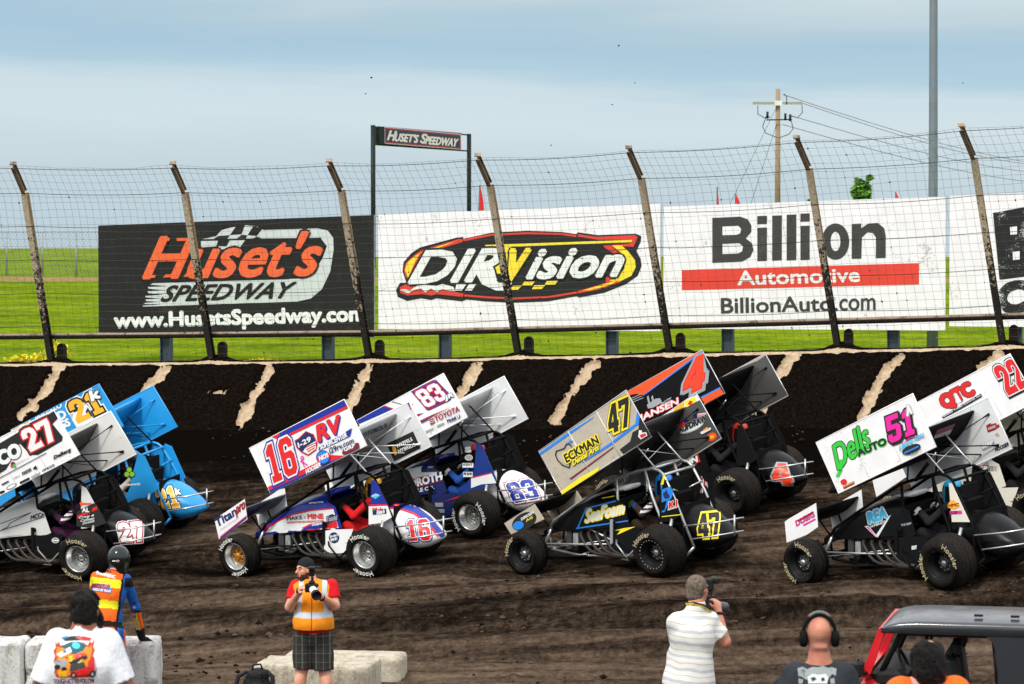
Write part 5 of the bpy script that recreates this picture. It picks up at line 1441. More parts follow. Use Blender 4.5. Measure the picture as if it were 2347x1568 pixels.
b.P([(930, 605), (960, 582), (1020, 560), (1034, 560), (1040, 592), (1010, 612), (940, 640), (924, 632)], MAR); b.T("GRP", (940, 618), (1010, 588), (936, 594), PWHITE, None, 0, .08)
i = Pic(z16w)
i.P([(775, 958), (1268, 726), (1410, 1040), (920, 1278)], PBLACK); i.T("WYFFELS", (968, 1036), (1262, 896), (945, 978), PWHITE, None, 0, .05); i.T("HYBRIDS.", (1008, 1126), (1330, 992), (986, 1068), PWHITE, None, 0, .05)
i.ell((925, 1078), 34, 94, GOLDY, -.25)
i.P([(1160, 205), (1190, 195), (1222, 285), (1205, 290)], C16); i.P([(1205, 290), (1222, 285), (1245, 320), (1218, 328)], RED)
fo_ = Pic(z16w); fo_.T("MOTOROLA", (270, 868), (785, 650), (262, 790), NAVY, None, 0, .03, .2)
h = Pic(z5)
h.P([(392, 1182), (440, 1118), (500, 1078), (600, 1034), (720, 1008), (900, 992), (935, 1120), (890, 1142), (540, 1166), (460, 1180)], PWHITE)
h.P([(384, 1182), (430, 1118), (495, 1073), (598, 1028), (720, 1001), (900, 984), (901, 994), (720, 1010), (601, 1038), (502, 1082), (446, 1122), (404, 1180)], RED)
h.P([(590, 1172), (660, 1120), (720, 1092), (820, 1078), (910, 1052), (925, 1120), (890, 1142), (700, 1160)], RED); h.P([(612, 1172), (665, 1130), (722, 1102), (815, 1088), (800, 1120), (770, 1158)], C16); h.P([(822, 1045), (905, 1010), (912, 1050), (830, 1100)], PBLUE)
h.T("MAKE", (567, 1071), (668, 1062), (563, 1047), PBLACK, None, 0, .03); h.T("IT", (678, 1062), (692, 1060), (676, 1046), PBLACK, None, 0, .02); h.T("MINE", (704, 1061), (806, 1058), (701, 1030), RED, GREYL, .04, .06)
h.T("MAKEITMINEDESIGNS.COM", (568, 1090), (806, 1079), (568, 1078), RED, None, 0, .04); h.T("Tatnell", (830, 1078), (905, 1066), (826, 1048), GREYL, NAVY, .05, .05, .2)
h.T("DEWALL Racing", (710, 966), (803, 956), (710, 954), PWHITE, None, 0, .05, .2); h.T("Circlepoint", (732, 1112), (806, 1098), (732, 1092), PWHITE, SKYB, .06, .05, .2)
lo = Pic(z5); lo.ell((872, 1184), 34, 36, NAVY); lo.T("Bruder's", (846, 1184), (900, 1172), (844, 1168), PWHITE, None, 0, .05, .2); lo.T("BAND", (852, 1208), (894, 1198), (850, 1190), PWHITE, None, 0, .06)
g = Pic(z5); g.P([(1100, 976), (1224, 972), (1252, 1050), (1190, 1086), (1100, 1098)], PWHITE); g.P([(1100, 966), (1219, 963), (1224, 974), (1100, 978)], RED)
g.P([(1330, 1172), (1605, 1148), (1616, 1250), (1345, 1278)], NAVY, z16c); g.T("M-J", (1345, 1202), (1505, 1190), (1338, 1140), RED, PWHITE, .05, .09, 0, z16c); g.T("Ranch", (1420, 1268), (1575, 1235), (1420, 1190), PWHITE, None, 0, .06, .25, z16c)
g.P([(1298, 905), (1398, 842), (1495, 890), (1395, 960)], CYAN, z16c); g.T("Kicker", (1330, 915), (1460, 890), (1330, 880), PWHITE, None, 0, .05, .2, z16c)
t = Pic(z5); t.P([(1195, 930), (1300, 938), (1405, 970), (1510, 1050), (1600, 1160), (1590, 1190), (1560, 1172), (1490, 1085), (1400, 1024), (1300, 992), (1215, 984)], C16); t.P([(1215, 982), (1300, 990), (1400, 1022), (1490, 1083), (1562, 1172), (1550, 1180), (1480, 1092), (1395, 1033), (1298, 1000), (1218, 992)], RED)
t.D('16', (1362, 1205), (1512, 1196), (1340, 1072), RED, [(C16, 1.5), (PWHITE, .75)])
n_ = Pic(z5); n_.T("Titan", (104, 1116), (234, 1030), (88, 1066), NAVY, None, 0, .055); n_.T("pro", (232, 1052), (288, 1012), (228, 985), BURG, None, 0, .04, .1)
n_.P([(128, 1172), (296, 1038), (297, 1056), (120, 1200)], C16); n_.P([(124, 1176), (296, 1038), (296, 1047), (122, 1187)], RED); n_.T("THE REALLY GOOD INOCULANT", (126, 1136), (250, 1052), (124, 1128), GREYL, None, 0, .02)
car('16', 'winged race car in white, royal blue and red with number 16 and gold-spoked front wheel', dict(
    body=CWHITE, hood=C16, tail=CWHITE, guard=C16, lower_mat=CWHITE, board=(CWHITE, CGREY), board_px=[(317, 597), (940, 277), (1090, 575), (455, 890)], foil=paint('foil_grey', (.30, .30, .30), .5, .1, .5, (.12, .09, .07)),
    board_pic=b, inner_pic=i, foil_pic=fo_, hood_pic=h, lower_pic=lo, guard_pic=g, tail_pic=t, nose_pic=n_, brace=CWHITE, strut=CWHITE, scoop=C16, cockpit_side=C16,
    wheels=wheels(RIM_ALU, 'alu', LET_W), front=(RIM_ALU, 'gold'), rot=(2.25, -.25 - .9), nose_foil=paint('nose_foil_grey', (.06, .065, .075), .3, .3, .2)))

# --- white and navy car behind it
b = Pic(z1)
b.P([(-600, 640), (-40, 417), (62, 368), (178, 404), (-200, 570)], C16, None); b.P([(60, 368), (75, 366), (180, 402), (172, 408)], RED)
b.P([(135, 341), (146, 338), (252, 369), (248, 373)], MAR); b.P([(295, 362), (305, 370), (340, 365), (308, 382)], RED); b.P([(350, 455), (415, 438), (360, 470)], C16); b.P([(345, 448), (418, 436), (358, 458)], RED)
b.P([(316, 268), (490, 178), (515, 176), (640, 305), (628, 336), (460, 416), (440, 414)], NAVY); b.P([(324, 270), (490, 184), (512, 183), (632, 306), (622, 330), (460, 408), (442, 406)], RED); b.P([(328, 271), (490, 188), (510, 187), (627, 306), (618, 326), (460, 403), (444, 401)], C16)
b.D('83', (440, 398), (612, 318), (338, 275), PWHITE, [(RED, .7)])
b.T("JR", (592, 345), (656, 314), (580, 305), PWHITE, NAVY, .1, .08)
b.P([(370, 505), (480, 452), (645, 386), (500, 455), (376, 525)], BURG); b.P([(376, 515), (440, 487), (500, 465), (378, 525)], C16)
b.P([(458, 492), (492, 476), (505, 512), (470, 532)], BURG); b.ell((481, 504), 15, 11, PWHITE, -.4); b.ell((481, 504), 11, 7, BURG, -.4)
b.T("TOYOTA", (510, 508), (700, 420), (500, 468), BURG, None, 0, .045)
b.T("Mobil", (605, 514), (672, 486), (598, 490), NAVY, None, 0, .07); b.P([(676, 458), (698, 446), (704, 470), (684, 480)], PBLACK); b.T("1", (686, 474), (694, 470), (684, 456), PWHITE, None, 0, .1)
b.P([(428, 580), (490, 553), (495, 572), (436, 600)], GREYL); b.P([(516, 535), (575, 510), (580, 522), (522, 552)], GREYL)
i = Pic(z1); i.P([(700, 355), (975, 232), (860, 330), (760, 420), (720, 400)], GREYL)
h = Pic(z1)
h.P([(190, 960), (232, 925), (300, 880), (420, 855), (405, 868), (398, 900), (565, 896), (565, 905), (240, 978)], PWHITE)
h.P([(225, 978), (565, 902), (565, 911), (228, 985)], RED); h.P([(400, 905), (562, 899), (560, 850), (415, 856), (400, 872)], NAVY)
h.T("MASON", (212, 1008), (360, 988), (208, 975), PWHITE, None, 0, .08); h.T("& COLE", (232, 1032), (362, 1015), (230, 1005), PWHITE, None, 0, .08); h.T("ROTH", (374, 1014), (564, 962), (364, 957), PWHITE, None, 0, .07)
h.T("CATTLE CO.", (262, 1086), (505, 1036), (258, 1058), PWHITE, None, 0, .045); h.T("NELSEN", (455, 874), (540, 868), (454, 862), PWHITE, None, 0, .06); h.line([(245, 1052), (560, 970)], 4, RED)
g = Pic(z1)
g.P([(790, 952), (952, 912), (990, 990), (870, 1000), (790, 1030)], PWHITE); g.P([(790, 945), (950, 906), (953, 914), (790, 955)], RED)
g.T("S", (746, 745), (790, 745), (744, 706), PWHITE, None, 0, .12); g.ell((772, 789), 31, 23, PWHITE); g.ell((772, 789), 27, 19, GREYL)
g.P([(722, 832), (808, 832), (808, 868), (722, 868)], PWHITE); g.T("KENT", (730, 852), (800, 852), (730, 836), PBLACK, None, 0, .06); g.P([(728, 902), (803, 902), (803, 942), (728, 942)], PWHITE); g.T("FK ROD", (734, 926), (798, 926), (734, 908), PBLACK, None, 0, .08)
t = Pic(z1); t.P([(1040, 985), (1240, 968), (1350, 1100), (1345, 1130), (1130, 1165), (1060, 1030)], BURG); t.P([(1047, 990), (1236, 974), (1343, 1102), (1338, 1124), (1134, 1158), (1068, 1030)], PWHITE)
t.D('83', (1130, 1148), (1335, 1112), (1058, 996), C16, [(BURG, 1.5), (PWHITE, .9)])
lo = Pic(z1); lo.P([(480, 1170), (700, 1090), (700, 1105), (560, 1140), (500, 1165)], RED); lo.P([(505, 1145), (570, 1145), (570, 1178), (508, 1178)], GREYL); lo.P([(520, 1195), (580, 1195), (580, 1225), (522, 1225)], GREYL)
car('83', 'winged race car with white wing, navy hood and white tail tank numbered 83', dict(
    body=CWHITE, hood=NAVY, cockpit_side=NAVY, tail=CWHITE, guard=BLUE83, lower_mat=NAVY, board=(CWHITE, CGREY), board_shift=(.03, -.06), foil=paint('foil_pale', (.5, .5, .5), .45, .2, .4, (.12, .09, .07)),
    guard_shape=[(.15, 1.33), (.02, 1.28), (-.13, .98), (-.235, .77), (-.02, .64), (.33, .50), (.52, .62), (.36, .70), (.22, .82), (.17, 1.0)],
    board_pic=b, inner_pic=i, hood_pic=h, guard_pic=g, tail_pic=t, lower_pic=lo, brace=CWHITE, strut=CTUBE, wheels=wheels(RIM_ALU, 'alu', LET_W), rot=(.85, -2.4), nose_foil=CARBON))

# --- black car with tan wing
b = Pic(z2c)
b.P([(415, 1290), (770, 1040), (1075, 855), (1055, 878), (795, 1062), (430, 1318)], CBLUE)
b.P([(925, 1400), (1270, 1160), (1560, 938), (1590, 770), (1622, 800), (1602, 945), (1285, 1188), (950, 1396)], CBLUE)
b.P([(1622, 800), (1760, 1085), (1420, 1300), (1375, 1245), (1500, 1150), (1530, 1040), (1600, 1000), (1604, 945)], PBLACK)
b.P([(780, 1590), (1300, 1212), (1306, 1222), (800, 1600)], MAR)
b.P([(900, 1580), (1140, 1450), (1110, 1530), (1010, 1640), (640, 1850), (560, 1830)], YEL); b.P([(1110, 1520), (1220, 1480), (1170, 1540), (1040, 1620)], RED)
b.line([(808, 1215), (780, 1180), (745, 1180), (720, 1230), (670, 1250), (625, 1262), (616, 1310), (640, 1370), (700, 1430), (778, 1460), (790, 1400)], 13, PBLACK)
b.P([(740, 1160), (785, 1145), (765, 1110), (795, 1138), (835, 1140), (800, 1160), (810, 1180), (785, 1165)], CBLUE)
b.T("ECKMAN", (750, 1402), (1134, 1168), (712, 1310), PBLACK, YEL, .13, .055)
b.T("Dental Arts", (822, 1436), (1136, 1240), (806, 1380), YEL, PBLACK, .05, .055, .3)
b.D('47', (1252, 1075), (1512, 955), (1218, 735), PBLACK, [(PBLACK, 1.5), (YEL, 1.2)])
b.P([(1600, 1065), (1605, 1015), (1640, 1020), (1640, 1045), (1690, 1040), (1705, 1080), (1625, 1125), (1595, 1090)], PWHITE); b.P([(1612, 1072), (1680, 1050), (1692, 1078), (1628, 1112)], RED)
i = Pic(z2b)
i.P([(90, 690), (575, 445), (600, 500), (100, 735)], PWHITE)
for k in range(9): i.P([(85 + k * 28, 690 - k * 13), (100 + k * 28, 682 - k * 13), (108 + k * 28, 700 - k * 13), (92 + k * 28, 712 - k * 13)], RED if k < 6 else GOLDY)
i.P([(340, 560), (440, 520), (440, 580), (350, 625)], GOLDY); i.P([(440, 520), (540, 475), (550, 520), (460, 575)], YEL); i.P([(470, 545), (490, 510), (520, 520), (500, 555)], RED)
i.P([(520, 640), (560, 625), (560, 665), (525, 665)], NAVY); i.P([(560, 632), (640, 622), (645, 650), (560, 665)], PWHITE)
for k in range(3): i.line([(562, 638 + k * 9), (642, 630 + k * 8)], 4, RED)
i.ell((510, 755), 120, 40, GREYL, -.42); i.ell((510, 755), 108, 30, PWHITE, -.42); i.T("AUFDRAW", (395, 810), (650, 690), (380, 760), PBLACK, GREYL, .06, .07, .1)
i.P([(385, 740), (440, 705), (460, 720), (400, 765)], RED); i.P([(430, 690), (455, 668), (480, 690), (445, 720)], NAVY)
i.ell((692, 842), 46, 36, ORG, -.5); i.ell((692, 842), 24, 16, GOLDY, -.5); i.P([(585, 800), (680, 755), (685, 775), (600, 820)], PWHITE); i.P([(610, 780), (650, 750), (655, 770), (620, 790)], GOLDY)
h = Pic(z2)
h.line([(545, 1148), (600, 1022), (810, 970), (850, 962)], 9, CBLUE); h.line([(540, 1146), (880, 1096)], 8, CBLUE); h.line([(800, 1046), (862, 1022)], 8, CBLUE)
h.T("SeaFoam", (596, 1112), (838, 1054), (596, 1034), PWHITE, YEL, .075, .03, .3); h.line([(700, 960), (850, 935)], 5, YEL)
g = Pic(z47c); g.P([(882, 665), (1030, 610), (1082, 705), (1048, 815), (885, 882)], CBLUE); g.P([(915, 400), (945, 395), (915, 575), (865, 582)], YEL); g.P([(868, 582), (900, 582), (885, 660), (872, 660)], CBLUE)
g.P([(1000, 840), (1035, 825), (935, 1042), (888, 1050), (892, 1022), (935, 1010), (970, 850)], CBLUE); g.T("K1", (1008, 985), (1152, 945), (1000, 880), RED, PWHITE, .07, .08, .1); g.line([(890, 1122), (1210, 1086)], 14, YEL); g.T("RaceGear", (985, 1020), (1160, 965), (985, 990), PWHITE, None, 0, .05, .2)
g.P([(905, 730), (950, 690), (965, 650), (985, 720), (1020, 770), (1010, 810), (940, 820), (915, 780)], NAVY)
t = Pic(z2); t.D('47', (1302, 1208), (1440, 1196), (1286, 1058), PBLACK, [(YEL, 1.3)])
n_ = Pic(z2); n_.ell((212, 1102), 82, 50, PBLACK, -.5); n_.ell((175, 1128), 34, 26, CBLUE, -.3); n_.T("DIRKSEN", (196, 1098), (272, 1052), (192, 1082), PWHITE, None, 0, .06); n_.T("AG", (225, 1106), (265, 1082), (222, 1092), YEL, None, 0, .06)
lo = Pic(z2); lo.P([(775, 1160), (830, 1145), (905, 1135), (810, 1178), (790, 1185), (812, 1158)], YEL)
car('47', 'winged black race car with tan wing and yellow outlined number 47 on silver cage', dict(
    body=BLK, board=(TAN, paint('inner_dark_metal', (.085, .083, .08), .4, .3, .2)), board_px=[(303, 667), (848, 287), (1005, 575), (450, 935)], edge=CHROME, rib=LTAN, foil=paint('diamond_plate', (.04, .04, .04), .35, .6, .2),
    board_pic=b, inner_pic=i, hood_pic=h, guard_pic=g, tail_pic=t, nose_pic=n_, lower_pic=lo, nose=TAN, tube=SILV, brace=CTUBE, strut=SILV, scoop=CWHITE, nose_shape=[(3.07, .60), (2.47, .89), (2.28, .67), (2.93, .44)],
    wheels=wheels(RIM_BLK, 'black', LET_T, True), front=(RIM_BLK, 'black'), rot=(9, ), nerf=SILV, rod=SILV, torsion=SILV, axle=SILV, shock=SILV))

# --- grey and black car at the left edge
b = Pic(z4)
b.P([(-300, 740), (357, 350), (380, 400), (345, 436), (412, 520), (408, 548), (250, 640), (200, 640), (130, 565), (95, 640), (40, 735), (0, 760), (-300, 930)], PBLACK)
b.T("ENTCO", (-170, 800), (142, 640), (-200, 720), PWHITE, PBLACK, .06, .10)
b.D('27', (202, 622), (385, 532), (122, 488), PWHITE, [(PBLACK, 1.9), (RED, .9)])
b.line([(-60, 822), (302, 628)], 5, PBLACK); b.T("FEESE", (148, 774), (206, 742), (144, 756), PBLACK, None, 0, .07); b.T("DeBerg", (356, 674), (468, 618), (350, 648), PBLACK, None, 0, .07, .15); b.T("CM ROCK", (278, 752), (358, 712), (276, 738), PBLACK, None, 0, .07, .15)
b.T("LARRY'S", (85, 800), (130, 780), (84, 790), GREYL, None, 0, .05); b.P([(204, 782), (262, 752), (264, 764), (206, 794)], GREYL); b.P([(128, 818), (192, 786), (196, 800), (132, 832)], PBLACK); b.ell((75, 848), 36, 14, PBLACK, -.45); b.ell((75, 848), 31, 10, PWHITE, -.45); b.ell((12, 885), 22, 9, PBLACK, -.4)
b.ell((85, 700), 15, 16, MAR); b.ell((94, 712), 10, 12, GREEN); b.ell((74, 712), 7, 10, PINK); b.T("INVESTMENTS, LLC", (108, 705), (190, 662), (106, 696), GREYL, None, 0, .02); b.P([(215, 728), (235, 708), (245, 730), (222, 735)], PBLACK); b.P([(8, 832), (55, 808), (58, 816), (12, 840)], PBLACK)
h = Pic(z4b)
h.line([(-10, 872), (370, 735)], 6, PBLACK); h.line([(370, 735), (120, 862), (100, 900), (-10, 960)], 7, PBLACK); h.line([(-10, 955), (600, 762)], 7, PBLACK); h.T("MCCARL", (368, 822), (590, 755), (366, 775), PBLACK, None, 0, .05, .2)
h.line([(390, 1090), (540, 1030), (630, 910)], 8, PBLACK); h.line([(-10, 1030), (270, 1000)], 3, PBLACK)
g = Pic(z4b); g.P([(905, 730), (940, 705), (1110, 625), (1145, 640), (1260, 860), (1100, 920), (905, 900)], PBLACK); g.P([(915, 775), (1145, 660), (1150, 700), (918, 808)], RED); g.P([(940, 620), (970, 600), (968, 622), (1085, 622), (1085, 640), (968, 645), (955, 662)], ORG)
g.P([(968, 690), (1060, 668), (1090, 690), (1088, 735), (955, 738)], PBLACK); g.T("AL", (972, 732), (1055, 728), (972, 684), PWHITE, None, 0, .08)
for k, s in enumerate(("Craig &", "Colleen", "Smith")): g.T(s, (935 + 20 * k, 815 + 32 * k), (1115, 785 + 32 * k), (935 + 20 * k, 785 + 32 * k), PWHITE, None, 0, .03, .3)
t = Pic(z4); t.D('27', (800, 1218), (960, 1206), (768, 1090), PWHITE, [(PWHITE, 1.6), (BURG, 1.1)])
lo = Pic(z4b); lo.ell((655, 1066), 44, 32, PWHITE); lo.ell((655, 1066), 36, 24, PBLACK); lo.P([(625, 1058), (688, 1058), (688, 1076), (625, 1076)], PWHITE)
car('27', 'winged race car with pale grey hood and black tail numbered 27 at the frame edge', dict(
    body=BLK, hood=TAN27, cockpit_side=TAN27, guard=TAN27, lower_mat=BLK, board=(CWHITE, TAN27), board_shift=(-.07, -.02), foil=DGREY, board_pic=b, hood_pic=h, guard_pic=g, tail_pic=t, lower_pic=lo,
    wheels=wheels(RIM_ALU, 'alu', LET_T), rot=(2.0, -1.45 + .0), nerf=paint('weathered_tube', (.3, .26, .2), .5, .4, .3)))

# --- sky blue car behind it
b = Pic(z4)
b.ell((150, 470), 76, 76, PWHITE); b.ell((150, 470), 66, 66, GOLDY); b.ell((150, 462), 26, 26, PWHITE); b.ell((150, 462), 15, 15, GOLDY)
b.T("BUFFALO", (232, 404), (408, 325), (222, 372), PWHITE, None, 0, .07); b.T("WILD", (262, 468), (440, 392), (240, 420), PWHITE, None, 0, .08); b.T("WINGS", (285, 525), (465, 444), (265, 480), PWHITE, None, 0, .08)
b.D('21', (512, 435), (700, 345), (432, 300), GOLDY, [(PWHITE, 2.0), (PBLACK, 1.2)], shadow=(PBLACK, 1.4, .06, .06)); b.T("k", (605, 285), (660, 258), (588, 225), PWHITE, PBLACK, .1, .1)
g = Pic(z4)
for c in ((850, 737), (834, 767), (868, 767)): g.ell(c, 20, 20, PBLACK)
g.line([(850, 765), (855, 792)], 8, PBLACK)
for c in ((850, 737), (834, 767), (868, 767)): g.ell(c, 16, 16, CLOV)
g.T("Kennedy", (820, 848), (924, 842), (820, 828), PWHITE, None, 0, .06)
t = Pic(z4); t.D('21', (1058, 995), (1192, 980), (1012, 862), GOLDY, [(PBLACK, 1.6), (PWHITE, .7)]); t.T("k", (1160, 905), (1188, 898), (1150, 865), PWHITE, PBLACK, .1, .1)
car('21', 'all sky blue winged race car with yellow number 21 on wing and tail', dict(
    body=SKYB, tube=SKYB, net=SKYB, guard_shape=[(.15, 1.33), (.02, 1.28), (-.13, .98), (-.235, .77), (-.02, .64), (.33, .50), (.52, .62), (.36, .70), (.30, .82), (.26, 1.0)], board=(SKYB, SKYB), board_shift=(.17, -.01), foil=SKYB, edge=SKYB, board_pic=b, guard_pic=g, tail_pic=t, brace=SKYB, strut=CTUBE, nose=SKYB, wheels=wheels(RIM_BLK, 'black', LET_T), front=(RIM_BLK, 'black')))

# --- black and orange car close to the wall
b = Pic(z2b)
b.P([(-330, 520), (-10, 355), (590, 45), (605, 60), (65, 462), (0, 450)], ORG); b.P([(60, 468), (580, 72), (600, 55), (612, 70), (80, 462)], CBLUE)
b.P([(590, 478), (765, 388), (775, 402), (600, 490)], CBLUE); b.P([(598, 490), (770, 400), (806, 455), (640, 545), (600, 505)], ORG)
for k in range(3): b.line([(-60 + 8 * k, 500 + 16 * k), (40 + 14 * k, 455 + 16 * k)], 6, GREYL)
b.D('4', (428, 476), (612, 386), (462, 165), ORANGE4, [(GREYL, 1.6), (RED, .5)], shadow=(GREYL, 1.4, .05, .03))
b.T("HANSEN", (0, 722), (400, 535), (-18, 672), PWHITE, RED, .12, .07, .2)
for x in (100, 140): b.P([(x, 480), (x + 14, 462), (x + 32, 540), (x + 16, 550)], GREYL)
b.P([(100, 550), (180, 495), (220, 490), (240, 530), (160, 575), (110, 585)], GREYL)
b.P([(230, 540), (290, 495), (325, 480), (300, 520), (240, 550)], GREYL); b.P([(245, 540), (290, 505), (310, 498), (290, 518)], PBLACK)
i = Pic(z2b); i.P([(735, 300), (1190, 62), (1200, 90), (1110, 150), (900, 235), (740, 318)], paint('inner_dusty_pink', (.45, .36, .32), .5, .1, .2)); i.ell((815, 345), 50, 40, PBLUE, -.4); i.ell((815, 345), 30, 22, GREYL, -.4)
t = Pic(z2b); t.D('4', (1262, 1275), (1440, 1282), (1205, 1080), ORANGE4, [(GREYL, .9)])
h = Pic(z2b); h.P([(480, 1030), (570, 1000), (580, 1040), (595, 1065), (560, 1080), (545, 1110), (520, 1125), (480, 1120)], RED); h.P([(480, 1035), (560, 1012), (570, 1040), (580, 1062), (550, 1072), (535, 1100), (480, 1112)], PBLACK); h.T("IN", (496, 1086), (566, 1066), (488, 1038), PWHITE, None, 0, .1)
car('4', 'winged black race car with orange striped wing and number 4, nearest the wall', dict(
    body=BLK, board=(BLK, paint('inner_gunmetal', (.11, .105, .10), .35, .5, .25)), board_shift=(.10, -.02), foil=CARBON, edge=SILV, board_pic=b, inner_pic=i, hood_pic=h, tail_pic=t, strut=CTUBE, guard=CARBON, wheels=wheels(RIM_BLK, 'black', LET_T), front=(RIM_BLK, 'black'), rot=(2.2,)))

# --- black car with white wing at the right
b = Pic(z3)
b.T("Dells", (425, 800), (634, 640), (372, 668), GREEN, PBLACK, .03, .03, .3); b.line([(445, 740), (440, 800), (422, 835)], 20, GREEN)
b.T("AUTO", (550, 716), (722, 640), (538, 678), PBLACK, GREEN, .09, .08)
b.D('51', (738, 640), (905, 572), (712, 478), PINK, [(PBLACK, 1.0)], shadow=(PBLACK, 1.0, .05, .05)); b.T("A", (848, 468), (876, 452), (838, 412), PWHITE, GREYL, .07, .08)
b.line([(812, 645), (860, 605), (915, 590), (950, 598)], 5, PINK); b.ell((872, 672), 60, 26, PBLACK, -.4); b.line([(830, 695), (915, 655)], 9, CBLUE); b.T("Liberty Auto", (800, 690), (950, 600), (795, 650), CYAN, None, 0, .03, .3); b.T("605.864.1112", (864, 714), (934, 680), (862, 704), GREYL, None, 0, .04)
b.ell((460, 872), 20, 18, RED, -.3); b.P([(455, 898), (522, 866), (526, 882), (460, 916)], BURG); b.line([(462, 900), (520, 874)], 5, GOLDY)
i = Pic(z51w); i.P([(1440, 700), (1520, 655), (1530, 680), (1610, 655), (1620, 690), (1660, 680), (1670, 720), (1600, 770), (1470, 820)], BURG); i.P([(1470, 740), (1600, 690), (1610, 730), (1480, 780)], GREYL)
i.P([(1360, 1040), (1560, 945), (1590, 990), (1570, 1040), (1390, 1130), (1365, 1100)], GREYL); i.T("BEEP", (1380, 1095), (1565, 1010), (1368, 1030), PWHITE, PBLUE, .07, .1, .1); i.T("HOOSIER", (1600, 1145), (1830, 1040), (1585, 1085), PBLACK, None, 0, .05, .2); i.P([(1610, 870), (1660, 850), (1670, 870), (1620, 892)], GOLDY); i.P([(1590, 845), (1640, 820), (1645, 840), (1600, 868)], GREYL)
fo_ = Pic(z51w); fo_.P([(610, 770), (920, 660), (870, 745), (560, 860)], MAR); fo_.P([(560, 865), (868, 750), (815, 840), (560, 915)], GREYL)
h = Pic(z3); h.T("REA", (618, 1126), (728, 1088), (606, 1062), CYAN, PWHITE, .07, .09); h.P([(590, 1142), (615, 1140), (660, 1195), (735, 1085), (752, 1072), (672, 1208), (660, 1208)], PWHITE); h.P([(600, 1146), (615, 1146), (660, 1200), (668, 1200), (664, 1206)], PINK); h.T("HYBRIDS", (630, 1152), (718, 1120), (628, 1138), PWHITE, None, 0, .05); h.T("THE BEEF", (812, 1142), (874, 1130), (812, 1130), GREYL, None, 0, .06)
n_ = Pic(z3); n_.T("DUBIG", (172, 1142), (282, 1082), (164, 1110), PINK, GREYL, .04, .05); n_.line([(215, 1135), (285, 1098)], 8, PINK); n_.P([(178, 1104), (270, 1052), (275, 1062), (182, 1114)], BURG)
g = Pic(z3); g.P([(1095, 1010), (1110, 985), (1130, 982), (1165, 1008), (1165, 1024), (1130, 1038), (1095, 1028)], GOLDY); g.T("HMC", (1100, 1026), (1162, 1018), (1100, 1008), BURG, None, 0, .08); g.P([(1105, 1050), (1180, 1046), (1182, 1066), (1108, 1070)], PINK); g.T("CSI", (1112, 1068), (1150, 1064), (1112, 1052), MAR, None, 0, .1)
lo = Pic(z3); lo.T("EXIT", (876, 1284), (905, 1280), (876, 1264), PWHITE, None, 0, .08)
car('51', 'winged race car with glossy black body, white wing and hot pink number 51', dict(
    body=BLK, guard=CREAM, board=(CWHITE, CGREY), board_px=[(292, 633), (882, 335), (1025, 655), (430, 942)], foil=CARBON, board_pic=b, inner_pic=i, foil_pic=fo_, hood_pic=h, nose_pic=n_, guard_pic=g, lower_pic=lo, nose_shape=[(3.02, .72), (2.95, .76), (2.44, .99), (2.40, .66), (2.60, .55), (2.98, .43)],
    guard_shape=[(.155, 1.27), (.10, 1.26), (-.20, .76), (.10, .755)], strut=SILV, scoop=CGREY, rod=CHROME, wheels=wheels(RIM_BLK, 'black', LET_T), front=(RIM_BLK, 'black'), rot=(1.15, -2.45)))

# --- white car cut off at the right edge
b = Pic(z3b)
b.T("QTC", (960, 850), (1312, 668), (870, 690), RED, PBLACK, .035, .10); b.P([(1050, 640), (1080, 640), (1145, 745), (1100, 760)], PWHITE)
b.P([(908, 916), (1372, 644), (1386, 680), (925, 948)], PBLACK); b.T("Quality Traffic Control, Inc.", (926, 930), (1376, 672), (918, 910), PWHITE, None, 0, .06)
b.D('22', (1700, 672), (1960, 540), (1492, 345), RED, [(PBLACK, 1.1), (PWHITE, .6)], shadow=(PBLACK, .9, .02, .05))
h = Pic(z51w); h.P([(1345, 1390), (1480, 1320), (1480, 1370), (1345, 1440)], RED); h.P([(1430, 1320), (1490, 1318), (1490, 1370), (1425, 1372)], GREYL); h.P([(1310, 1395), (1490, 1380), (1490, 1480), (1310, 1480)], PBLACK); h.T("GP", (1335, 1465), (1470, 1460), (1330, 1395), PWHITE, None, 0, .1)
for k in range(6): h.line([(1510 + 24 * k, 1385), (1505 + 24 * k, 1470)], 12 - 1.6 * k, PBLACK)
h.P([(1340, 1490), (1380, 1490), (1380, 1545), (1345, 1545)], RED); h.P([(1390, 1490), (1490, 1488), (1450, 1545), (1395, 1548)], GREYL)
car('22', 'winged white race car with red number 22, cut off by the frame', dict(
    body=CREAM, board=(CWHITE, CREAM), board_shift=(-.09, .0), foil=CREAM, board_pic=b, lower_pic=None, hood_pic=h, wheels=wheels(RIM_BLK, 'black', LET_T), front=(RIM_BLK, 'black')))
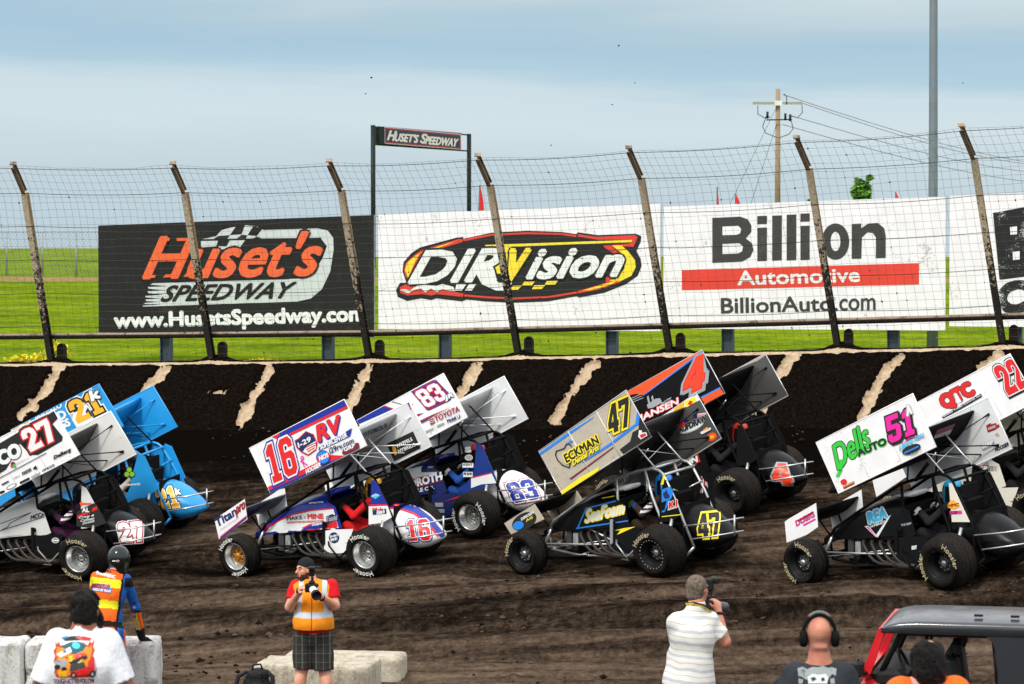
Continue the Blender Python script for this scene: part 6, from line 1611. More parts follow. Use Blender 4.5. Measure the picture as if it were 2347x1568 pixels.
# ------------------------------------------------------------------ people
def _sleeve(s, a, b, ra, rb, k=.02):
    a = np.array(a, float); b = np.array(b, float); R = max(ra, rb) * 1.3 + k + .03
    sl, g = s._sub(np.minimum(a, b) - R, np.maximum(a, b) + R)
    P = [g[i] - a[i] for i in range(3)]; v = b - a; L2 = (v * v).sum(); t = np.clip((P[0] * v[0] + P[1] * v[1] + P[2] * v[2]) / L2, 0, 1.3)
    q = [P[i] - v[i] * t for i in range(3)]
    d = np.sqrt(q[0] ** 2 + q[1] ** 2 + q[2] ** 2) - (ra + (rb - ra) * t)
    u = v / math.sqrt(L2); e = (g[0] - b[0]) * u[0] + (g[1] - b[1]) * u[1] + (g[2] - b[2]) * u[2]
    s._mix(sl, np.maximum(d, e).astype(np.float32), k)
Body.sleeve = _sleeve
def hand(B, wrist, d, n, thumb=1, size=1.0, curl=.6):
    """d: towards the knuckles, n: palm side, thumb: +1/-1 picks the side d x n or its opposite"""
    w = Vector(wrist); d = Vector(d).normalized(); n = (Vector(n) - d * Vector(n).dot(d)).normalized(); s = d.cross(n) * thumb; z = size
    B.cap(w, w + d * .05 * z, .026 * z, .030 * z, .02)
    for i, (off, L) in enumerate(((.030, .085), (.011, .095), (-.009, .088), (-.028, .070))):
        k0 = w + d * (.085 - abs(off) * .15) * z + s * off * z; B.cap(w + d * .03 * z + s * off * .6 * z, k0, .016 * z, .0125 * z, .015)
        c1 = curl * (1 + .08 * i); k1 = k0 + (d * math.cos(c1) + n * math.sin(c1)) * L * .5 * z; c2 = c1 * 2.1
        k2 = k1 + (d * math.cos(c2) + n * math.sin(c2)) * L * .45 * z
        B.cap(k0, k1, .0115 * z, .0100 * z, .004); B.cap(k1, k2, .0100 * z, .0082 * z, .003)
    t0 = w + d * .03 * z + s * .022 * z; t1 = t0 + (s * .75 + d * .55 + n * .35).normalized() * .045 * z; t2 = t1 + (d * .7 + n * .6 + s * .1).normalized() * .032 * z
    B.cap(t0, t1, .016 * z, .0125 * z, .01); B.cap(t1, t2, .0125 * z, .0095 * z, .004)
def head(B, c, face, s=1.0, up=(0, 0, 1), hairless=True):
    """c: middle of the skull; face: the way it looks"""
    c = Vector(c); f = Vector(face).normalized(); u = Vector(up); r = f.cross(u).normalized(); u = r.cross(f).normalized()
    R = Matrix((r, f, u)).transposed()
    P = lambda a, b, e: c + (r * a + f * b + u * e) * s
    B.ell(P(0, -.012, .025), (.078 * s, .098 * s, .098 * s), .02, R); B.ell(P(0, .022, -.045), (.062 * s, .074 * s, .078 * s), .03, R)
    B.ell(P(0, .052, -.098), (.034 * s, .034 * s, .026 * s), .025, R)                                    # chin
    B.cap(P(0, .092, .012), P(0, .114, -.028), .0095 * s, .0155 * s, .012)                                # nose
    for k in (-1, 1):
        B.cap(P(.018 * k, .092, .028), P(.048 * k, .078, .026), .011 * s, .009 * s, .012)                  # brow
        B.ell(P(.030 * k, .084, .006), (.013 * s, .009 * s, .009 * s), .004, R)                            # eye
        B.ell(P(.046 * k, .064, -.022), (.018 * s, .016 * s, .016 * s), .02, R)                            # cheek
        B.ell(P(.081 * k, -.008, -.012), (.010 * s, .021 * s, .032 * s), .008, R)                          # ear
    B.cap(P(-.018, .094, -.060), P(.018, .094, -.060), .0075 * s, .0075 * s, .006); B.cap(P(-.015, .091, -.073), P(.015, .091, -.073), .0085 * s, .0085 * s, .006)
    return P, R
def torso(B, hip, chest, neck, w=1.0, dpt=1.0, grow=0.0, belly=0.0, side=Vector((1, 0, 0)), fwd=Vector((0, 1, 0))):
    hip, chest, neck = Vector(hip), Vector(chest), Vector(neck)
    up = (chest - hip).normalized(); R = Matrix((side, up.cross(side).normalized() * 1, up)).transposed(); g = grow
    B.ell(hip, (.168 * w + g, .125 * dpt + g, .14 + g), .06, R); B.ell(hip.lerp(chest, .42) + fwd * belly * .4, (.158 * w + g + belly * .25, .118 * dpt + g + belly * .5, .17 + g), .08, R)
    B.ell(chest, (.182 * w + g, .122 * dpt + g, .185 + g), .06, R)
    sh0 = chest.lerp(neck, .52)
    B.cap(sh0 - side * .135 * w, sh0 + side * .135 * w, .068 + g, .068 + g, .05); B.cap(sh0 - side * .03, neck, .085 + g * .6, .058 + g * .4, .04); B.cap(sh0 + side * .03, neck, .085 + g * .6, .058 + g * .4, .04)
def limb(B, pts, rs, k=.02):
    for i in range(len(pts) - 1): B.cap(pts[i], pts[i + 1], rs[i], rs[i + 1], k)
def legs(B, hipz, spread, y=0.0, grow=0, shorts=None, shoe=True, x=0.0, bulk=1.0):
    for k in (-1, 1):
        h = (x + k * .095, y, hipz); kn = (x + k * spread * .8, y + .01, .49); an = (x + k * spread, y - .01, .09)
        limb(B, [h, kn, an], [(.092 + grow) * bulk, (.062 + grow) * bulk, (.042 + grow) * bulk], .03); B.ell((x + k * (spread - .005), y - .02, .33), ((.055 + grow) * bulk, (.06 + grow) * bulk, .12), .03)
SKIN_F = skin('skin_fair', '#d9977a', '#c27a60'); SKIN_R = skin('skin_ruddy', '#c98a70', '#b4705a'); SKIN_T = skin('skin_tan', '#a9684b', '#8f5238'); SKIN_P = skin('skin_pale', '#dba78a', '#cd8c70')
HAIR_D = fabric('hair_dark', (.012, .009, .008), 1.0, 40, .75, .5); HAIR_G = fabric('hair_grey_brown', (.22, .17, .13), .8, 45, .8, .45); BEARD = fabric('beard_brown', (.10, .05, .025), .8, 50, .85, .4)
SHOE = fabric('shoe_dark', (.02, .02, .022), .2); GLOVE_B = fabric('glove_black', (.012, .012, .014), .3, 12)
EYEW = paint('eye_dark', (.03, .02, .018), .3, 0, 0); LIP = skin('lips', '#b86a5c', '#a85a50')
CAMB = paint('camera_black', (.014, .014, .015), .45, 0, 0); LENSW = paint('lens_white', (.72, .72, .70), .4, 0, 0); GLASS = paint('lens_glass', (.006, .006, .010), .08, 0, 0)
def person(label, x, Y, z):
    r = empty('person', (x, Y, z)); tag(r, label, 'person'); return r
def wsurf(ob, root):
    bv = bvh_of(ob); inv = root.location
    def f(px, lift=0):
        d = ray(*px).normalized(); h = bv.ray_cast(CAM - inv, d)
        if h[0] is None: return None
        n = h[1] if h[1].dot(d) < 0 else -h[1]
        return h[0] + n * lift
    return f
def print_on(ob, root, pic, name, maxedge=8, lift=.004):
    mb = MB(); pic.put(mb, wsurf(ob, root), maxedge=maxedge, lift=lift, step=.0012)
    o = mb.build(name); o.parent = root; return o
def join_print(ob, root, pic, maxedge=8, lift=.004):
    """the print becomes part of the garment's own mesh"""
    mb = MB(); pic.put(mb, wsurf(ob, root), maxedge=maxedge, lift=lift, step=.0012)
    me = ob.data; bmv = [tuple(v.co) for v in me.vertices]; fs = [tuple(p.vertices) for p in me.polygons]; mi = [p.material_index for p in me.polygons]; sm = [p.use_smooth for p in me.polygons]
    nb = MB(); nb.v = bmv; nb.f = fs; nb.sm = sm; nb.mats = list(me.materials); nb.mi = mi
    o = len(nb.v); nb.v += mb.v
    for f, m, s in zip(mb.f, mb.mi, mb.sm): nb.f.append(tuple(o + i for i in f)); nb.mi.append(nb.m(mb.mats[m])); nb.sm.append(True)
    new = nb.build(ob.name); new.parent = ob.parent; new.location = ob.location
    nm = ob.name; bpy.data.objects.remove(ob); new.name = nm; return new

# ---- man in the printed white T-shirt, seen from behind
def tshirt_man():
    Y = 18.5; s = FPX / Y; X = (186 - 1173.5) / s; gz = .42
    root = person('heavy man with dark bushy hair and beard in white T-shirt with fiery print', X, Y, gz)
    H = 4.56 - (1362 - 590) / s - gz                 # height of the crown
    nz = H - .19
    B = Body((-.5, -.35, -.02), (.5, .35, H + .05), .0125)
    torso(B, (0, 0, 1.0), (0, .01, nz - .30), (.01, .01, nz + .02), 1.18, 1.45, 0, .10)
    B.cap((.01, .01, nz - .04), (.012, .02, nz + .08), .07, .066, .03); hp, hr = head(B, (.014, .03, H - .115), (0, 1, .0), 1.02)
    legs(B, .98, .17, bulk=1.3)
    for k in (-1, 1):
        limb(B, [(k * .19, 0, nz - .14), (k * .275, .0, nz - .42), (k * .27, .10, nz - .66)], [.068, .056, .042], .03); hand(B, (k * .29, .11, nz - .66), (0, .2, -1), (-k, .2, 0), -k, 1.05, .4)
    body_mesh('body', B, SKIN_T, root)
    T = Body((-.55, -.38, .70), (.55, .38, nz + .1), .0125)
    torso(T, (0, 0, 1.0), (0, .01, nz - .30), (.01, .01, nz - .03), 1.20, 1.52, .022, .13)
    T.ell((0, 0, 1.0), (.25, .21, .2), .08)
    for k in (-1, 1): T.sleeve((k * .165, 0, nz - .125), (k * .262, -.005, nz - .40), .085, .092, .03)
    T.cut((0, 0, .82), (0, 0, -1)); T.cut((0, 0, nz + .005), (0, 0, 1)); T.ripple(.016, 6.5, 3)
    tee = body_mesh('shirt', T, fabric('white_cotton', (.80, .81, .84), .35, 7, .85, .05), root)
    A = Body((-.2, -.2, H - .4), (.2, .3, H + .05), .01)
    A.ell((.014, .012, H - .075), (.092, .112, .098), .02); A.ell((.014, -.015, H - .135), (.086, .085, .075), .03)
    for k in (-1, 1): A.ell((.014 + k * .072, .075, H - .185), (.034, .05, .085), .03)
    A.ell((.014, .10, H - .245), (.07, .05, .06), .03)
    A.ripple(.055, 26, 9)
    body_mesh('hair', A, HAIR_D, root)
    p = Pic(pA)
    fl = [(285, 1090), (300, 1130), (318, 1100), (335, 1140), (560, 1110), (600, 1140), (625, 1095), (640, 1120), (670, 1080), (655, 1160), (672, 1180), (650, 1240), (668, 1260), (668, 1400), (690, 1350), (680, 1430), (600, 1450), (300, 1450), (275, 1400), (290, 1330), (270, 1300), (285, 1240), (268, 1190), (290, 1160)]
    p.P(fl, paint('tee_flame_red', (.48, .06, .02), .8, 0, 0)); p.P([(305, 1150), (345, 1165), (560, 1140), (620, 1165), (640, 1140), (640, 1200), (620, 1300), (640, 1400), (330, 1440), (300, 1370), (320, 1330), (295, 1230)], paint('tee_flame_orange', (.80, .26, .02), .8, 0, 0))
    p.P([(340, 1150), (440, 1108), (520, 1105), (590, 1145), (560, 1190), (470, 1230), (400, 1190)], paint('tee_teal', (.02, .10, .13), .8, 0, 0)); p.ell((490, 1145), 40, 32, CYAN, .3)
    p.P([(360, 1075), (440, 1050), (520, 1045), (560, 1070), (520, 1085), (380, 1095)], PBLACK); p.P([(480, 1060), (560, 1050), (640, 1070), (620, 1090), (540, 1085)], RED); p.P([(340, 1060), (400, 1045), (420, 1060), (350, 1075)], SKYB)
    p.P([(305, 1228), (432, 1160), (452, 1205), (340, 1262)], PWHITE); p.D('3', (368, 1225), (398, 1210), (358, 1200), PBLACK)
    p.P([(270, 1300), (380, 1270), (410, 1310), (380, 1360), (300, 1350)], GREYL); p.ell((310, 1350), 28, 24, PBLACK); p.ell((375, 1370), 26, 22, PBLACK)
    p.P([(420, 1300), (590, 1240), (600, 1265), (450, 1330)], PBLACK); p.P([(470, 1230), (560, 1215), (600, 1240), (480, 1275)], RED); p.D('5', (425, 1300), (455, 1295), (428, 1250), YEL); p.D('5', (525, 1335), (560, 1325), (528, 1285), YEL)
    p.P([(440, 1330), (560, 1300), (590, 1360), (430, 1390)], PGRAPH); p.P([(430, 1400), (600, 1350), (610, 1290), (660, 1270), (668, 1350), (640, 1410), (480, 1440)], RED); p.ell((470, 1425), 30, 28, PBLACK); p.ell((470, 1425), 14, 13, GREYL); p.ell((645, 1415), 30, 30, PBLACK); p.ell((645, 1415), 14, 14, GREYL); p.P([(310, 1400), (400, 1380), (410, 1440), (330, 1445)], GOLDY)
    rr = random.Random(5)
    for k in range(46):
        x, y = rr.uniform(290, 655), rr.uniform(1180, 1440); p.P([(x + rr.uniform(-22, 22), y + rr.uniform(-9, 9)) for _ in range(3)], rr.choice((PBLACK, PBLACK, PGRAPH, GREYL, MAR, PWHITE, ORG, NAVY)))
    p.T("TOUGH ACT TO FOLLOW", (288, 1506), (662, 1500), (286, 1460), MAR, None, 0, .045)
    join_print(tee, root, p, 9, .003)
tshirt_man()

# ---- the track paramedic leaning on the barrier
def paramedic():
    Y = 32.4; s = FPX / Y; X = (247 - 1173.5) / s; gz = float(base_ground(X, Y)) - .0
    root = person('paramedic in orange and blue coverall and black helmet leaning on the white barrier', X, Y, gz)
    q = lambda dx, dy, dep=0: ((dx - 247) / s, dep, 4.56 - (dy - 590) / s - gz)
    hc = q(268, 1279, .06); shR = q(286, 1331, .02); shL = q(217, 1325, .02); el = q(303, 1398, .16); wr = q(310, 1473, .42); 
    hip = q(243, 1452, -.10); chest = q(249, 1364, -.02); neck = q(259, 1306, .03)
    hipz = hip[2]
    B = Body((-.5, -.4, -.02), (.6, .75, hc[2] + .3), .014)
    torso(B, hip, chest, neck, 1.0, 1.1, .012, .02); B.cap(neck, hc, .06, .06, .02); head(B, hc, (.3, 1, -.25), 1.0)
    legs(B, hipz, .16, -.1, .018)
    for k in (-1, 1): B.ell((k * .16, -.06, .045), (.05, .13, .045), .02)
    limb(B, [shR, el, wr], [.066, .056, .045], .03); limb(B, [shL, (shL[0] - .06, .16, shL[2] - .28), (shL[0] + .02, .38, hipz - .1)], [.066, .056, .045], .03)
    top_of_block = wr[2] - .05
    hand(B, (shL[0] + .02, .40, hipz - .12), (0, 1, -.2), (0, 0, -1), 1, 1.0, .2)
    OR = fabric('hi_vis_orange', (.86, .135, .012), .5, 9, .7, .12); BL = fabric('coverall_blue', (.012, .10, .40), .6, 9, .75, .2); BK = fabric('coverall_black', (.012, .012, .014), .4, 9); YE = fabric('reflective_yellow', (.80, .78, .02), .2, 9, .6, .05); GR = fabric('reflective_grey', (.36, .40, .40), .2, 9, .5, .05)
    sn = SKIN_F
    up = (Vector(neck) - Vector(hip)).normalized(); hv = Vector(hip)
    def pf(C):
        t = ((C - np.array(hip)) * np.array(up)).sum(1); x = C[:, 0] - (np.array(hip)[0] + t * up.x / max(.2, up.z))
        L = (Vector(neck) - hv).length; f = t / L
        m = np.where(x < .12, 0, 1)                   # orange back, blue flanks
        m = np.where((x < -.13), 0, m)
        band = lambda a, b: (f > a) & (f < b) & (m == 0)
        m = np.where(band(.70, .83), 3, m); m = np.where(band(.742, .79), 4, m); m = np.where(band(.38, .50), 3, m); m = np.where(band(.418, .465), 4, m)
        m = np.where((f > .10) & (f < .19), 2, m); m = np.where((np.abs(x - .12) < .012) & (f > -.3) & (f < .98), 2, m)
        leg = C[:, 2] < hipz - .12; m = np.where(leg, np.where(x > .02, 1, 0), m)
        # right arm
        a, b_, c_ = (np.array(v) for v in (shR, el, wr))
        arm = (C[:, 0] > shR[0] - .005) & (C[:, 2] < shR[2] + .03) & (C[:, 2] > wr[2] - .1); u = (shR[2] - C[:, 2]) / (shR[2] - wr[2])
        m = np.where(arm, np.where(u < .52, 1, np.where(u < .56, 2, 0)), m)
        cx = np.interp(C[:, 2], [wr[2], el[2], shR[2]], [wr[0], el[0], shR[0]])
        st = arm & (u >= .56) & (np.abs(C[:, 0] - cx + .012) < .022); m = np.where(st, 3, m); m = np.where(arm & (u >= .56) & (np.abs(C[:, 0] - cx + .012) < .008), 4, m)
        m = np.where(arm & (u < .12), 2, m); m = np.where(C[:, 2] > neck[2] - .0, 2, m)
        m = np.where(C[:, 2] < .1, 2, m)
        return m
    bo = body_mesh('body', B, [OR, BL, BK, YE, GR, sn], root, pf)
    p = Pic(pA)
    p.T("PARAMEDIC", (688, 440), (872, 482), (694, 410), PWHITE, None, 0, .07); p.T("RI", (792, 412), (828, 418), (794, 394), PBLACK, None, 0, .1)
    p.P([(632, 570), (690, 530), (800, 548), (836, 575), (838, 600), (820, 622), (640, 590)], CBLUE); p.T("MEDSTAR", (640, 578), (806, 594), (655, 528), MAR, PINK, .04, .07, .15); p.T("RESCUE TEAM", (662, 596), (826, 618), (668, 575), PWHITE, None, 0, .06)
    p.P([(665, 690), (692, 690), (692, 738), (665, 736)], RED); p.P([(692, 690), (716, 692), (716, 740), (692, 738)], NAVY); p.T("S", (682, 732), (698, 732), (682, 700), PWHITE, None, 0, .1)
    p.P([(832, 358), (882, 368), (880, 395), (828, 385)], PWHITE)
    for k in range(3): p.line([(830, 368 + 9 * k), (880, 378 + 9 * k)], 4, RED)
    p.P([(832, 358), (854, 362), (852, 378), (830, 374)], NAVY)
    for k, c in enumerate((NAVY, GREYL, MAR, C16)): p.P([(1045, 705 + 45 * k), (1070, 705 + 45 * k), (1072, 728 + 45 * k), (1046, 728 + 45 * k)], c)
    join_print(bo, root, p, 6, .006)
    G = Body((wr[0] - .15, wr[1] - .12, wr[2] - .15), (wr[0] + .25, wr[1] + .25, wr[2] + .15), .008)
    limb(G, [(el[0] * .25 + wr[0] * .75, el[1] * .25 + wr[1] * .75, el[2] * .25 + wr[2] * .75), wr], [.056, .046], .02); hand(G, (wr[0] + .005, wr[1] + .01, wr[2] - .03), (.92, .35, -.22), (0, 0, -1), 1, 1.15, .16)
    body_mesh('glove', G, GLOVE_B, root)
    Hm = Body((hc[0] - .2, hc[1] - .22, hc[2] - .22), (hc[0] + .2, hc[1] + .22, hc[2] + .22), .009)
    Hm.ell(hc, (.128, .145, .135), 0); Hm.cap((hc[0], hc[1] - .01, hc[2] - .06), (hc[0] + .005, hc[1], hc[2] - .13), .122, .105, .04)
    he = body_mesh('helmet', Hm, paint('helmet_gloss_black', (.010, .012, .012), .12, 0, .05), root)
    p = Pic(pA); p.ell((897, 306), 17, 10, PWHITE); p.ell((897, 306), 12, 6, RED); p.P([(846, 300), (876, 299), (876, 312), (846, 312)], PWHITE)
    join_print(he, root, p, 4, .003)
    return X + wr[0], top_of_block + gz
HAND_X, BLOCK_TOP = paramedic()

# ---- the photographer in the orange vest, facing us
def photographer():
    Y = 31.3; s = FPX / Y; X = (716 - 1173.5) / s; gz = float(base_ground(X, Y))
    root = person('bearded photographer in orange safety vest, plaid shorts and backwards black cap', X, Y, gz)
    q = lambda dx, dy, dep=0: ((dx - 716) / s, dep, 4.56 - (dy - 590) / s - gz)
    hc = Vector(q(699, 1306, -.02)); nk = q(708, 1324, 0); shR = q(677, 1346, 0); shL = q(759, 1344, 0); eR = q(664, 1391, -.10); eL = q(768, 1388, -.10)
    wR = q(689, 1352, -.33); wL = q(739, 1361, -.34); hip = q(717, 1462, 0); ch = q(717, 1378, 0)
    B = Body((-.45, -.6, -.02), (.45, .35, hc.z + .25), .0105)
    torso(B, hip, ch, nk, 1.04, 1.15, 0, .06, fwd=Vector((0, -1, 0))); B.cap(nk, hc, .064, .058, .02)
    face = Vector((-.82, -.55, -.02)); hp, hr = head(B, hc, face, 1.02)
    legs(B, hip[2] - .05, .16, 0, bulk=1.12)
    limb(B, [shR, eR, wR], [.058, .052, .034], .025); limb(B, [shL, eL, wL], [.058, .052, .034], .025)
    hand(B, wR, (.35, -.55, .75), (.9, -.2, -.1), -1, 1.05, .95); hand(B, wL, (-.55, -.55, .35), (0, -.2, 1), -1, 1.05, .8)
    def pf(C):
        d = (C - np.array(hc)); f_ = d @ np.array(face.normalized()); u = d[:, 2]; rr = np.array(Vector((0, 0, 1)).cross(face).normalized()); r = d @ rr
        m = np.zeros(len(C), int); hd = np.linalg.norm(d, axis=1) < .17
        m = np.where(hd & (u < -.05) & (f_ > .012) & ~((np.abs(u + .066) < .012) & (f_ > .085)), 1, m); m = np.where(hd & (u < -.03) & (f_ > -.005) & (f_ < .045) & (np.abs(r) > .05), 1, m)
        m = np.where(hd & (np.abs(u + .066) < .011) & (f_ > .085) & (np.abs(r) < .024), 2, m)
        m = np.where(hd & (np.abs(u - .006) < .007) & (f_ > .083) & (np.abs(np.abs(r) - .030) < .010), 3, m); m = np.where(hd & (np.abs(u - .030) < .006) & (f_ > .07) & (np.abs(np.abs(r) - .033) < .018), 1, m)
        return m
    body_mesh('body', B, [SKIN_P, BEARD, LIP, EYEW], root, pf, smooth_it=1)
    T = Body((-.45, -.5, .8), (.45, .35, nk[2] + .1), .0115)
    torso(T, hip, ch, (nk[0], nk[1], nk[2] - .03), 1.08, 1.2, .016, .07, fwd=Vector((0, -1, 0)))
    a = Vector(shR).lerp(Vector(eR), .66); b = Vector(shL).lerp(Vector(eL), .66); T.sleeve(shR, a, .076, .078, .04); T.sleeve(shL, b, .076, .078, .04)
    T.cut((0, 0, q(0, 1450)[2]), (0, 0, -1)); T.cut((0, 0, nk[2] - .01), (0, 0, 1)); T.ripple(.012, 9, 5)
    body_mesh('shirt', T, fabric('red_cotton', (.62, .008, .014), .4, 8), root)
    V = Body((-.42, -.4, .85), (.42, .35, nk[2] + .05), .0105)
    torso(V, hip, ch, (nk[0], nk[1], nk[2] - .03), 1.12, 1.28, .036, .085, fwd=Vector((0, -1, 0)))
    V.ell(hip, (.235, .195, .16), .06)
    V.cut((0, 0, q(0, 1443)[2]), (0, 0, -1)); V.cut((0, 0, nk[2] - .02), (0, 0, 1))
    V.cut((shR[0] - .035, 0, shR[2]), (-1, 0, .12)); V.cut((shL[0] + .035, 0, shL[2]), (1, 0, .12)); V.ripple(.014, 7, 8)
    VO = fabric('vest_orange', (.92, .29, .010), .35, 7, .7, .12); VS = fabric('vest_silver', (.50, .58, .62), .2, 8, .45, .05); VB = fabric('vest_trim', (.42, .04, .01), .2, 8)
    zb = q(0, 1415)[2]; zc = q(0, 1404)[2]; zh = q(0, 1441)[2]
    def pv(C):
        m = np.zeros(len(C), int); x = C[:, 0]; z = C[:, 2]
        m = np.where((z < zc + .015) & (z > zb + .003), 1, m); m = np.where((z > zc) & (np.abs(np.abs(x - .005) - .155 + .08 * (z - zc)) < .026), 1, m)
        m = np.where((np.abs(x) < .007) & (C[:, 1] < 0), 2, m); m = np.where(z < zh, 2, m); m = np.where((z > zc) & (np.abs(x) > .215), 2, m)
        return m
    body_mesh('vest', V, [VO, VS, VB], root, pv)
    P = Body((-.4, -.35, .35), (.4, .35, hip[2] + .22), .0115)
    P.ell(hip, (.20, .155, .13), .05); P.ell((hip[0], hip[1], hip[2] + .08), (.195, .15, .10), .05)
    hem = q(0, 1539)[2]
    for k, dz in ((-1, .03), (1, 0)): P.sleeve((k * .095, 0, hip[2] - .02), (k * .122, 0, hem + dz * .5), .125, .108, .05); P.ell((k * .205, 0, hem + .17), (.025, .07, .09), .03)
    P.ripple(.014, 7, 2)
    pm, nt, bb = nodes('plaid_cloth')
    tcn = N(nt, 'ShaderNodeTexCoord'); spz = N(nt, 'ShaderNodeSeparateXYZ'); nt.links.new(tcn.outputs['Object'], spz.inputs[0])
    def lines(out, freq, off, thr):
        a_ = N(nt, 'ShaderNodeMath', operation='MULTIPLY_ADD'); nt.links.new(out, a_.inputs[0]); a_.inputs[1].default_value = freq; a_.inputs[2].default_value = off
        f_ = N(nt, 'ShaderNodeMath', operation='FRACT'); nt.links.new(a_.outputs[0], f_.inputs[0]); g_ = N(nt, 'ShaderNodeMath', operation='LESS_THAN'); nt.links.new(f_.outputs[0], g_.inputs[0]); g_.inputs[1].default_value = thr; return g_.outputs[0]
    col = None
    base = N(nt, 'ShaderNodeRGB'); base.outputs[0].default_value = (.012, .013, .014, 1); col = base.outputs[0]
    for out, fr, of, th, c in ((spz.outputs['X'], 13, .2, .35, (.026, .025, .024)), (spz.outputs['Z'], 10, .1, .35, (.026, .025, .024)), (spz.outputs['X'], 13, .45, .09, (.16, .14, .09)), (spz.outputs['Z'], 10, .3, .07, (.15, .12, .07)), (spz.outputs['X'], 6.5, .8, .05, (.09, .15, .18))):
        mxn = N(nt, 'ShaderNodeMixRGB'); l = lines(out, fr, of, th); sc = N(nt, 'ShaderNodeMath', operation='MULTIPLY'); nt.links.new(l, sc.inputs[0]); sc.inputs[1].default_value = .75
        nt.links.new(sc.outputs[0], mxn.inputs[0]); nt.links.new(col, mxn.inputs[1]); mxn.inputs[2].default_value = (*c, 1); col = mxn.outputs[0]
    nt.links.new(col, bb.inputs['Base Color']); bb.inputs['Roughness'].default_value = .9
    body_mesh('shorts', P, pm, root)
    S = Body((-.35, -.3, -.03), (.35, .3, .2), .012)
    for k in (-1, 1): S.ell((k * .16, -.05, .045), (.052, .135, .05), .01); S.cap((k * .16, 0, .06), (k * .16, 0, .13), .055, .055, .02)
    body_mesh('shoe', S, SHOE, root)
    C = Body(hc - Vector((.25, .25, .15)), hc + Vector((.25, .25, .25)), .008)
    fn = face.normalized(); C.ell(hc + Vector((0, 0, .032)) - fn * .010, (.098, .098, .104), .0); C.cut(hc + Vector((0, 0, .030)) + fn * .0, (fn.x * .10, fn.y * .10, -1))
    bk = -fn; C.ell(hc + bk * .125 + Vector((0, 0, .015)), (.075, .075, .012), .012, Matrix.Rotation(.0, 3, 'Z'))
    body_mesh('cap', C, fabric('cap_black', (.012, .013, .016), .3, 12), root)
    # watch and glove are small dark bands
    mb = MB(); mb.tube([Vector(wL) + Vector((.012, .035, -.02)), Vector(wL) + Vector((.002, .0, -.003))], .040, GLOVE_B, 12); o = mb.build('wristwatch'); o.parent = root
    mb = MB(); mb.tube([Vector(wR) + Vector((-.012, .05, -.02)), Vector(wR) + Vector((-.002, .01, -.006))], .041, fabric('glove_yellow', (.8, .55, .02), .3), 12); mb.tube([Vector(wR) + Vector((-.002, .01, -.006)), Vector(wR) + Vector((.008, -.028, .035))], .037, GLOVE_B, 12); o = mb.build('glove'); o.parent = root
    # the camera he holds
    cb = Vector(q(719, 1340, -.40)); co = empty('photo_camera', root.location + cb); tag(co, 'camera with white telephoto lens and hot-shoe flash held by the bearded photographer', 'camera')
    ld = Vector((.30, -.92, -.26)).normalized(); Rl = ld.to_track_quat('Z', 'Y').to_matrix()
    mb = MB(); mb.box((0, .02, 0), (.15, .075, .10), CAMB, bevel=.015); mb.box((0, .02, .06), (.07, .07, .04), CAMB, bevel=.012); mb.box((-.06, .0, 0), (.03, .07, .1), CAMB, bevel=.012); o = mb.build('camera_body'); o.parent = co
    mb = MB(); X_ = lambda v: Rl @ Vector(v)
    mb.lathe([(.036, 0), (.040, .05), (.040, .10)], CAMB, 20, 'Z', xf=X_); mb.lathe([(.042, .05), (.044, .09), (.044, .13), (.047, .135), (.047, .165), (.045, .17)], LENSW, 20, 'Z', xf=X_); mb.lathe([(.046, .17), (.052, .175), (.056, .235), (.048, .235), (.044, .20), (.0, .195)], CAMB, 22, 'Z', xf=X_); mb.lathe([(.043, .197), (0, .2)], GLASS, 18, 'Z', xf=X_); o = mb.build('lens'); o.parent = co
    mb = MB(); mb.box((.005, .02, .10), (.03, .04, .04), CAMB, bevel=.006); mb.box((.0, .01, .175), (.065, .055, .10), CAMB, Matrix.Rotation(.15, 3, 'X'), bevel=.012); mb.box((-.0, -.02, .225), (.075, .09, .03), CAMB, bevel=.008); o = mb.build('flash'); o.parent = co
photographer()

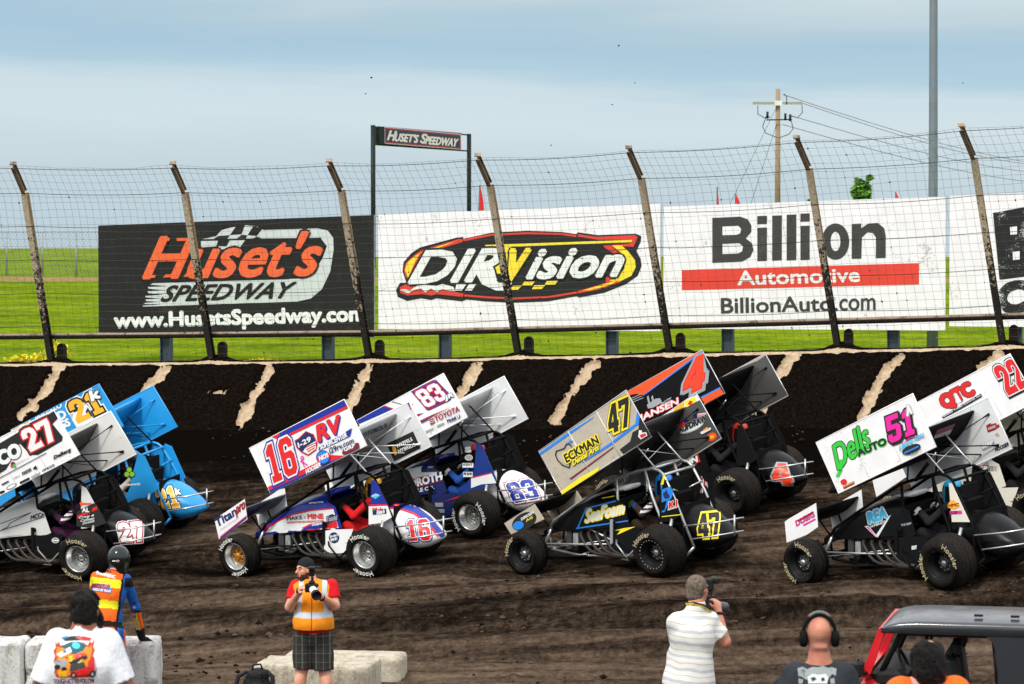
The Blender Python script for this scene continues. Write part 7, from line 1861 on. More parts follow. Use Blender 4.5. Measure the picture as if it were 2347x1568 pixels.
# ---- the man in the striped polo, aiming his camera to the right
def striped_man():
    Y = 24.4; s = FPX / Y; X = (1588 - 1173.5) / s; gz = -.04
    root = person('grey haired man in striped white polo shirt aiming a camera', X, Y, gz)
    q = lambda dx, dy, dep=0: ((dx - 1588) / s, dep, 4.56 - (dy - 590) / s - gz)
    hc = Vector(q(1601, 1353, .03)); nk = q(1597, 1386, 0); sR = q(1622, 1424, .04); sL = q(1549, 1428, -.02); eR = q(1664, 1477, .08); wR = q(1652, 1413, .20)
    hip = q(1580, 1560, 0); ch = q(1588, 1462, 0); side = Vector((.90, .43, 0)); fwd = Vector((-.43, .90, 0)); fwd = Vector((.45, .89, 0)); side = Vector((.89, -.45, 0)) * 0 + Vector((.95, .3, 0)).normalized()
    B = Body((-.5, -.4, -.02), (.55, .8, hc.z + .2), .0115)
    torso(B, hip, ch, nk, 1.02, 1.3, 0, .06, side=side); B.cap(nk, hc - Vector((0, 0, .05)), .066, .062, .02); face = Vector((.62, .78, .0)); head(B, hc, face, 1.02)
    legs(B, hip[2], .15, 0, .012); limb(B, [sR, eR, wR], [.062, .054, .034], .025); limb(B, [sL, (sL[0] + .06, .26, sL[2] - .25), (wR[0] - .10, .50, wR[2] + .02)], [.06, .05, .034], .025)
    hand(B, wR, (-.05, .25, 1), (-.6, .7, .1), 1, 1.06, .75); hand(B, (wR[0] - .10, .52, wR[2] + .03), (.3, .2, .5), (.2, .2, 1), -1, 1.0, .7)
    body_mesh('body', B, SKIN_R, root)
    T = Body((-.5, -.42, .75), (.5, .5, nk[2] + .12), .0115)
    torso(T, hip, ch, (nk[0], nk[1], nk[2] - .03), 1.0, 1.42, .024, .09, side=side); T.ell(hip, (.215, .19, .2), .06); T.ell((hip[0], hip[1], hip[2] - .07), (.225, .2, .2), .05)
    a = Vector(sR).lerp(Vector(eR), .74); T.sleeve(sR, a, .076, .088, .02); b = Vector(sL).lerp(Vector((sL[0] + .06, .26, sL[2] - .25)), .74); T.sleeve(sL, b, .078, .088, .03)
    T.cap((nk[0], nk[1] - .01, nk[2] - .035), (nk[0] + .01, nk[1] + .012, nk[2] - .012), .078, .072, .02)
    T.cut((0, 0, q(0, 1577)[2]), (-.10, 0, -1)); T.ripple(.020, 5.5, 4)
    m, nt, bb = nodes('striped_polo')
    tcn = N(nt, 'ShaderNodeTexCoord'); sp = N(nt, 'ShaderNodeSeparateXYZ'); nt.links.new(tcn.outputs['Object'], sp.inputs[0])
    fo2 = N(nt, 'ShaderNodeMath', operation='MULTIPLY_ADD'); nt.links.new(sp.outputs['X'], fo2.inputs[0]); fo2.inputs[1].default_value = .10; nt.links.new(sp.outputs['Z'], fo2.inputs[2])
    nn = noise(nt, 5, 2); f3 = N(nt, 'ShaderNodeMath', operation='MULTIPLY_ADD'); nt.links.new(nn.outputs[0], f3.inputs[0]); f3.inputs[1].default_value = .05; nt.links.new(fo2.outputs[0], f3.inputs[2])
    fq = N(nt, 'ShaderNodeMath', operation='MULTIPLY'); nt.links.new(f3.outputs[0], fq.inputs[0]); fq.inputs[1].default_value = 1 / .112; fr = N(nt, 'ShaderNodeMath', operation='FRACT'); nt.links.new(fq.outputs[0], fr.inputs[0])
    base = (.74, .72, .66); gr = (.24, .26, .34)
    r = ramp(nt, fr.outputs[0], [(0, base), (.10, base), (.105, gr), (.13, gr), (.135, base), (.16, base), (.165, (.42, .45, .54)), (.24, (.42, .45, .54)), (.245, base), (.27, base), (.275, gr), (.30, gr), (.305, base), (.68, base), (.685, (.33, .31, .30)), (.725, (.33, .31, .30)), (.73, base)])
    r.color_ramp.interpolation = 'CONSTANT'
    nt.links.new(r.outputs[0], bb.inputs['Base Color']); bb.inputs['Roughness'].default_value = .85; bb.inputs['Specular IOR Level'].default_value = .2
    n2 = noise(nt, 8, 3); bp = N(nt, 'ShaderNodeBump'); bp.inputs['Strength'].default_value = .3; bp.inputs['Distance'].default_value = .02; nt.links.new(n2.outputs[0], bp.inputs['Height']); nt.links.new(bp.outputs[0], bb.inputs['Normal'])
    body_mesh('shirt', T, m, root)
    P = Body((-.4, -.35, .05), (.4, .35, hip[2] + .1), .015); P.ell((hip[0], 0, hip[2] - .02), (.185, .16, .14), .05)
    for k in (-1, 1): P.sleeve((hip[0] + k * .095, 0, hip[2] - .05), (k * .15 , 0, .08), .118, .085, .04)
    body_mesh('trousers', P, fabric('khaki', (.42, .30, .12), .4, 7), root)
    S = Body((-.35, -.3, -.03), (.35, .3, .2), .014)
    for k in (-1, 1): S.ell((k * .15, .05, .045), (.05, .14, .05), .01)
    body_mesh('shoe', S, SHOE, root)
    A = Body(hc - Vector((.2, .2, .2)), hc + Vector((.2, .2, .2)), .0085); f = face.normalized()
    A.ell(hc + Vector((0, 0, .028)) - f * .022, (.091, .100, .100), .02, Matrix.Rotation(-math.atan2(f.x, f.y), 3, 'Z')); A.ell(hc - f * .05 - Vector((0, 0, .05)), (.074, .06, .06), .03); A.cut(hc + f * .03, (f.x, f.y, .0)); A.ripple(.008, 30, 2)
    body_mesh('hair', A, HAIR_G, root)
    # neck strap
    mb = MB(); YS = paint('strap_yellow', (.75, .5, .02), .6, 0, .1); pts = [Vector(nk) + Vector((-.085, -.02, .0)), Vector(nk) + Vector((-.03, -.085, .012)), Vector(nk) + Vector((.05, -.075, -.008)), Vector(nk) + Vector((.12, -.02, -.055)), Vector(wR) + Vector((-.05, -.02, -.02))]
    mb.tube(pts, .013, YS, 6); mb.tube([p_ + Vector((.004, -.006, .008)) for p_ in pts], .009, GLOVE_B, 6); o = mb.build('neck_strap'); o.parent = root
    mb = MB(); mb.tube([Vector(wR) + Vector((.004, -.02, -.03)), Vector(wR) + Vector((.002, -.006, -.008))], .039, GLOVE_B, 12); o = mb.build('wristband'); o.parent = root
    cb = Vector(q(1638, 1398, .42)); co = empty('photo_camera', root.location + cb); tag(co, 'black camera with grey lens and flash held up by the striped polo man', 'camera')
    ld = Vector((.70, .68, -.22)).normalized(); Rl = ld.to_track_quat('Z', 'Y').to_matrix(); Rb = Matrix.Rotation(-.75, 3, 'Z')
    mb = MB(); mb.box((0, 0, -.01), (.15, .08, .11), CAMB, Rb, bevel=.015); mb.box((0, 0, .05), (.08, .08, .05), CAMB, Rb, bevel=.014); o = mb.build('camera_body'); o.parent = co
    mb = MB(); X_ = lambda v: Rl @ Vector(v) + Vector((.02, .0, -.02)); mb.lathe([(.038, 0), (.043, .04), (.043, .10), (.047, .11), (.05, .17), (.044, .17), (0, .16)], paint('lens_grey', (.05, .06, .065), .4, 0, 0), 20, 'Z', xf=X_); o = mb.build('lens'); o.parent = co
    mb = MB(); mb.box((-.005, 0, .095), (.035, .04, .05), CAMB, Rb, bevel=.006); mb.box((-.01, 0, .165), (.075, .06, .11), CAMB, Rb, bevel=.014); mb.box((.035, .03, .20), (.10, .07, .055), CAMB, Rb, bevel=.014); o = mb.build('flash'); o.parent = co
striped_man()

# ---- the bald man with ear defenders
def bald_man():
    Y = 19.1; s = FPX / Y; X = (1881 - 1173.5) / s; gz = .42
    root = person('bald man in charcoal T-shirt wearing black ear defenders, seen from behind', X, Y, gz)
    H = 4.56 - (1421 - 590) / s - gz; nz = H - .265
    B = Body((-.5, -.35, -.02), (.5, .35, H + .05), .0125)
    torso(B, (0, 0, .88), (0, .0, nz - .27), (0, .01, nz + .02), 1.06, 1.2, 0, .06); B.cap((0, .0, nz - .03), (0, .015, nz + .12), .068, .066, .03); head(B, (0, .03, H - .12), (0, 1, -.05), 1.04); B.ell((0, -.045, nz + .075), (.055, .035, .02), .02)
    legs(B, .88, .16, bulk=1.15)
    for k in (-1, 1): limb(B, [(k * .165, 0, nz - .13), (k * .265, 0, nz - .40), (k * .26, .12, nz - .62)], [.06, .055, .04], .03); hand(B, (k * .27, .13, nz - .62), (0, .25, -1), (-k, .2, 0), -k, 1.0, .4)
    hcz = H - .12
    def pf(C): return np.where((C[:, 1] < .05) & (np.abs(C[:, 2] - (hcz - .045)) < .055) & (np.hypot(C[:, 0], C[:, 1]) < .13), 1, 0)
    body_mesh('body', B, [SKIN_R, skin('stubble_scalp', '#b27a66', '#a06a56', .7)], root, pf)
    T = Body((-.55, -.38, .6), (.55, .38, nz + .1), .0125)
    torso(T, (0, 0, .88), (0, .0, nz - .27), (0, .01, nz - .03), 1.17, 1.32, .022, .08)
    for k in (-1, 1): T.sleeve((k * .165, 0, nz - .12), (k * .265, -.005, nz - .40), .09, .095, .03)
    T.cut((0, 0, .76), (0, 0, -1)); T.cut((0, 0, nz + .0), (0, 0, 1)); T.ripple(.015, 6.5, 7)
    tee = body_mesh('shirt', T, fabric('charcoal_cotton', (.030, .034, .042), .4, 8, .9, .2), root)
    p = Pic(pC); gp = paint('faded_print_grey', (.26, .29, .29), .85, 0, .9, (.05, .06, .07), scale=9); wp = paint('faded_print_white', (.55, .57, .56), .85, 0, .5, (.08, .09, .1), scale=9)
    p.P([(1590, 1105), (1640, 1090), (1690, 1115), (1740, 1090), (1790, 1095), (1840, 1080), (1890, 1100), (1930, 1095), (1975, 1110), (1965, 1180), (1930, 1160), (1900, 1200), (1860, 1180), (1720, 1180), (1680, 1220), (1640, 1190), (1600, 1180)], gp)
    p.P([(1690, 1190), (1740, 1160), (1800, 1170), (1870, 1160), (1895, 1200), (1880, 1255), (1700, 1255)], wp); p.P([(1720, 1200), (1760, 1190), (1780, 1215), (1740, 1235)], PBLACK); p.P([(1820, 1205), (1850, 1195), (1860, 1225), (1830, 1235)], PBLACK); p.P([(1600, 1200), (1650, 1215), (1640, 1255), (1605, 1255)], gp); p.P([(1910, 1210), (1950, 1200), (1955, 1255), (1915, 1255)], gp)
    join_print(tee, root, p, 9, .003)
    mb = MB(); c = Vector((0, .02, hcz + .0)); R = .118
    mb.tube([c + Vector((math.cos(a) * R * .95, -.005, .005 + math.sin(a) * (R + .026))) for a in np.linspace(-.1, math.pi + .1, 22)], .013, CARBON, 8); mb.tube([c + Vector((math.cos(a) * R * .98, -.005, .012 + math.sin(a) * (R + .034))) for a in np.linspace(.9, math.pi - .9, 12)], .012, paint('headband_print', (.10, .14, .13), .6, 0, .6, (.3, .1, .08), scale=6), 8)
    for k in (-1, 1): mb.lathe([(0, -.0), (.034, .0), (.046, .012), (.048, .035), (.038, .052), (0, .055)], CARBON, 18, 'X', xf=lambda v, k=k: c + Vector((k * (.082 + v[0]), v[1] - .005, v[2] * 1.25 - .018)))
    o = mb.build('ear_defenders'); o.parent = root
bald_man()

# ---- the person in the orange vest beside the off-road vehicle
def vest_person():
    Y = 16.7; s = FPX / Y; X = (2131 - 1173.5) / s; gz = .42
    root = person('dark haired person in bright orange vest in front of the off-road vehicle', X, Y, gz)
    H = 4.56 - (1473 - 590) / s - gz; nz = H - .225
    B = Body((-.5, -.35, -.02), (.5, .35, H + .05), .0135)
    torso(B, (0, 0, .94), (0, .0, nz - .27), (.0, .01, nz + .02), 1.1, 1.15, 0, .03); B.cap((0, .0, nz - .03), (0, .015, nz + .12), .062, .06, .03); head(B, (0, .03, H - .12), (-.25, 1, 0), 1.02); legs(B, .94, .15)
    for k in (-1, 1): limb(B, [(k * .19, 0, nz - .11), (k * .25, .02, nz - .38), (k * .22, .16, nz - .58)], [.06, .05, .038], .03); hand(B, (k * .22, .17, nz - .60), (0, .4, -1), (-k, .2, 0), -k, 1.0, .4)
    body_mesh('body', B, SKIN_F, root)
    T = Body((-.5, -.36, .7), (.5, .36, nz + .1), .0125)
    torso(T, (0, 0, .94), (0, .0, nz - .27), (0, .01, nz + .015), 1.16, 1.22, .025, .05); 
    for k in (-1, 1): T.sleeve((k * .16, 0, nz - .08), (k * .235, .0, nz - .22), .098, .10, .05)
    T.cut((0, 0, .8), (0, 0, -1)); T.cut((0, 0, nz + .035), (0, 0, 1)); T.ripple(.014, 7, 11)
    OR = fabric('hi_vis_orange', (.86, .135, .012), .5, 9, .7, .12); PK = fabric('vest_strap_pink', (.72, .33, .30), .2, 9)
    body_mesh('vest', T, [OR, PK], root, lambda C: np.where((np.abs(C[:, 0] + .085) < .016) & (C[:, 1] < .06) & (C[:, 2] > nz - .2), 1, 0))
    A = Body((-.22, -.22, H - .36), (.22, .26, H + .05), .0105); A.ell((0, .012, H - .09), (.102, .115, .098), .02); A.ell((.004, -.02, H - .165), (.098, .088, .09), .04); A.ell((.0, -.02, H - .22), (.085, .07, .06), .03); A.ripple(.045, 26, 13)
    body_mesh('hair', A, fabric('hair_near_black', (.009, .007, .0065), 1.0, 40, .7, .5), root)
vest_person()

# ------------------------------------------------------------------ drivers
def driver_body():
    B = Body((-.1, -.45, .15), (1.35, .45, 1.3), .016)
    torso(B, (.27, 0, .46), (.33, 0, .80), (.36, 0, 1.0), .95, .95, .0, .0, side=Vector((0, 1, 0)), fwd=Vector((1, 0, 0)))
    for k in (-1, 1):
        limb(B, [(.35, k * .19, .92), (.56, k * .31, .73), (.80, k * .20, .83)], [.062, .055, .042], .03)
        limb(B, [(.32, k * .1, .44), (.82, k * .15, .55), (1.22, k * .12, .30)], [.09, .065, .045], .03); B.ell((1.27, k * .12, .33), (.05, .05, .11), .02)
    B.cap((.36, 0, 1.0), (.40, 0, 1.1), .06, .06, .02); head(B, (.42, 0, 1.12), (1, 0, 0), 1.0)
    return B
DRV = driver_body()
def driver(key, label, suit, cuff, helmet, gloves, stripe=None):
    ps = POSES[key]; root = empty('person', ps.O); root.matrix_world = ps.M; tag(root, label, 'person', 'drivers strapped into the race cars')
    sm = stripe or suit
    def pf(C):
        fx = (C[:, 0] > .74) & (np.abs(C[:, 1]) > .1) & (C[:, 2] > .7)
        up = (C[:, 0] > .38) & (C[:, 0] < .56) & (C[:, 1] > .28) & (C[:, 2] > .72) & (np.modf(C[:, 2] * 16)[0] < .55)
        return np.where(fx, 1, np.where(up, 2, 0))
    body_mesh('body', DRV, [suit, cuff, sm], root, pf, xf=sh)
    Hm = Body((.2, -.2, .9), (.65, .2, 1.32), .012); Hm.ell((.42, 0, 1.12), (.142, .125, .138), 0); Hm.cap((.43, 0, 1.06), (.44, 0, .995), .122, .112, .04)
    def ph(C): return np.where((C[:, 0] > .48) & (np.abs(C[:, 2] - 1.125) < .042), 1, 0)
    body_mesh('helmet', Hm, [helmet, GLASS], root, ph, xf=sh)
    for k in (-1, 1):
        G_ = Body((.7, min(k * .05, k * .3), .7), (1.0, max(k * .05, k * .3), 1.0), .0085); hand(G_, (.80, k * .195, .83), (.75, -k * .1, .35), (.2, -k * .6, -.5), k, 1.12, 1.0)
        body_mesh('glove', G_, gloves, root, xf=sh)
RS = fabric('suit_red', (.60, .010, .012), .3, 9); DK = fabric('suit_dark', (.014, .012, .014), .3, 9); BR = fabric('suit_brown_black', (.035, .02, .014), .3, 9); BLS = fabric('suit_blue', (.012, .07, .30), .3, 9); WGL = fabric('glove_white', (.6, .6, .58), .3, 12); PUR = fabric('suit_plum', (.05, .010, .04), .3, 9); WST = fabric('suit_white_patch', (.65, .62, .62), .2, 9)
driver('16', 'driver in red suit and gold helmet inside the white, blue and red car', RS, RS, paint('helmet_gold', (.72, .36, .02), .12, .5, 0), GLOVE_B)
driver('83', 'driver in blue suit and white gloves inside the navy hooded car', BLS, BLS, paint('helmet_red_white', (.45, .02, .03), .2, 0, 0), WGL)
driver('47', 'driver in blue helmet and brown sleeve inside the black car with tan wing', BR, BLS, paint('helmet_bright_blue', (.012, .22, .66), .12, 0, 0), fabric('glove_green_black', (.05, .07, .01), .3), WST)
driver('27', 'driver in plum suit with striped sleeve inside the grey hooded car', PUR, DK, paint('helmet_dark', (.02, .02, .03), .15, 0, 0), DK, WST)
driver('51', 'driver in black suit inside the black car with hot pink number', DK, DK, paint('helmet_cyan_pink', (.02, .30, .55), .15, 0, 0), WGL)
driver('4', 'driver in black suit and red helmet inside the car nearest the wall', DK, DK, paint('helmet_red', (.55, .03, .02), .15, 0, 0), DK)
driver('21', 'driver in pale suit inside the sky blue car', fabric('suit_cream', (.5, .45, .40), .3), DK, paint('helmet_dark', (.02, .02, .03), .15, 0, 0), DK)
driver('22', 'driver in black suit inside the white car cut off by the frame', DK, DK, paint('helmet_dark', (.02, .02, .03), .15, 0, 0), DK)

# small flag on the rear cage bar of the tan-winged car
def cage_flag():
    ps = POSES['47']; f = ps.plane(-.36); m = MB(); NX, NZ = 22, 13
    c = [z47c(q) for q in ((1385, 300), (1668, 545), (1640, 745), (1420, 670))]
    vs = []
    for a in range(NX + 1):
        for b in range(NZ + 1):
            u, v = a / NX, b / NZ
            px = [(c[0][i] * (1 - u) + c[1][i] * u) * (1 - v) + (c[3][i] * (1 - u) + c[2][i] * u) * v for i in range(2)]
            q = f(px); q.y += .035 * math.sin(u * 9 + v * 2) * u; vs.append(ps.M @ q)
    R_, W_, B_ = fabric('flag_stripe_red', (.36, .02, .03), .2), fabric('flag_stripe_white', (.72, .70, .68), .2), fabric('flag_canton_blue', (.012, .04, .12), .2)
    o = ps.M @ f(c[0])
    for a in range(NX):
        for b in range(NZ):
            i = a * (NZ + 1) + b
            # stripes run along the fly, canton at the hoist
            if b < 5 and a < 10: mt = B_
            else: mt = R_ if (a // 2) % 2 == 1 else W_
            m.add([vs[i], vs[i + 1], vs[i + NZ + 2], vs[i + NZ + 1]], [(0, 1, 2, 3)], mt, True)
    for a in range(1, 10, 2):
        for b in range(5):
            i = a * (NZ + 1) + b; p0 = (vs[i] + vs[i + NZ + 2]) / 2; e = .008; nn = (ps.R @ Vector((0, .006, 0)))
            m.add([p0 + nn + ps.R @ Vector(q) for q in ((-e, 0, -e), (e, 0, -e), (e, 0, e), (-e, 0, e))], [(0, 1, 2, 3)], W_)
    ob = m.build('flag', None, o); tag(ob, 'small stars and stripes flag on the silver rear cage bar of the tan-winged car', 'flag')
cage_flag()

# ------------------------------------------------------------------ concrete blocks, rucksack, off-road vehicle
def m_conc(name, c1, c2, stain):
    m, nt, b = nodes(name)
    a = noise(nt, 4, 6, .7); r = ramp(nt, a.outputs[0], [(.3, c1), (.7, c2)]); d = noise(nt, 26, 4, .75); e = noise(nt, 3.0, 3, .6, (3, 3, .6))
    mm = N(nt, 'ShaderNodeMath', operation='MULTIPLY'); nt.links.new(d.outputs[0], mm.inputs[0]); nt.links.new(e.outputs[0], mm.inputs[1])
    f = ramp(nt, mm.outputs[0], [(.22, (0, 0, 0)), (.36, (.85, .85, .85))]); mixn = N(nt, 'ShaderNodeMixRGB'); nt.links.new(f.outputs[0], mixn.inputs[0]); nt.links.new(r.outputs[0], mixn.inputs[1]); mixn.inputs[2].default_value = (*stain, 1)
    nt.links.new(mixn.outputs[0], b.inputs['Base Color']); b.inputs['Roughness'].default_value = .9
    bp = N(nt, 'ShaderNodeBump'); bp.inputs['Strength'].default_value = .6; bp.inputs['Distance'].default_value = .03; nt.links.new(d.outputs[0], bp.inputs['Height']); nt.links.new(bp.outputs[0], b.inputs['Normal'])
    return m
WCON = m_conc('whitewashed_concrete', (.50, .50, .48), (.74, .73, .70), (.22, .19, .15)); TCON = m_conc('weathered_concrete', (.40, .35, .26), (.62, .57, .46), (.26, .21, .15))
def block(label, x0, x1, Y0, dep, zt, zb, mat, yaw=0, seed=1, cham=.05, chip=.0):
    """a cast block with softened, chipped edges: a fine box pushed about by noise"""
    L = x1 - x0; H = zt - zb; h = .045; n = [max(2, int(round(q / h))) for q in (L, dep, H)]
    idx = {}; vs = []; fs = []
    def V(i, j, k):
        if (i, j, k) not in idx:
            p = np.array([i / n[0] * L - L / 2, j / n[1] * dep, k / n[2] * H])
            ex = min(p[0] + L / 2, L / 2 - p[0]); ey = min(p[1], dep - p[1]); ez = H - p[2]
            q = sorted((ex, ey, ez)); c = max(0, cham - (q[0] + q[1]) * .9)
            w = (fbm(np.array([p[0] * 4 + p[1] * 3 + seed]), np.array([p[2] * 4 + p[1] * 2]), 4, seed)[0] - .47)
            cc = .5 * c + chip * max(0, w) * (1.6 if q[0] + q[1] < .12 else .25)
            s = np.array([-np.sign(p[0]) * (ex < .14), (1 if p[1] < dep / 2 else -1) * (ey < .14), -1.0 * (ez < .14)]); p = p + s * cc + np.array([0, .012 * w, .008 * w])
            idx[(i, j, k)] = len(vs); vs.append(Vector(p))
        return idx[(i, j, k)]
    for a, b, c in ((0, 1, 2), (1, 2, 0), (2, 0, 1)):
        for e in (0, n[c]):
            for i in range(n[a]):
                for j in range(n[b]):
                    def g(ii, jj): t = [0, 0, 0]; t[a] = ii; t[b] = jj; t[c] = e; return V(*t)
                    q = (g(i, j), g(i + 1, j), g(i + 1, j + 1), g(i, j + 1)); fs.append(q if e else q[::-1])
    R = Matrix.Rotation(yaw, 3, 'Z'); o = Vector(((x0 + x1) / 2, Y0, zb)); m = MB(); m.add([R @ v for v in vs], fs, mat, True)
    ob = m.build('concrete_block'); ob.data.set_sharp_from_angle(angle=.6); ob.location = o; tag(ob, label, 'concrete block', 'concrete blocks along the infield edge'); return ob
gB = float(base_ground(-5, 33.3))
block('whitewashed concrete barrier block under the paramedic\'s hand, with a broken end', (70 - 1173.5) / 192.2, (372 - 1173.5) / 192.2, 32.75, .62, BLOCK_TOP, gB - .05, WCON, .02, 3, .05, .14)
block('whitewashed concrete barrier block at the frame edge, behind the white T-shirt', (-270 - 1173.5) / 192.2, (66 - 1173.5) / 192.2, 32.8, .62, BLOCK_TOP - .01, gB - .05, WCON, .0, 8, .04, .08)
gC = float(base_ground(-2.3, 32.8))
block('low buff concrete block standing right behind the plaid shorts', (576 - 1173.5) / 196, (850 - 1173.5) / 196, 32.35, .75, -.18, gC - .1, TCON, -.16, 5, .03, .03)
block('buff concrete block with sloping corners, rearmost behind the photographer', (640 - 1173.5) / 191, (920 - 1173.5) / 191, 33.45, .6, -.235, gC - .1, TCON, -.1, 12, .05, .02)

def rucksack():
    Y = 31.75; s = FPX / Y; x = (585 - 1173.5) / s; g_ = float(base_ground(x, Y)); H = 4.56 - (1535 - 590) / s - g_
    root = empty('rucksack', (x, Y, g_)); tag(root, 'black rucksack leaning on the low buff block beside the photographer', 'rucksack'); nm = fabric('nylon_black', (.013, .014, .016), .5, 14, .6, .2)
    B = Body((-.3, -.2, -.02), (.3, .25, H + .1), .012); B.ell((0, .05, H * .45), (.165, .11, H * .50), .02); B.ell((.03, -.04, H * .3), (.12, .07, H * .28), .03); B.ell((.02, .05, H * .82), (.13, .10, H * .17), .03); B.ripple(.012, 12, 3)
    body_mesh('bag', B, nm, root)
    mb = MB(); mb.tube([(-.05, .02, H - .03), (-.03, .0, H + .04), (.05, .0, H + .045), (.07, .02, H - .02)], .012, nm, 6); o = mb.build('handle'); o.parent = root
    for k, pts in ((0, [(-.10, -.02, H * .92), (-.2, -.06, H * .8), (-.235, -.07, H * .45), (-.16, -.03, .06)]), (1, [(.12, -.03, H * .95), (.19, -.07, H * .8), (.20, -.09, H * .45), (.15, -.05, .06)])):
        mb = MB(); mb.tube(pts, [.02, .028, .024, .014], nm, 8); o = mb.build('strap'); o.parent = root
rucksack()

def offroad():
    Yn = 26.3; s = FPX / Yn; X = lambda d: (d - 1173.5) / s; Zz = lambda d: 4.56 - (d - 590) / s
    g_ = -.57; Yf = Yn + 1.52; base = Vector((X(2130), Yn + .76, g_)); root = empty('offroad_vehicle', base)
    tag(root, 'open-sided red off-road vehicle with dark hardtop at the right frame corner', 'vehicle')
    red = paint('vehicle_red', (.62, .010, .018), .3, 0, .1); top = paint('hardtop_black', (.026, .030, .036), .3, 0, 0, spec=.6, var=.02); tb = top.node_tree.nodes['Principled BSDF']; tb.inputs['Coat Weight'].default_value = .4; tb.inputs['Coat Roughness'].default_value = .12; tb.inputs['Coat IOR'].default_value = 2.0; blk = paint('trim_black', (.012, .013, .014), .5, 0, .1); tint = paint('tinted_glass', (.010, .014, .013), .06, 0, 0)
    def put(mb, n, par=None): o = mb.build(n, par or root, base if par is None else (0, 0, 0)); o.location = (0, 0, 0); return o
    x_front, x_B, x_end = X(2026), X(2283), X(2560); zt_ = Zz(1418); ze = Zz(1428); zu = Zz(1448); xb0 = X(1985); zb0 = Zz(1538)
    # hardtop: rounded roof shell with the door opening's curved rear corner
    mb = MB(); secs = []
    for t in np.linspace(0, 1, 15):
        a = math.pi * t; w = .76 + 0; yy = Yn + .76 - math.cos(a) * .0
    prof = [(0, zu), (-.01, ze - .02), (.01, ze + .01), (.05, zt_ - .025), (.12, zt_ - .008), (.4, zt_ + .005), (.76, zt_ + .002), (1.12, zt_ - .012), (1.40, zt_ - .04), (1.47, zt_ - .055), (1.51, ze - .01), (1.53, ze - .02), (1.52, zu)]
    for k, x in enumerate((x_front - .02, x_front + .01, x_front + .07, x_front + .16, x_front + .32, x_B, x_end - .1, x_end)):
        f = [.0, .35, .62, .82, .97, 1, 1, .97][k]
        secs.append([Vector((x, Yn + y, zu + (z - zu) * f + (.0 if f > .2 else .02))) for y, z in prof])
    mb.loft(secs, top, True, closed=False, caps=False)
    inner = [[v - Vector((0, 0, .025)) for v in q] for q in secs]; mb.loft([list(reversed(q)) for q in inner], blk, True, closed=False, caps=False)
    for y in (Yn + .004, Yf - .004):
        yo = y - .03 if y > Yn + 1 else y + .03
        opening = [(x_B - .22, zu + .012), (x_B - .10, zu - .02), (x_B - .03, zu - .08), (x_B, zu - .17), (x_B + .02, Zz(1540)), (x_B + .02, .42)]
        win = None
        poly = opening + [(x_end, .42), (x_end, zu + .012)]
        mb.slab(poly, lambda p: Vector((p[0], y, p[1])), lambda p: Vector((p[0], yo, p[1])), top)
        mb.slab([(x_front - .02, zu + .012), (x_front + .02, zu - .018), (x_B - .2, zu - .018), (x_B - .2, zu + .012)], lambda p: Vector((p[0], y, p[1])), lambda p: Vector((p[0], yo, p[1])), blk)
    for k in range(4): mb.box((X(2265) + .34 * k - .1, Yn + .2, zt_ + .022), (.08, .05, .02), blk)
    roof = put(mb, 'hardtop')
    mb = MB(); xw = X(2318)
    for y, e in ((Yn - .004, -.006), (Yf + .004, .006)):
        wp = [(xw + .0, .55), (xw + .02, .85), (xw + .09, zu - .14), (xw + .16, zu - .09), (x_end - .12, zu - .09), (x_end - .08, .55)]
        mb.slab(wp, lambda p: Vector((p[0], y, p[1])), lambda p: Vector((p[0], y + e, p[1])), tint); mb.tube([(p[0], y + e, p[1]) for p in wp[:4]], .012, blk, 6)
    put(mb, 'side_window', roof)
    # windscreen frame and pillars
    mb = MB()
    for y in (Yn + .045, Yf - .045): mb.loft([[Vector((xb0 + a, y + b, zb0 - .05)) for a, b in ((-.03, -.045), (.055, -.045), (.055, .045), (-.03, .045))], [Vector((x_front + a - .012, y + b, zu + .02)) for a, b in ((-.025, -.04), (.04, -.04), (.04, .04), (-.025, .04))]], red, False)
    mb.box(((x_front + .0), Yn + .76, zu + .0), (.06, 1.42, .05), red); mb.box((xb0 + .0, Yn + .76, zb0 - .06), (.08, 1.45, .06), red)
    put(mb, 'windscreen_frame')
    mb = MB(); mb.add([Vector((xb0 + .035, Yn + .1, zb0)), Vector((xb0 + .035, Yf - .1, zb0)), Vector((x_front + .01, Yf - .1, zu)), Vector((x_front + .01, Yn + .1, zu))], [(0, 1, 2, 3)], blk)
    gm, nt, b = nodes('windscreen_glass'); tr = N(nt, 'ShaderNodeBsdfTransparent'); tr.inputs[0].default_value = (.86, .9, .89, 1); gl = N(nt, 'ShaderNodeBsdfGlossy'); gl.inputs['Roughness'].default_value = .04; mxs = N(nt, 'ShaderNodeMixShader'); mxs.inputs[0].default_value = .07; nt.links.new(tr.outputs[0], mxs.inputs[1]); nt.links.new(gl.outputs[0], mxs.inputs[2]); nt.links.new(mxs.outputs[0], nt.nodes['Material Output'].inputs[0])
    mb.mats[0] = gm; put(mb, 'windscreen')
    mb = MB()
    for y in (Yn + .14, Yf - .14): mb.tube([(xb0 + .12, y, zb0 - .1), (x_front + .16, y, zu - .03), (x_B - .05, y, zu - .03), (x_end - .1, y, zu - .08)], .032, blk, 8); mb.tube([(x_B - .02, y, zu - .03), (x_B + .03, y, .45)], .032, blk, 8); mb.tube([(x_front + .42, y, zu - .03), (x_front + .36, y, zu - .17), (x_front + .30, y, zu - .33)], .018, blk, 6)
    mb.tube([(x_B, Yn + .14, zu - .03), (x_B, Yf - .14, zu - .03)], .032, blk, 8)
    c = Vector((x_B - .26, Yn + .5, zu + .01)); mb.tube([c + Vector((math.cos(a) * .10, 0, math.sin(a) * .085)) for a in np.linspace(math.pi, 2 * math.pi, 12)], .012, blk, 6)
    put(mb, 'roll_bar')
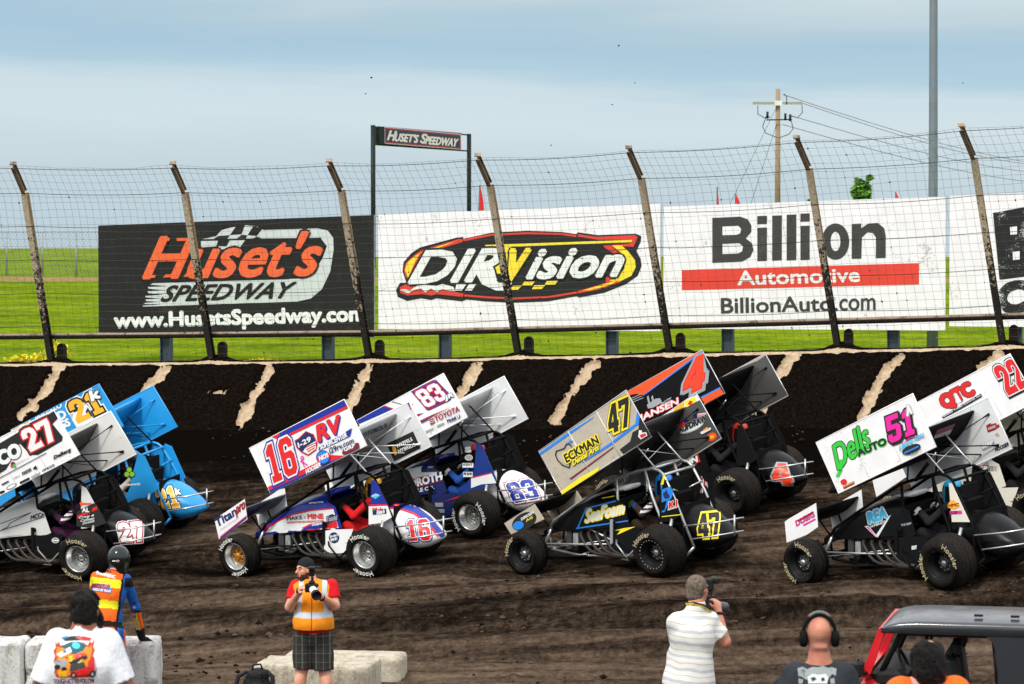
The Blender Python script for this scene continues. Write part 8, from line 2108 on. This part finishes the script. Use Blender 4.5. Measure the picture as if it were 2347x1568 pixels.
    # tub, bonnet, wings, seats
    mb = MB(); mb.box((x_B + .35, Yn + .76, -.02), (2.05, 1.5, .52), red, bevel=.05); mb.box((xb0 - .62, Yn + .76, .08), (1.2, 1.25, .36), red, bevel=.06); mb.box((xb0 + .05, Yn + .76, .30), (.2, 1.4, .5), red, bevel=.04); put(mb, 'body')
    for y in (Yn - .02, Yf + .02):
        for x in (xb0 - .75, x_B + .75):
            mb = MB(); mb.tube([Vector((x + .52 * math.cos(a), y, -.15 + .50 * math.sin(a))) for a in np.linspace(.1, math.pi - .1, 14)], .05, blk, 8); put(mb, 'wheel_arch')
            w = empty('wheel', (x - base.x, y - base.y, .39)); w.parent = root
            mb = MB(); mb.lathe([(.2, -.1), (.3, -.12), (.37, -.10), (.39, -.06), (.39, .06), (.37, .10), (.3, .12), (.2, .1)], M_TYRE, 32); o = mb.build('tyre'); o.parent = w
            mb = MB(); mb.lathe([(.2, -.1), (.17, -.04), (.06, -.05), (0, -.06)], RIM_ALU, 24); mb.lathe([(.2, .1), (.17, .04), (.06, .05), (0, .06)], RIM_ALU, 24); o = mb.build('rim'); o.parent = w
    mb = MB(); mb.box((xb0 - 1.24, Yn + .76, .06), (.06, 1.15, .40), red, bevel=.02)
    for k in range(7): mb.box((xb0 - 1.275, Yn + .46 + .1 * k, .06), (.02, .05, .26), blk)
    put(mb, 'grille')
    for y in (Yn + .32, Yf - .32): mb = MB(); mb.lathe([(0, -.02), (.085, -.01), (.09, .02)], CGREY, 18, 'X', (xb0 - 1.29, y, .10)); put(mb, 'headlight')
    mb = MB(); mb.box((xb0 - 1.36, Yn + .76, -.16), (.14, 1.5, .14), blk, bevel=.03); put(mb, 'bumper')
    mb = MB(); mb.box((xb0 + .22, Yn + .76, zb0 - .1), (.34, 1.35, .18), blk, bevel=.05); put(mb, 'dashboard')
    for y in (Yn + .40, Yf - .40):
        mb = MB(); mb.box((x_front + .62, y, .52), (.16, .46, .52), blk, Matrix.Rotation(-.15, 3, 'Y'), bevel=.05); mb.box((x_front + .42, y, .30), (.46, .46, .12), blk, bevel=.04); mb.box((x_front + .66, y, .84), (.10, .26, .16), blk, bevel=.04); put(mb, 'seat')
    mb = MB(); cc = Vector((x_front + .18, Yn + .40, zb0 - .02)); mb.tube([cc + Vector((-.07 * math.sin(a), .17 * math.cos(a), .16 * math.sin(a))) for a in np.linspace(0, 6.283, 20)[:-1]], .016, blk, 6, closed=True); put(mb, 'steering_wheel')
    mb = MB(); mb.box((X(1975), Yn - .16, Zz(1532)), (.10, .20, .16), blk, bevel=.03); mb.tube([(X(1985), Yn - .1, Zz(1545)), (xb0 + .02, Yn + .05, zb0 - .04)], .018, blk, 6); put(mb, 'mirror')
    # it stands turned a little away from us
    R_ = Matrix.Rotation(-.24, 3, 'Z'); cn = Vector((x_front, Yn, 0)); v0 = Vector((cn.x - base.x, cn.y - base.y, 0)); v1 = R_ @ v0
    root.rotation_euler.z = -.24; root.location = (cn.x - v1.x, cn.y - v1.y, g_)
    # the red marker with a white stroke seen through the cab
    Ym = 29.2; s2 = FPX / Ym; q = lambda p_: at(*pD(p_), Ym); c = [q(p_) for p_ in ((890, 975), (905, 900), (945, 800), (1005, 805), (1018, 870), (1018, 975))]
    mb = MB(); bx = q((955, 880)); lo_ = float(base_ground(bx.x, Ym))
    mb.slab([(v.x, v.z) for v in c], lambda p_: Vector((p_[0], Ym, p_[1])), lambda p_: Vector((p_[0], Ym + .03, p_[1])), red); mb.tube([(bx.x, Ym + .015, lo_ - .05), (bx.x, Ym + .015, c[0].z + .05)], .025, blk, 8)
    pc = Pic(pD); pc.line([(890, 968), (925, 960), (935, 880), (985, 968), (1015, 965)], 16, PWHITE); pc.P([(965, 815), (990, 812), (982, 850)], PWHITE)
    def pl(px, lift=0): return CAM + ray(*px) * (Ym - lift)
    pc.put(mb, pl, step=.002, lift=.004); o = mb.build('marker_board', None, (bx.x, Ym, lo_)); tag(o, 'small red marker board with white zigzag seen through the off-road vehicle cab', 'marker board')
offroad()

# clods thrown up by the tyres, hanging in the air
CL = paint('clod_dark', (.012, .010, .009), .9, 0, 0)
for i, (px, py, Y, r, lab) in enumerate(((851, 178, 47, .014, 'dark clod of dirt hanging in the sky above left of the gantry sign'), (838, 215, 47, .009, 'tiny dirt clod just below the larger one near the gantry sign'), (1418, 105, 46, .012, 'dark dirt clod high in the middle of the sky'), (1403, 240, 48, .009, 'dirt clod in the sky above the middle white billboard'), (1455, 190, 45, .008, 'tiny dirt clod in the sky, between two others right of centre'), (1263, 333, 46, .009, 'dirt clod hanging between the gantry sign and the fourth fence post'), (2207, 191, 44, .008, 'tiny dirt clod right of the light pole'))):
    c = at(px, py, Y); B = Body((-.05, -.05, -.05), (.05, .05, .05), .003); B.ell((0, 0, 0), (r * 1.3, r, r), .0); B.ell((r * .7, 0, r * .4), (r * .7, r * .6, r * .6), .01)
    o = body_mesh('dirt_clod', B, CL, None, None, c); tag(o, lab, 'dirt clod', 'clods thrown into the air')
